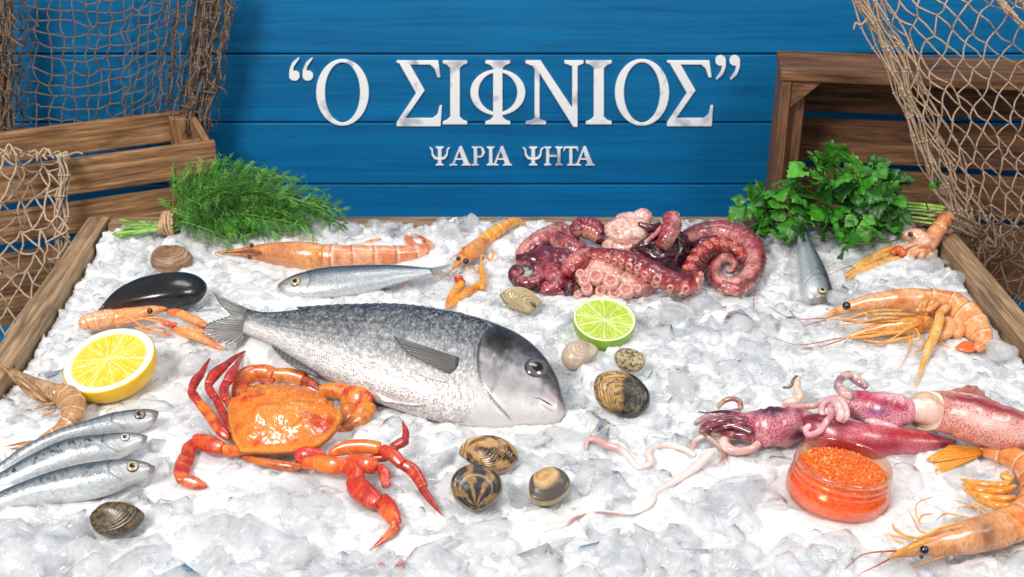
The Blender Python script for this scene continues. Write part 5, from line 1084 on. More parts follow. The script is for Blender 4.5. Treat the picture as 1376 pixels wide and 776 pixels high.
# second squid, on top at the right
s2 = thing('squid', 'pink speckled squid at the right edge with open mantle rim and looped pale arms', 'squid', Pz(1240, 570, 0))
m = MB(); rng = SR((752, 335, 222, .034), (800, 335, 246, .035), (900, 350, 268, .036), (1020, 380, 290, .036), (1160, 420, 290, .034), (1300, 450, 250, .032), (1440, 480, 180, .028), (1560, 500, 60, .022))
C, r, W, N = vtube(m, rng, n=90, nseg=36, ratio=.85, col=sq('#eaa598', '#d98480', '#f2c0b4', 7, d_at=[(.42, .75, .40, .16, '#8a2038')], p_at=[(.45, .05, .22, .3, '#f6ccc4'), (.02, 0, .02, 3, '#efd6b8'), (.62, -.3, .16, .3, '#f2beb0')]), caps=(.004, .04), disp=lambda U, A: wob(2, .05)(U, A)*sstep(.02, .15, U)); 
t0 = unit(C[4]-C[0]); nsg = 36; ang = np.linspace(0, 2*np.pi, nsg, endpoint=False); SL_ = .016     # the mantle is open: oblique mouth, no end cap
def cut(i, sa): return t0*SL_*max(0, 1-i/14)*sa[:, None]
for i_ in range(14): m.v[-1][i_*nsg:(i_+1)*nsg] += cut(i_, np.sin(ang))
apex = 90*nsg; m.f = [f for f in m.f if apex not in f]
m.build('mantle', M_SQUID, s2)
m = MB(); V = []; cc = []                                  # rolled rim and pale hollow inside it
prof = [(1.0, .003, 0), (1.015, .001, 0), (1.01, -.0010, 0), (.97, -.0012, 0), (.945, .0012, 1), (.86, .008, 1), (.80, .022, 2), (.4, .034, 2), (.02, .036, 2)]
for q_, d_, ci in prof:
    base_ = C[1]+(W[1]*np.cos(ang)[:, None]*r[5]+N[1]*np.sin(ang)[:, None]*r[5]*.85)*q_+t0*d_+cut(0, np.sin(ang))*min(1, q_)
    V.append(base_); cc.append(np.tile([lin('#f4e2c6'), lin('#dcc296'), lin('#b9985e')][ci], (nsg, 1)))
m.add(np.concatenate(V), grid_faces(len(prof), nsg), np.concatenate(cc)); m.build('mantle_rim', M_FLESH, s2, lay=False)
m = MB(); sheet(m, [Pz(*zR(x, y), z) for x, y, z in ((900, 222, .040), (1050, 250, .042), (1200, 300, .040))], [Pz(*zR(x, y), z) for x, y, z in ((930, 205, .034), (1060, 182, .034), (1185, 285, .036))], n=30, m=8, thick=.003, col=lambda U, Vv, G: bc('#d99080', '#c07068', 81, '#a04858')(U, U, G), ripple=.001, nrm=np.array([0, -.4, .9])); m.build('fin', M_SQUID, s2)
m = MB(); vtube(m, SR((1290, 450, 60, .030), (1320, 430, 100, .036), (1370, 410, 110, .040), (1440, 420, 60, .036)), n=24, nseg=14, ratio=.5, col=bc('#efc0b8', '#d98a90', 82, '#a04058')); m.build('fin', M_SQUID, s2)
m = MB(); vtube(m, SR((620, 325, 110, .033), (700, 332, 150, .034), (770, 338, 170, .034), (860, 345, 180, .034), (930, 350, 150, .034)), n=36, nseg=20, ratio=.8, col=bc('#f2e2d6', '#e6c4b4', 83, '#d9b0a0')); m.build('funnel', M_FLESH, s2)
m = MB(); vtube(m, SR((235, 275, 120, .030), (300, 295, 170, .032), (390, 312, 206, .034), (480, 325, 220, .035), (570, 335, 210, .035), (650, 340, 170, .034), (700, 345, 120, .033)), n=60, nseg=30, ratio=.72,
    col=sq('#e8a2ae', '#d07898', '#f2c0c8', 9, d_at=[(.58, .45, .10, .3, '#3a2448'), (.25, .7, .14, .35, '#b5183c'), (.45, .55, .2, .25, '#c02a50'), (.75, .3, .1, .3, '#b52048'), (.5, -.2, .14, .25, '#9a5a90')], p_at=[(.15, -.1, .12, .5, '#f4c4c0'), (.7, .85, .2, .25, '#efc0c8'), (.5, -.8, .3, .3, '#f0b4c4')]), caps=(.06, .08), disp=wob(4, .06)); m.build('head', M_SQUID, s2)
pk = bc('#f2c8c6', '#e0a0a6', 85, '#d08890')
ten(s2, [(330, 250, 70, .040), (260, 230, 70, .044), (215, 180, 56, .046), (240, 130, 50, .044), (290, 115, 60, .040), (340, 150, 60, .036), (400, 195, 40, .034)], bc('#e8c8c0', '#b08088', 86, '#7a4858'), S=SR)
ten(s2, [(290, 275, 56, .038), (200, 262, 50, .040), (140, 280, 44, .040), (110, 330, 44, .036), (120, 370, 46, .032), (60, 420, 44, .026), (15, 450, 44, .024), (30, 485, 40, .024), (90, 470, 44, .026), (140, 410, 48, .032), (180, 350, 44, .036), (150, 310, 40, .040)], pk, S=SR, n=110)
ten(s2, [(190, 270, 48, .046), (220, 310, 50, .048), (235, 360, 48, .044), (215, 400, 44, .038)], pk, S=SR)
ten(s2, [(230, 270, 48, .046), (258, 320, 50, .046), (262, 370, 50, .042), (235, 405, 40, .036)], pk, S=SR)
ten(s2, [(380, 395, 20, .030), (430, 408, 50, .030), (500, 425, 56, .029), (560, 435, 36, .028), (590, 438, 8, .027)], bc('#f0c8cc', '#e0a8b0', 87, '#d090a0'), S=SR)
ten(s2, [(40, 305, 30, .036), (-60, 312, 38, .030), (-150, 330, 40, .024)], pk, S=SR)
# ================================================================== lemon and lime halves
def mat_citrus(name, rough=.25, sss=.3, trans=0.0, bumpk=(260, .3), coat=.4):
    k = NT(name); a = k.attr('Col'); k.l(a.outputs['Color'], k.b.inputs['Base Color'])
    nz = k.n('ShaderNodeTexNoise', Scale=float(bumpk[0]), Detail=2.0); k.l(k.attr('tc').outputs['Vector'], nz.inputs['Vector']); k.l(k.bump(nz.outputs[0], bumpk[1], .0008), k.b.inputs['Normal'])
    k.set(Roughness=rough, Subsurface_Weight=sss, Subsurface_Radius=(.006, .004, .001), Subsurface_Scale=1.0, Coat_Weight=coat, Coat_Roughness=.15, Transmission_Weight=trans); return k.m
M_RIND = mat_citrus('citrus rind', .38, .2, bumpk=(700, .35), coat=.25)
M_PITH = mat_citrus('citrus pith', .6, .4, bumpk=(900, .2), coat=.05)
M_PULP = mat_citrus('citrus pulp', .16, .35, bumpk=(420, .35), coat=.7)
def citrus(label, name, cpx, a_px, z, tilt, roll, depth, pithw, segs, cols, seed, rot=0, mk_=.8):
    pl = Plane(*cpx, z, tilt, roll); c = pl.o; Rr = a_px*mpp(c)
    root = thing(name, label, name.split('_')[0], c-[0, 0, depth*.6])
    e1, e2, n = pl.e1, pl.e2, pl.n; na = 140
    ph = np.linspace(0, 2*np.pi, na, endpoint=False)
    rim = 1+.012*np.sin(ph*2+seed)+.008*np.sin(ph*3+1)
    def ringpts(q, h): return c + (e1*np.cos(ph)[:, None]+e2*np.sin(ph)[:, None])*(Rr*q*rim)[:, None] + n*h
    m = MB(); P = []; cc = []
    for t in np.linspace(0, 1, 22):
        q = math.sqrt(max(0, 1-t**2.2))*(1+.02*math.sin(t*3)); P.append(ringpts(max(q, .01), -depth*t-.0004))
    V = np.array(P); nn = vnoise(V, 160, seed, 3); cc = mixc(lin(cols[0]), lin(cols[1]), nn)
    P0 = ringpts(.985, .0006)[None]; V = np.concatenate([P0, V]); cc = np.concatenate([cc[:1], cc])
    m.add(V.reshape(-1, 3), grid_faces(len(V), na), cc.reshape(-1, 3)); m.build('rind', M_RIND, root)
    m = MB(); P = [ringpts(.987, .0004), ringpts(.96, .0010), ringpts(1-pithw*.5, .0011), ringpts(1-pithw, .0008), ringpts(1-pithw*1.15, -.002)]
    V = np.array(P); cc = np.stack([np.broadcast_to(lin(x), (na, 3)) for x in (cols[2], cols[3], cols[3], cols[3], cols[3])]); m.add(V.reshape(-1, 3), grid_faces(5, na), cc.reshape(-1, 3)); m.build('pith', M_PITH, root, lay=False)
    m = MB(); nr, na2 = 60, 360; q = np.linspace(.0, 1-pithw*.98, nr); a = np.linspace(0, 2*np.pi, na2, endpoint=False)
    Q, A = np.meshgrid(q, a, indexing='ij'); cenx = np.array([.06*math.cos(seed), .05*math.sin(seed)])
    X = Q*np.cos(A); Y = Q*np.sin(A); k = 1-Q/(1-pithw); X = X+cenx[0]*k; Y = Y+cenx[1]*k
    sa = (A+rot)/(2*np.pi)*segs; sa = sa+.10*np.sin(A*2+seed)+.06*np.sin(A*5+seed*2); fr = np.abs(sa-np.round(sa))*2*np.pi/segs*Q
    memb = 1-sstep(.006, .020, fr); memb = np.maximum(memb, 1-sstep(.02, .06, Q)); memb = np.maximum(memb, sstep(1-pithw-.045, 1-pithw-.01, Q))
    st = vnoise(np.stack([np.cos(A)*14*np.ones_like(Q), np.sin(A)*14, Q*3.5], -1), 1.6, seed+3, 3); st2 = vnoise(np.stack([np.cos(A)*30, np.sin(A)*30, Q*5], -1), 1.4, seed+5, 2)
    cc = mixc(lin(cols[4]), lin(cols[5]), sstep(.3, .7, st)); cc = mixc(cc, lin(cols[6]), sstep(.60, .76, st2)*.65); cc = mixc(cc, lin(cols[3]), memb*mk_)
    H = (st-.5)*.0018*(1-memb)*sstep(0, .1, Q)-.0004+memb*.0005
    V = c + e1*(X*Rr)[..., None]+e2*(Y*Rr)[..., None]+n*H[..., None]
    m.add(V.reshape(-1, 3), grid_faces(nr, na2), cc.reshape(-1, 3)); m.build('flesh', M_PULP, root, lay=False)
    return root
citrus('half lemon with its cut yellow face up, at the left of the ice', 'lemon_half', (146, 484), 61.5, .033, 16, -7, .034, .17, 10, ('#f2b705', '#f7cb14', '#f8d94a', '#fbf6dc', '#f0c020', '#f6d648', '#fbefae'), 2, mk_=.42)
citrus('half lime with its cut green face up, below the octopus', 'lime_half', (812, 429), 43, .026, 16, 3, .027, .085, 10, ('#6f9a10', '#9bc020', '#c6dc6a', '#f0f3cf', '#a8bf28', '#c3d450', '#dfe88e'), 5, rot=.3)

# ================================================================== jar of roe
def veil(k, fac, tint, glossrough, ior, under=None):
    """surface that lets part of the light straight through and reflects by fresnel"""
    tr = k.n('ShaderNodeBsdfTransparent'); tr.inputs[0].default_value = (*tint, 1)
    if under is not None:
        mx = k.n('ShaderNodeMixShader'); k.l(under, mx.inputs[2]); k.l(tr.outputs[0], mx.inputs[1])
        if hasattr(fac, 'is_linked'): k.l(fac, mx.inputs[0])
        else: mx.inputs[0].default_value = fac
        body = mx.outputs[0]
    else: body = tr.outputs[0]
    gl = k.n('ShaderNodeBsdfGlossy'); gl.inputs['Roughness'].default_value = glossrough
    fr = k.n('ShaderNodeFresnel'); fr.inputs[0].default_value = ior
    ge = k.n('ShaderNodeNewGeometry'); iv_ = k.n('ShaderNodeMath', operation='SUBTRACT'); iv_.inputs[0].default_value = 1; k.l(ge.outputs['Backfacing'], iv_.inputs[1])
    mu = k.n('ShaderNodeMath', operation='MULTIPLY'); k.l(fr.outputs[0], mu.inputs[0]); k.l(iv_.outputs[0], mu.inputs[1])
    m2 = k.n('ShaderNodeMixShader'); k.l(mu.outputs[0], m2.inputs[0]); k.l(body, m2.inputs[1]); k.l(gl.outputs[0], m2.inputs[2])
    return m2, gl, fr
def mat_glass():
    k = NT('jar glass'); m2, gl, fr = veil(k, 0, (1, .90, .80), .04, 2.0)  # orange tint stands in for roe colour refracted through the glass
    lw = k.n('ShaderNodeLayerWeight'); lw.inputs[0].default_value = .35
    pw = k.n('ShaderNodeMath', operation='POWER'); pw.inputs[1].default_value = 1.6; k.l(lw.outputs['Facing'], pw.inputs[0])
    ml_ = k.n('ShaderNodeMath', operation='MULTIPLY'); ml_.inputs[1].default_value = .8; k.l(pw.outputs[0], ml_.inputs[0])
    tl = k.n('ShaderNodeBsdfTranslucent'); tl.inputs[0].default_value = (1, .62, .38, 1); gg = k.n('ShaderNodeBsdfGlossy'); gg.inputs['Roughness'].default_value = .06  # refracted roe at grazing edges painted as an orange translucent colour
    mm = k.n('ShaderNodeMixShader'); mm.inputs[0].default_value = .5; k.l(tl.outputs[0], mm.inputs[1]); k.l(gg.outputs[0], mm.inputs[2])
    m3 = k.n('ShaderNodeMixShader'); k.l(ml_.outputs[0], m3.inputs[0]); k.l(m2.outputs[0], m3.inputs[1]); k.l(mm.outputs[0], m3.inputs[2])
    k.l(m3.outputs[0], k.t.nodes['Material Output'].inputs[0]); return k.m
M_GLASS = mat_glass()
k = NT('salmon roe'); a = k.attr('Col'); k.l(a.outputs['Color'], k.b.inputs['Base Color'])
k.set(Roughness=.10, Subsurface_Weight=.6, Subsurface_Radius=(.004, .0012, .0002), Subsurface_Scale=1.0, Coat_Weight=.8, Coat_Roughness=.05, Transmission_Weight=.15, IOR=1.35); M_ROE = k.m
k = NT('roe mass'); v = k.n('ShaderNodeTexVoronoi', Scale=420.0); k.l(k.attr('tc').outputs['Vector'], v.inputs['Vector'])
k.l(k.ramp(v.outputs['Distance'], [(0.1, tuple(lin('#ff9430'))), (0.7, tuple(lin('#ff6410')))]), k.b.inputs['Base Color']); k.l(k.bump(v.outputs['Distance'], -.6, .001), k.b.inputs['Normal'])
k.set(Roughness=.15, Subsurface_Weight=.6, Subsurface_Radius=(.008, .003, .0006), Subsurface_Scale=1.0); M_ROEM = k.m
base = Pz(1122, 672, -.003); axis = unit(np.array([.10, .06, 1.0])); jx = unit(np.cross([0, 1, 0], axis)); jy = np.cross(axis, jx)
jar = thing('caviar_jar', 'small open glass jar full of orange salmon roe standing on the ice', 'jar', base)
JR = 66*mpp(base)
def lathe(mb, prof, n=72, col=None):
    a = np.linspace(0, 2*np.pi, n, endpoint=False); V = []
    for r_, h in prof:
        for t in a: V.append(base+axis*h+(jx*math.cos(t)+jy*math.sin(t))*r_)
    V = np.array(V); mb.add(V, grid_faces(len(prof), n), col)
k_ = JR; h = .036
outer = [(0.001, 0), (k_*.86, 0), (k_*.97, .002), (k_*1.03, .006), (k_*1.04, .014), (k_*1.02, .019), (k_*.96, .0215), (k_*.955, .0225), (k_*.985, .0240), (k_*.985, .0252), (k_*.955, .0265), (k_*.955, .0280), (k_*.985, .0295), (k_*.985, .0305), (k_*.95, .0320), (k_*.95, .0340), (k_*.965, .0352), (k_*.955, h+.0008), (k_*.915, h+.0010), (k_*.895, h-.0006)]
inner = [(k_*.895, .034), (k_*.89, .023), (k_*.965, .0195), (k_*1.017, .0148), (k_*1.01, .0066), (k_*.935, .0026), (0.001, .0024)]
m = MB(); lathe(m, outer+inner); m.build('glass', M_GLASS, jar)
m = MB(); fl = .0285; lathe(m, [(.001, .0034), (k_*.93, .0030), (k_*1.005, .0068), (k_*1.012, .0145), (k_*.96, .0190), (k_*.90, .0215), (k_*.885, .0235), (k_*.885, fl), (.001, fl+.0005)], col=lin('#ff6a0a')); m.build('roe_mass', M_ROEM, jar, lay=False)
m = MB(); er = .00115; ico = bmesh.new(); bmesh.ops.create_icosphere(ico, subdivisions=2, radius=er); iv = np.array([v.co[:] for v in ico.verts]); iff = [tuple(v.index for v in f.verts) for f in ico.faces]; ico.free()
pts = []; tries = 0
while len(pts) < 1500 and tries < 30000:
    tries += 1; t = random.random()*2*math.pi; rr = math.sqrt(random.random())*(k_*.882-er); q_ = np.array([rr*math.cos(t), rr*math.sin(t), 0]); lay = 0
    if all((q_[0]-o[0])**2+(q_[1]-o[1])**2 > (er*1.5)**2 for o in pts): pts.append(q_)
for q_ in pts:
    d = 1-(q_[0]**2+q_[1]**2)/(k_*.86)**2
    p = base+jx*q_[0]+jy*q_[1]+axis*(fl-.0002+random.random()*.0009+.0010*d); g_ = random.random()
    m.add(p+iv*(.9+.2*random.random()), iff, lin('#ffae5a') if g_ > .90 else mixc(lin('#ff8a2a'), lin('#fb4a0a'), np.full(len(iv), g_)))  # a few paler eggs paint the bright glint dots as egg colour
roe = m.build('roe', M_ROE, jar, lay=False); roe['kind'] = 'stuff'
# ================================================================== dill
def mat_leaf(name, rough=.45, trans=.25):
    k = NT(name); a = k.attr('Col'); k.l(a.outputs['Color'], k.b.inputs['Base Color'])
    nz = k.n('ShaderNodeTexNoise', Scale=300.0, Detail=3.0); k.l(k.attr('tc').outputs['Vector'], nz.inputs['Vector']); k.l(k.bump(nz.outputs[0], .3, .0008), k.b.inputs['Normal'])
    k.set(Roughness=rough, Subsurface_Weight=.15, Subsurface_Radius=(.001, .003, .0005), Subsurface_Scale=1.0, Coat_Weight=.15, Coat_Roughness=.3); return k.m
M_LEAF = mat_leaf('leaf'); M_STALK = mat_leaf('stalk', .35)
zd = ZM(140, 200, 4.047)
dill = thing('dill_bunch', 'bunch of feathery green dill tied at its stalks on the back left rim', 'herb bunch', Pz(*zd(500, 430), .02))
rs = random.Random(5)
for i, (y0, x0, w) in enumerate(((386, 75, 14), (410, 95, 13), (436, 85, 22), (466, 40, 24), (482, 70, 20), (400, 150, 12))):
    m = MB(); vtube(m, [(*zd(x0, y0), w/8.1, .022+.002*i % .006), (*zd(200, y0*.55+425*.45), w/8.1, .026), (*zd(340, y0*.25+410*.75), w/8.6, .030), (*zd(460, 380), w/9, .036)], n=24, nseg=10, col=bc('#6f9a3a' if i % 2 else '#4f8a2c', '#9cc25a', 100+i, '#3a6a1c'), caps=(.01, .02)); m.build('stalk', M_STALK, dill)
m = MB(); tw = bc('#d8b48c', '#b08a60', 110, '#8a6844')
c0 = Pz(*zd(348, 405), .030)
for kx in range(6):
    a = np.linspace(0, 2*np.pi, 26); ringp = c0+np.stack([np.full(26, (kx-2.5)*.0026), np.cos(a)*.016, np.sin(a)*.0125], -1)+np.stack([.002*np.sin(a+kx), 0*a, 0*a], -1)
    ptube(m, ringp, .0018, nseg=6, n=60, col=tw)
ptube(m, [c0+[.004, -.012, .008], c0+[.014, -.008, .019], c0+[.024, .0, .022], c0+[.018, .004, .013], c0+[.004, -.004, .012]], .0012, 6, 30, col=tw)
m.build('twine', mat_organic('twine', rough=.8, sss=0, coat=0, nscale=900, nstr=.6), dill)
# fronds: stem > side branches > hair leaves
HV, HF, HC = [], [], []
def hair(p, d, L, r, c):
    """thin three-sided bent needle"""
    d = unit(d); x = unit(np.cross(d, [.3, .5, .8])); y = np.cross(d, x); bend = np.array([0, 0, -1])*L*.12
    o = len(HV)
    for t, q in ((0, 1), (.5, .85), (1, .25)):
        b = p+d*L*t+bend*t*t
        for k in range(3): HV.append(b+(x*math.cos(k*2.094)+y*math.sin(k*2.094))*r*q); HC.append(c)
    for s in (0, 3):
        for k in range(3): HF.append((o+s+k, o+s+(k+1) % 3, o+s+3+(k+1) % 3, o+s+3+k))
    HF.append((o+8, o+7, o+6))
def rv(s=1): return np.array([rs.gauss(0, s), rs.gauss(0, s), rs.gauss(0, s)])
greens = [lin(x) for x in ('#2a6414', '#3c8220', '#55a02e', '#30701a', '#78b848')]
tips = []
def frond(P, dense, L0, shade):
    """one feathery frond along the points P"""
    n = len(P); col = mixc(lin('#4f8a2c'), lin('#8fc256'), rs.random())
    for a_, b_ in zip(P[:-1:2], P[2::2]): hair(a_, b_-a_, np.linalg.norm(b_-a_)*1.08, .0009, col*shade)
    pl_n = unit(rv()+np.array([0, -.8, .6]))
    for j in range(dense):
        t = .30+.70*(j+rs.random()*.5)/dense; k_ = min(n-2, int(t*(n-1))); b_ = P[k_]; tan = unit(P[k_+1]-P[max(0, k_-1)])
        sd = unit(np.cross(tan, pl_n))
        for sgn in (-1, 1):
            side = unit(sd*sgn*.75+tan*.75+rv(.16)); L = L0*(1.05-.75*t)*rs.uniform(.75, 1.2)
            g = mixc(greens[rs.randrange(5)], greens[4], .25*t)*shade*rs.uniform(.8, 1.2); hair(b_, side, L, .00052, g)
            sd2 = unit(np.cross(side, pl_n))
            for h_ in range(6):
                q_ = b_+side*L*(.22+.13*h_)
                for s2 in (-1, 1): hair(q_, unit(side*.8+sd2*s2*.7+rv(.2)), L*.34*(1-.09*h_)*rs.uniform(.7, 1.2), .00040, g*rs.uniform(.9, 1.3))
TOPX = [400, 500, 640, 720, 880, 1010, 1120, 1220, 1310]; TOPY = [310, 235, 120, 85, 105, 125, 150, 250, 330]; BOTY = [430, 455, 480, 478, 470, 450, 440, 440, 430]
for i in range(62):
    u = rs.random()**.85; ex = 440+u*860; top = np.interp(ex, TOPX, TOPY); bot = np.interp(ex, TOPX, BOTY)
    v = rs.random(); ey = top+10+(bot-top-14)*v; hgt = .030+(1-v)*(bot-top)/4.05*.00092*.55
    p1 = Pz(*zd(ex, ey), hgt); p0 = c0+np.array([.008, rs.gauss(0, .007), rs.gauss(.002, .005)])
    mid = p0*.45+p1*.55+np.array([-.01, 0, .012+.020*rs.random()])+rv(.005)
    C = spline([p0, mid, p1, p1+np.array([.012, -.004, -.010])], 30)
    frond(C, 11, .036*(.75+.5*rs.random()), rs.uniform(.55, 1.25))
m = MB(); m.add(np.array(HV), HF, np.array(HC)); m.build('fronds', M_LEAF, dill, lay=False)

# ================================================================== parsley
zp = ZM(980, 180, 4.3)
pars = thing('parsley_bunch', 'bunch of flat green parsley lying on the back right rim before the crate', 'herb bunch', Pz(*zp(620, 500), .02))
def leaflet(lobes=3):
    """toothed outline, base at origin, tip at (0,1)"""
    pts = [(0, 0)]
    prof = [(.10, .10), (.30, .22), (.27, .30), (.44, .38), (.40, .46), (.50, .56), (.36, .60), (.38, .72), (.24, .74), (.24, .88), (.12, .88), (.08, 1.0)]
    pts += prof+[(0, 1.06)]+[(-x*rs.uniform(.9, 1.1), y) for x, y in reversed(prof)]
    return np.array(pts)
LV = MB()
def leaf(p, d, up, size, col, lobes=3):
    """one parsley leaf: three toothed leaflets curved in space"""
    d = unit(d); up = unit(up-d*np.dot(up, d)); s = np.cross(d, up)
    specs = [(0, 1.0, .30)]+([(55, .72, .12), (-55, .72, .12)] if lobes >= 3 else [])
    for ang, sc, off in specs:
        a = R(ang+rs.uniform(-8, 8)); dd = d*math.cos(a)+s*math.sin(a); ss = np.cross(dd, up)
        O = leaflet(); k = len(O); cup = rs.uniform(-.25, .35); droop = rs.uniform(.05, .5); wv = rs.uniform(0, 6)
        rings = [0.0, .35, .7, 1.0]; V = []; C = []; cen = np.array([0, .48])
        def pos(q):
            x, y = q; z = cup*x*x*1.8-droop*y*y*.45+.06*math.sin(x*9+wv)+.05*math.sin(y*8+wv)
            return p+(dd*(y*sc+off)+ss*x*sc*.95+up*z*sc)*size
        for r_ in rings:
            for o_ in O:
                q = cen+(o_-cen)*r_; V.append(pos(q)); ang2 = math.atan2(o_[0], o_[1]-.0+1e-6)
                vein = .5+.5*math.cos(ang2*9); C.append(col*(.88+.22*vein)*(1 if r_ < 1 else .95))
        V = np.array(V); n = len(V); F = grid_faces(len(rings), k); V2 = V-up*.0005
        F2 = [tuple(reversed([i+n for i in f])) for f in F]
        e = (len(rings)-1)*k; F3 = [(e+j, e+(j+1) % k, e+(j+1) % k+n, e+j+n) for j in range(k)]
        LV.add(np.concatenate([V, V2]), F+F2+F3, np.array(C+[c*.9 for c in C]))
pg = [lin(x) for x in ('#2a6a12', '#3f8a1e', '#1f5410', '#56a030', '#347a18')]
root_p = Pz(*zp(1010, 440), .026)
big = [(590, 110, 105, 90), (500, 150, 90, 80), (430, 215, 130, 110), (590, 190, 90, 75), (740, 190, 120, 90), (520, 280, 110, 85), (850, 215, 100, 80), (920, 260, 90, 80), (150, 330, 100, 80), (60, 440, 105, 80), (180, 440, 110, 80), (300, 330, 120, 90), (290, 400, 120, 90), (340, 520, 130, 95), (420, 580, 120, 90), (380, 360, 100, 80), (560, 380, 110, 95), (520, 450, 120, 90), (640, 560, 90, 80), (690, 620, 120, 100), (770, 540, 110, 90), (850, 400, 120, 95), (800, 350, 110, 85), (900, 330, 110, 85), (740, 420, 90, 80), (660, 330, 100, 80), (880, 480, 100, 80), (470, 510, 110, 90), (560, 530, 100, 80), (980, 380, 90, 70), (640, 270, 110, 90), (330, 270, 100, 80), (700, 480, 110, 85), (250, 480, 110, 80), (790, 270, 100, 80), (430, 430, 110, 90), (1000, 480, 80, 60), (940, 540, 80, 55), (840, 560, 80, 60), (610, 460, 100, 80)]
stalks = []
for i in range(96):
    if i < len(big): x, y, w, _ = big[i]
    else:
        b = big[rs.randrange(len(big))]; x, y, w = b[0]+rs.gauss(0, 40), b[1]+rs.gauss(25, 30), b[2]*rs.uniform(.7, .95)
        if y > 590: y = 560
    back = i >= len(big)
    z = np.clip((470-y)/420*.085+.046, .040, .14)+(-.014 if back else .004)
    p = Pz(*zp(x, y), max(.034, z)); size = w/4.3*mpp(p)*1.25
    away = unit(p-(root_p+np.array([-.09, 0, .01])))
    d = unit(away*[1, .6, .9]+rv(.35)+[0, -.25, 0]); up = unit(np.array([rs.gauss(0, .35), -.75+rs.gauss(0, .3), .8]))
    col = pg[rs.randrange(5)]*rs.uniform(.55, 1.15)
    leaf(p-d*size*.62, d, up, size, col)
    if i < 60: stalks.append((p-d*size*.45, col))
leaf(Pz(*zp(1160, 345), .055), [.1, 0, 1], [-.5, -1, 0], .011, pg[1], 1); leaf(Pz(*zp(1190, 330), .055), [.15, 0, 1], [.5, -1, 0], .013, pg[2], 1)
LV.build('leaves', M_LEAF, pars, lay=False)
m = MB()
for q, col in stalks:
    mid = (q+root_p)/2+np.array([0, 0, -.008])+rv(.008); ptube(m, [root_p+rv(.005), mid, q], [.0015, .0011, .0008], 5, 14, col=mixc(lin('#5a9428'), col, .3))
m.build('leaf_stems', M_STALK, pars, lay=False)
for i, (x0, y0, x1, y1, w, c) in enumerate(((960, 400, 1255, 430, 26, '#7fae34'), (980, 420, 1250, 445, 18, '#6a9c2c'), (970, 450, 1200, 480, 18, '#5a8c28'), (960, 480, 1200, 500, 16, '#6a8a3a'), (940, 500, 1180, 520, 14, '#8a9a5a'), (1000, 440, 1240, 455, 14, '#86a84a'))):
    m = MB(); vtube(m, [(*zp(x0-80, y0-10), w/10, .032), (*zp((x0+x1)/2, (y0+y1)/2-4), w/9, .034), (*zp(x1, y1), w/8.6, .034)], n=20, nseg=9, col=bc(c, '#a8c860', 120+i, '#4a7a1c'), caps=(.01, .01)); m.build('stalk', M_STALK, pars)
m = MB(); ptube(m, [Pz(*zp(1150, 440), .036), Pz(*zp(1140, 400), .045), Pz(*zp(1165, 350), .055)], .0009, 5, 14, col=lin('#2f5a18')); m.build('stalk', M_STALK, pars, lay=False)
# ================================================================== fishing nets
def mat_cord(name, c1, c2):
    k = NT(name); nz = k.n('ShaderNodeTexNoise', Scale=700.0, Detail=3.0); k.l(k.attr('tc').outputs['Vector'], nz.inputs['Vector'])
    k.l(k.ramp(nz.outputs[0], [(.3, c1), (.7, c2)]), k.b.inputs['Base Color']); k.l(k.bump(nz.outputs[0], .6, .0008), k.b.inputs['Normal']); k.set(Roughness=.85); return k.m
M_CORD1 = mat_cord('grey brown cord', tuple(lin('#5c4a3c')), tuple(lin('#9a8068')))
M_CORD2 = mat_cord('tan cord', tuple(lin('#a08266')), tuple(lin('#dcc0a2')))
M_CORD3 = mat_cord('pale cord', tuple(lin('#a88c72')), tuple(lin('#dcc6ac')))
nr_ = random.Random(9)
def cord(mb, pts, r, n, ns=5):
    C = spline(pts, n); T = unit(np.gradient(C, axis=0)); W = unit(np.cross(T, [0.1, 1, 0.05])); N = np.cross(W, T)
    tw = np.linspace(0, 9, n)[:, None]
    W2 = W*np.cos(tw)+N*np.sin(tw); N2 = np.cross(W2, T)
    sweep(mb, C, W2, N2, r, r, ns)
def netting(mb, S, nu, nv, r, wob=.002, diamond=True, knot=1.5, sag=.0, drop=0.0):
    """mesh of cords with knots: S(i,j) -> world point"""
    G = {}
    for j in range(nv+1):
        for i in range(nu+1):
            if diamond and (i+j) % 2: continue
            p = S(i/nu, j/nv)
            if p is None: continue
            G[i, j] = np.asarray(p, float)+np.array([nr_.gauss(0, wob), nr_.gauss(0, wob), nr_.gauss(0, wob)])
    for (i, j), p in G.items():
        for di, dj in (((1, 1), (-1, 1)) if diamond else ((1, 0), (0, 1))):
            q = G.get((i+di, j+dj))
            if q is None or nr_.random() < drop: continue
            L = np.linalg.norm(q-p); b = np.array([nr_.gauss(0, .07), nr_.gauss(0, .07), -abs(nr_.gauss(sag, .03))])*L
            cord(mb, [p, (p+q)/2+b, q], r, 6)
        ball(mb, p, r*knot, nu=5, nv=6)
# left hanging net, drooping between its gathered folds
nl = thing('fishing_net', 'grey brown net draped on the blue wall above the left crate', 'fishing net', Py(160, 100, WALL_Y-.05))
m = MB(); yN = WALL_Y-.035
xs_u = [0, .10, .22, .36, .50, .62, .72, .80, .88, .94, 1.0]; xs_p = [8, 30, 75, 120, 165, 200, 225, 244, 262, 282, 318]
def Sl(u, v):
    top = -30; px = np.interp(u, xs_u, xs_p); sagc = 34*math.sin(min(1, u/.8)*math.pi)**1.0 if u < .8 else 0
    py = top+v*228+sagc*(.4+.9*v)-(60*v*(u/.75) if u < .75 else 60*v*(1-(u-.75)*1.5))+14*v
    lean = -(px-30)*.10*v if u > .5 else 0
    yy = yN-.012*math.sin(u*9)-(.02*math.sin(u*60) if u > .74 else 0)
    return Py(px+lean, py, yy)
netting(m, Sl, 20, 15, .00095, .0025, diamond=False, sag=.04)
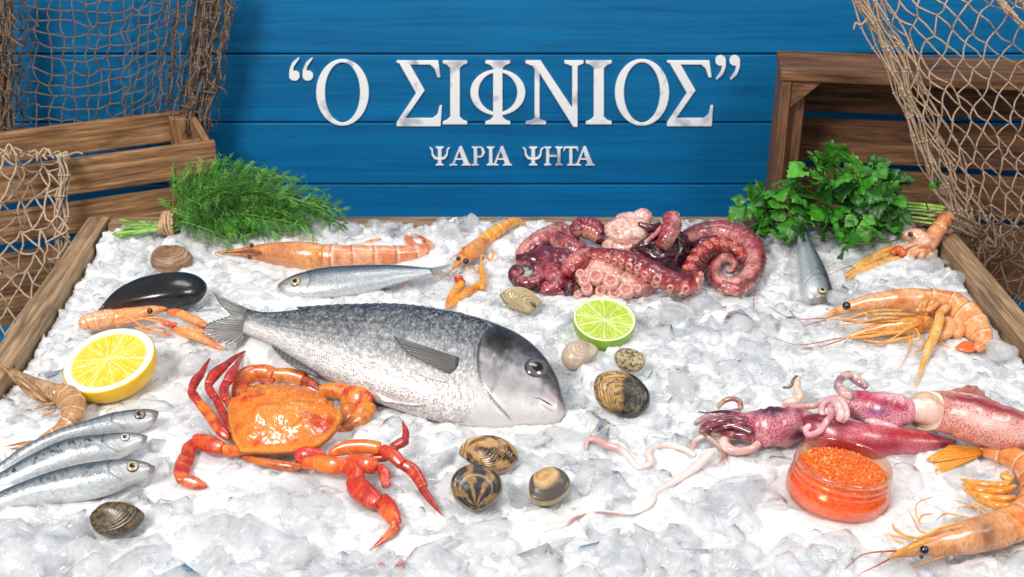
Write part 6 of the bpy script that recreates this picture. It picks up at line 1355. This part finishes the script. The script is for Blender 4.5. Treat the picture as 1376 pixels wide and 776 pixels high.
def fold(mb, top, bot, w0, w1, n, y0, r, rows, thick=.014, sd=0):
    """net gathered into a hanging bundle of near vertical cords tied by knots"""
    rr = random.Random(sd)
    for i in range(n):
        f = rr.uniform(-1, 1); pts = []
        for k in range(rows+1):
            t = k/rows; cx = top[0]+(bot[0]-top[0])*t; cy = top[1]+(bot[1]-top[1])*t; w = w0+(w1-w0)*t
            pts.append(Py(cx+w*np.clip(f+rr.gauss(0, .11), -1.1, 1.1), cy+rr.gauss(0, 3), y0-thick*rr.random()))
        cord(mb, pts, r, rows*4)
        for k in range(1, rows): ball(mb, pts[k], r*1.9, nu=5, nv=6)
        if i % 3 == 0:
            for k in range(1, rows):
                q = pts[k]; cord(mb, [q, q+[rr.gauss(0, .006), -.006*rr.random(), -.008+rr.gauss(0, .006)], q+[rr.gauss(0, .009), 0, rr.gauss(-.010, .008)]], r*.9, 6)
fold(m, (296, -25), (262, 182), 26, 16, 26, yN-.01, .0010, 9, .03, 1)
fold(m, (250, -25), (232, 170), 24, 22, 9, yN, .0009, 8, .02, 2)
nl_o = m.build('mesh', M_CORD1, nl, lay=False)
m = MB(); fold(m, (6, -25), (8, 190), 14, 13, 22, yN-.02, .0010, 9, .03, 3)
def Sl2(u, v): return Py(16+u*34*(1-.4*v), -20+v*190+u*20*v, yN-.01)
netting(m, Sl2, 4, 16, .0009, .003, sag=.03); m.build('mesh', M_CORD1, nl, lay=False)

# right net hanging in front of the crate
nrn = thing('fishing_net', 'tan net of wide diamond mesh hanging across the right crate down to the rail', 'fishing net', Py(1290, 200, 1.36))
m = MB(); YR = 1.405
def edge(v): return np.interp(v, [0, .25, .45, .62, .80, 1.0], [1132, 1180, 1212, 1232, 1262, 1300])
def Sr(u, v):
    py = -34+v*372; x0 = edge(v); x1 = 1420+30*v
    px = x0+(x1-x0)*(u**1.35); py += (18*math.sin(u*3)+10*u)*(1-v)
    return Py(px, py, YR+.012*math.sin(u*7+v*4)-.02*(1-v)+ (.0 if v < .9 else -.004))
netting(m, Sr, 20, 20, .00105, .0022, diamond=True, sag=.02)
def foldr(n, off0, w, y0, sd, r=.00105):
    rr = random.Random(sd)
    for i in range(n):
        f = rr.uniform(0, 1); pts = []
        for k in range(12):
            v = k/11*.94; px = edge(v)+off0+w*np.clip(f+rr.gauss(0, .18), -.1, 1.2); pts.append(Py(px, -34+v*372+rr.gauss(0, 3), y0-.012*rr.random()))
        cord(m, pts, r, 46)
        for k in range(1, 11): ball(m, pts[k], r*1.8, nu=5, nv=6)
foldr(9, -6, 22, YR-.012, 4); foldr(6, 0, 46, YR-.008, 5)
cord(m, [Py(1165, 26, YR-.02), Py(1156, 34, YR-.024), Py(1150, 31, YR-.024), Py(1147, 40, YR-.024)], .0013, 16)
def foldt(n, A, B, w, y0, sd):
    rr = random.Random(sd)
    for i in range(n):
        f = rr.uniform(-1, 1); pts = []
        for k in range(7):
            t = k/6; pts.append(Py(A[0]+(B[0]-A[0])*t+w*(f+rr.gauss(0, .25))*.6, A[1]+(B[1]-A[1])*t+w*(f+rr.gauss(0, .25))*.6, y0-.015*rr.random()))
        cord(m, pts, .00105, 30)
        for k in range(1, 6): ball(m, pts[k], .0019, nu=5, nv=6)
foldt(14, (1325, -20), (1430, 95), 16, YR-.03, 6); foldt(9, (1360, -25), (1400, 60), 10, YR-.03, 7)
m.build('mesh', M_CORD2, nrn, lay=False)
# lower heap of the same net behind the right rail
m = MB()
def Sr2(u, v):
    px = 1290+u*130; py = 280+v*150+u*8
    return Py(px, py, 1.385-.05*v+.02*math.sin(u*9+v*5))
netting(m, Sr2, 12, 13, .00105, .006, diamond=True, sag=.08)
def Sr3(u, v): return Py(1310+u*110, 300+v*130, 1.36-.05*v+.02*math.cos(u*8+v*6))
netting(m, Sr3, 9, 10, .00105, .007, diamond=True, sag=.08)
rr = random.Random(12)
for i in range(12):
    a = Pz(1236+rr.gauss(0, 5), 288+i*1.3, .030); b = Pz(1306+rr.gauss(0, 6), 300+i*1.8, .022); cord(m, [a, (a+b)/2+[0, 0, .006+rr.random()*.006], b], .001, 14)
m.build('mesh', M_CORD1, nrn, lay=False)

# pale net over the near side of the left crate
nc = thing('fishing_net', 'pale loose net hanging over the near side of the left crate', 'fishing net', Py(50, 300, 1.33))
m = MB()
def yc(px): return np.interp(px, [-20, 0, 97, 140], [1.352, 1.358, 1.400, 1.42])-.006
def Sc(u, v):
    px = -14+u*(108-6*math.sin(v*5)); top = 206+6*math.sin(u*7); py = top+v*238-26*v*u
    return Py(px*(1-.04*v)+2, py, yc(px)-.016-.012*math.sin(u*6+v*5)-.03*v)
netting(m, Sc, 10, 14, .0013, .0045, diamond=True, sag=.10, knot=1.4)
rr = random.Random(14)
for i in range(9):                    # cords bunched along its right edge
    pts = []
    for k in range(8): t = k/7; px = 74+20*rr.random()-2*t; pts.append(Py(px, 208+t*195, yc(px)-.02-.012*rr.random()-.02*t))
    cord(m, pts, .0012, 30)
    for k in range(1, 7): ball(m, pts[k], .0019, nu=5, nv=6)
for i in range(14):                   # folded top edge lying over the slat
    x0 = -10+i*7.6; p = Py(x0, 210, yc(x0)-.014); q = Py(x0+rr.uniform(4, 14), 203+rr.gauss(0, 4), yc(x0)-.002); e = Py(x0+rr.uniform(10, 22), 214+rr.gauss(0, 5), yc(x0)-.016); cord(m, [p, q, e], .0012, 12)
m.build('mesh', M_CORD3, nc, lay=False)
# ================================================================== crushed ice
def mat_ice(name, base, trans, rough, sss=.5, bump=(240, .35)):
    k = NT(name); k.set(Base_Color=(*base, 1), Roughness=rough, Transmission_Weight=trans, IOR=1.31, Subsurface_Weight=sss, Subsurface_Radius=(.012, .014, .016), Subsurface_Scale=1.0)
    nz = k.n('ShaderNodeTexNoise', Scale=float(bump[0]), Detail=4.0); k.l(k.attr('tc').outputs['Vector'], nz.inputs['Vector'])
    n2 = k.n('ShaderNodeTexNoise', Scale=70.0, Detail=3.0); k.l(k.attr('tc').outputs['Vector'], n2.inputs['Vector'])
    bp = k.bump(nz.outputs[0], bump[1], .0015); bp = k.bump(n2.outputs[0], .35, .004, bp); k.l(bp, k.b.inputs['Normal'])
    k.l(k.ramp(n2.outputs[0], [(.35, g3(max(.03, rough-.10))), (.65, g3(rough+.15))]), k.b.inputs['Roughness']); return k.m
M_ICE = mat_ice('packed ice', (.745, .752, .76), .0, .12, .6)
def mat_clear(name, lo, hi, base=(.935, .938, .94)):
    k = NT(name); k.set(Base_Color=(*base, 1), Roughness=.3, Subsurface_Weight=.0)
    tcv = k.attr('tc').outputs['Vector']
    n1 = k.n('ShaderNodeTexNoise', Scale=55.0, Detail=4.0); k.l(tcv, n1.inputs['Vector'])
    n2 = k.n('ShaderNodeTexNoise', Scale=260.0, Detail=3.0); k.l(tcv, n2.inputs['Vector'])
    bp = k.bump(n2.outputs[0], .18, .0010); bp = k.bump(n1.outputs[0], .3, .004, bp)
    di = k.n('ShaderNodeBsdfDiffuse'); di.inputs[0].default_value = (*base, 1); tl = k.n('ShaderNodeBsdfTranslucent'); tl.inputs[0].default_value = (*base, 1)
    k.l(bp, di.inputs['Normal']); mm = k.n('ShaderNodeMixShader'); mm.inputs[0].default_value = .6; k.l(di.outputs[0], mm.inputs[1]); k.l(tl.outputs[0], mm.inputs[2])
    fac = k.ramp(n1.outputs[0], [(.35, g3(lo)), (.65, g3(hi))])
    m2, gl, fr = veil(k, fac, (.985, .99, 1), .035, 1.42, mm.outputs[0]); k.l(bp, gl.inputs['Normal']); k.l(bp, fr.inputs['Normal'])
    k.l(m2.outputs[0], k.t.nodes['Material Output'].inputs[0]); return k.m
M_CHUNK = mat_clear('clear ice', .12, .46)
M_LUMP = mat_clear('frosted ice', .35, .85)
yB, yF = TRAY[0][1]-.027, .655
def xl(y): return TRAY[0][0]+(TRAY[2][0]-TRAY[0][0])*(y-TRAY[0][1])/(TRAY[2][1]-TRAY[0][1])+.029
def xr(y): return TRAY[1][0]+(TRAY[3][0]-TRAY[1][0])*(y-TRAY[1][1])/(TRAY[3][1]-TRAY[1][1])-.029
def mel(x, y):
    """0 = crushed, 1 = smooth half-melted"""
    v = 0
    for px, py, r, k in ((235, 520, .075, .9), (1050, 700, .07, .8), (1165, 690, .06, .9), (400, 720, .10, .4), (250, 640, .06, .6), (480, 650, .05, .5), (120, 460, .05, .5), (560, 700, .06, .4), (1240, 500, .08, .5), (330, 400, .05, .4)):
        p = Pz(px, py); v = np.maximum(v, k*np.exp(-((x-p[0])**2+(y-p[1])**2)/(2*r*r)))
    return v
def facets(P, cell, tilt, zr, seed):
    """nearest-seed tilted planes: the look of packed broken pieces"""
    g = np.floor(P/cell).astype(int); best = np.full(P.shape[:-1], 1e9); H = np.zeros(P.shape[:-1])
    for dx in (-1, 0, 1):
        for dy in (-1, 0, 1):
            i, j = g[..., 0]+dx, g[..., 1]+dy; z0 = np.zeros_like(i)
            hx, hy = _hash(i, j, z0, seed), _hash(i, j, z0+1, seed); a, b, c = _hash(i, j, z0+2, seed), _hash(i, j, z0+3, seed), _hash(i, j, z0+4, seed)
            sx, sy = (i+hx)*cell, (j+hy)*cell; ddx, ddy = P[..., 0]-sx, P[..., 1]-sy; d = ddx*ddx+ddy*ddy
            h = (c-.5)*2*zr+ddx*(a-.5)*2*tilt+ddy*(b-.5)*2*tilt; k = d < best
            H = np.where(k, h, H); best = np.minimum(best, d)
    return H
# mounds that carry the things lying tilted
MOUND = []
def carry(p, drop, sig): MOUND.append((p[0], p[1], p[2]-drop, sig))
for c_, w_, h_, t_ in list(zip(Cb, Wb, hb, tb))[20::12]:
    carry(c_+w_*h_*.3, t_+.004, .020); carry(c_-w_*h_*.3, t_+.004, .020)
def hbase(x, y):
    h = .0035+.004*(vnoise(np.stack([x, y], -1), 9, 3, 3)-.5)*2
    h = h + .012*sstep(yB-.10, yB-.01, y) + .006*np.exp(-((y-yB+.06)/.05)**2)
    h = h - .010*sstep(.05, .0, np.minimum(x-xl(y), xr(y)-x))
    for px, py, zz, s in MOUND: h = np.maximum(h, zz*np.exp(-(((x-px)**2+(y-py)**2)/(2*s*s))**1.5))
    return h
fk = np.array(list(FOOT.keys())); fz = np.array(list(FOOT.values())); FI0 = fk.min(0)-2; FS = fk.max(0)-FI0+3
FG = np.full(FS, 9.0); FG[fk[:, 0]-FI0[0], fk[:, 1]-FI0[1]] = fz
def dil(G):
    o = G.copy()
    for dx in (-1, 0, 1):
        for dy in (-1, 0, 1): o = np.minimum(o, np.roll(np.roll(G, dx, 0), dy, 1))
    return o
FG1 = dil(FG)
def floor_at(x, y, G=None):
    G = FG if G is None else G
    i = np.floor(np.asarray(x)/CELL).astype(int)-FI0[0]; j = np.floor(np.asarray(y)/CELL).astype(int)-FI0[1]
    ok = (i >= 0) & (j >= 0) & (i < FS[0]) & (j < FS[1]); r = np.full(np.shape(i), 9.0); r[ok] = G[i[ok], j[ok]]; return r
nx, ny = 560, 380
ys = np.linspace(yF, yB, ny); X = np.zeros((ny, nx)); Y = np.zeros((ny, nx))
for j, y in enumerate(ys): X[j] = np.linspace(xl(y), xr(y), nx); Y[j] = y
P2 = np.stack([X, Y], -1); ml = mel(X, Y)
Hh = hbase(X, Y) + (1-ml*.85)*(facets(P2+.004*(np.stack([vnoise(P2, 60, 5), vnoise(P2, 60, 6)], -1)-.5)*2, .034, .26, .0042, 5) + facets(P2, .014, .24, .0016, 6)*.8 + facets(P2, .005, .2, .0005, 7)) + ml*.003*(vnoise(P2, 30, 8, 2)-.5)
for _ in range(1): Hh[1:-1, 1:-1] = (Hh[1:-1, 1:-1]*2+Hh[:-2, 1:-1]+Hh[2:, 1:-1]+Hh[1:-1, :-2]+Hh[1:-1, 2:])/6
fl_ = floor_at(X, Y); Hh = np.where(fl_ < 5, np.minimum(Hh, fl_+.003), Hh)
ice = MB(); V = np.stack([X, Y, Hh], -1).reshape(-1, 3)
ice.add(V, grid_faces(ny, nx, False), None, V)
# skirt so the bed is a solid mass down into the tray
ice_o = ice.build('crushed_ice', M_ICE, lay=False); tag(ice_o, 'bed of crushed white ice filling the wooden tray', 'ice', kind='stuff')
# broken pieces
def proto(seed, kind):
    r_ = np.random.default_rng(seed); n = 10 if kind == 'shard' else 20
    p = r_.normal(size=(n, 3)); p = p/np.linalg.norm(p, axis=1)[:, None]*r_.uniform(.75, 1.0, (n, 1))
    sc = {'shard': (1, .75, .38), 'lump': (1, .8, .62), 'crumb': (1, .85, .7)}[kind]; p = p*sc
    bm = bmesh.new(); [bm.verts.new(q) for q in p]; bmesh.ops.convex_hull(bm, input=bm.verts[:])
    bmesh.ops.delete(bm, geom=[v for v in bm.verts if not v.link_faces], context='VERTS')
    bmesh.ops.dissolve_limit(bm, angle_limit=R(14), verts=bm.verts[:], edges=bm.edges[:])
    bmesh.ops.bevel(bm, geom=bm.edges[:], offset=.022 if kind != 'lump' else .12, segments=1 if kind == 'crumb' else 2, affect='EDGES', clamp_overlap=True)
    bmesh.ops.triangulate(bm, faces=bm.faces[:])
    if kind != 'crumb':
        bmesh.ops.subdivide_edges(bm, edges=[e for e in bm.edges if e.calc_length() > .3], cuts=1, use_grid_fill=True); bmesh.ops.triangulate(bm, faces=bm.faces[:])
    bm.verts.index_update(); V = np.array([v.co[:] for v in bm.verts]); F = [tuple(v.index for v in f.verts) for f in bm.faces]; bm.free()
    V = V*(1+(.05 if kind == 'shard' else .12)*(vnoise(V+seed, 1.8, seed, 3)-.5)*2)[:, None]
    return V, F
SH = [proto(i, 'shard') for i in range(14)]; LU = [proto(50+i, 'lump') for i in range(8)]; CRU = [proto(80+i, 'crumb') for i in range(6)]
pr = np.random.default_rng(21)
def rotm(a, b, c):
    return np.array(Matrix.Rotation(a, 3, 'Z') @ Matrix.Rotation(b, 3, 'X') @ Matrix.Rotation(c, 3, 'Y'))
def bedz(x, y):
    j = np.clip(np.round((y-yF)/(yB-yF)*(ny-1)).astype(int), 0, ny-1); i = np.clip(np.round((x-xl(y))/(xr(y)-xl(y))*(nx-1)).astype(int), 0, nx-1); return Hh[j, i]
CK = MB(); WK = MB(); cnt = 0
def place(V, F, x, y, s, up, target, tiltmax):
    global cnt
    Q = V @ rotm(pr.uniform(0, 6.28), pr.normal(0, tiltmax), pr.normal(0, tiltmax)).T * s
    z = float(bedz(np.array(x), np.array(y)))+up*s
    Wd = Q+[x, y, z]
    f = floor_at(Wd[:, 0], Wd[:, 1], FG1 if s > .008 else FG); over = (Wd[:, 2]-f).max()
    if over > -.0005:
        if over > s*.55: return False
        Wd[:, 2] -= over+.0005
        if Wd[:, 2].max() < z-s*.2: pass
    yy = Wd[:, 1]
    if (Wd[:, 0] < xl(yy)).any() or (Wd[:, 0] > xr(yy)).any() or yy.max() > yB: return False
    target.add(Wd, F, None, Wd+pr.uniform(0, 3, 3)); cnt += 1; return True
def zone(x, y):
    """how coarse the broken pieces are here"""
    k = .55
    for px, py, r, v in ((960, 440, .13, 1.0), (1000, 350, .08, .9), (880, 640, .10, .9), (1000, 700, .07, 1.0), (60, 720, .12, .7), (300, 740, .12, .8), (700, 730, .12, .6), (560, 640, .06, .8), (620, 300, .09, .9), (1230, 350, .08, .9), (800, 580, .08, .9)):
        p = Pz(px, py); k = max(k, v*math.exp(-((x-p[0])**2+(y-p[1])**2)/(2*r*r)))
    return k
for _ in range(7000):
    y = pr.uniform(yF+.01, yB-.004); x = pr.uniform(xl(y)+.004, xr(y)-.004); k = zone(x, y); me_ = float(mel(np.array(x), np.array(y)))
    if pr.random() < me_*.9: continue
    u = pr.random(); bg = 1+.8*float(sstep(.98, .78, y)) if y < .98 else 1.0
    if u < .26*k: s = pr.uniform(.014, .034)*(.45+.6*k)*bg; (V, F), up, tg, tm = SH[pr.integers(14)], -.04, (CK if pr.random() < .7 else WK), .32
    elif u < .50: s = pr.uniform(.008, .017)*bg; (V, F), up, tg, tm = (LU+SH+SH)[pr.integers(36)], -.12, (CK if pr.random() < .5 else WK), .5
    else: s = pr.uniform(.0015, .0045); (V, F), up, tg, tm = CRU[pr.integers(6)], .35, (CK if pr.random() < .7 else WK), .8
    place(V, F, x, y, s, up, tg, tm)
# a few big pieces seen singly in the photo
for px, py, s, z, kd, ax3, yaw in ((262, 492, .021, .012, 1, (1, 1, 1.2), 0), (200, 545, .026, .006, 1, (1.3, .5, .5), 2.8), (545, 648, .015, .026, 0, (1.2, .8, .8), .5), (1125, 398, .017, .016, 1, (1.2, .8, .9), .4), (1065, 618, .024, .006, 0, (1.4, .5, .8), .2), (915, 520, .024, .010, 1, (.6, 1.5, .9), .1), (702, 588, .018, .006, 0, (1, 1, 1), .7), (775, 598, .040, .002, 1, (1.2, 1, .5), .2),
    (1235, 352, .034, .010, 0, (1.3, .9, .9), .3), (1285, 372, .024, .012, 0, (1, 1, 1), 1.2), (556, 312, .018, .022, 0, (1, 1, 1), .2), (606, 312, .020, .024, 1, (1, 1, 1.1), 1.0), (965, 315, .026, .022, 1, (1.2, .8, 1), .2), (955, 412, .030, .008, 0, (1, 1, 1), .2), (1010, 470, .032, .006, 0, (1.1, 1, 1), 1.4), (900, 420, .028, .008, 0, (1, 1, 1), 2.0), (1000, 690, .034, .006, 0, (.7, 1.3, .9), .3), (930, 720, .030, .008, 0, (1, 1, 1), .1), (1200, 610, .028, .004, 1, (1.3, .8, .5), .1), (1345, 470, .022, .012, 1, (1, .9, 1), .1), (120, 735, .034, .004, 0, (1.2, 1, .8), .6), (290, 720, .036, .004, 1, (1, 1, .7), .8), (60, 690, .026, .006, 0, (1, 1, 1), 1.8), (1020, 350, .022, .010, 0, (1, 1.1, 1), .3), (1330, 730, .022, .004, 0, (1, 1, 1), .5), (1250, 755, .026, .003, 0, (1, 1, 1), 1.5), (1290, 640, .024, .002, 1, (1.3, 1, .5), 1.5)):
    V, F = (SH, LU)[kd][pr.integers(8)]; p = Pz(px, py, z); Q = (V*ax3) @ rotm(yaw, .12, .1).T*s
    (CK if kd == 0 else WK).add(Q+p, F, None, Q+p+pr.uniform(0, 3, 3))
# larger heaped pieces along the back rim
for _ in range(260):
    y = yB-abs(pr.normal(.0, .03))-.008; x = pr.uniform(xl(y)+.02, xr(y)-.02); place(*(LU+SH)[pr.integers(22)], x, y, pr.uniform(.008, .020), .35, WK if pr.random() < .6 else CK, .6)
for _ in range(2600):
    y = pr.uniform(yF+.01, yB-.004); x = pr.uniform(xl(y)+.004, xr(y)-.004)
    place(*CRU[pr.integers(6)], x, y, pr.uniform(.0008, .0022), .6, CK, .9)
print('ice pieces', cnt)
o = CK.build('ice_shards', M_CHUNK, lay=False); tag(o, 'clear broken ice shards strewn over the crushed ice bed', 'ice', kind='stuff')
o = WK.build('ice_lumps', M_LUMP, lay=False); tag(o, 'frosted white ice lumps strewn over the crushed ice bed', 'ice', kind='stuff')
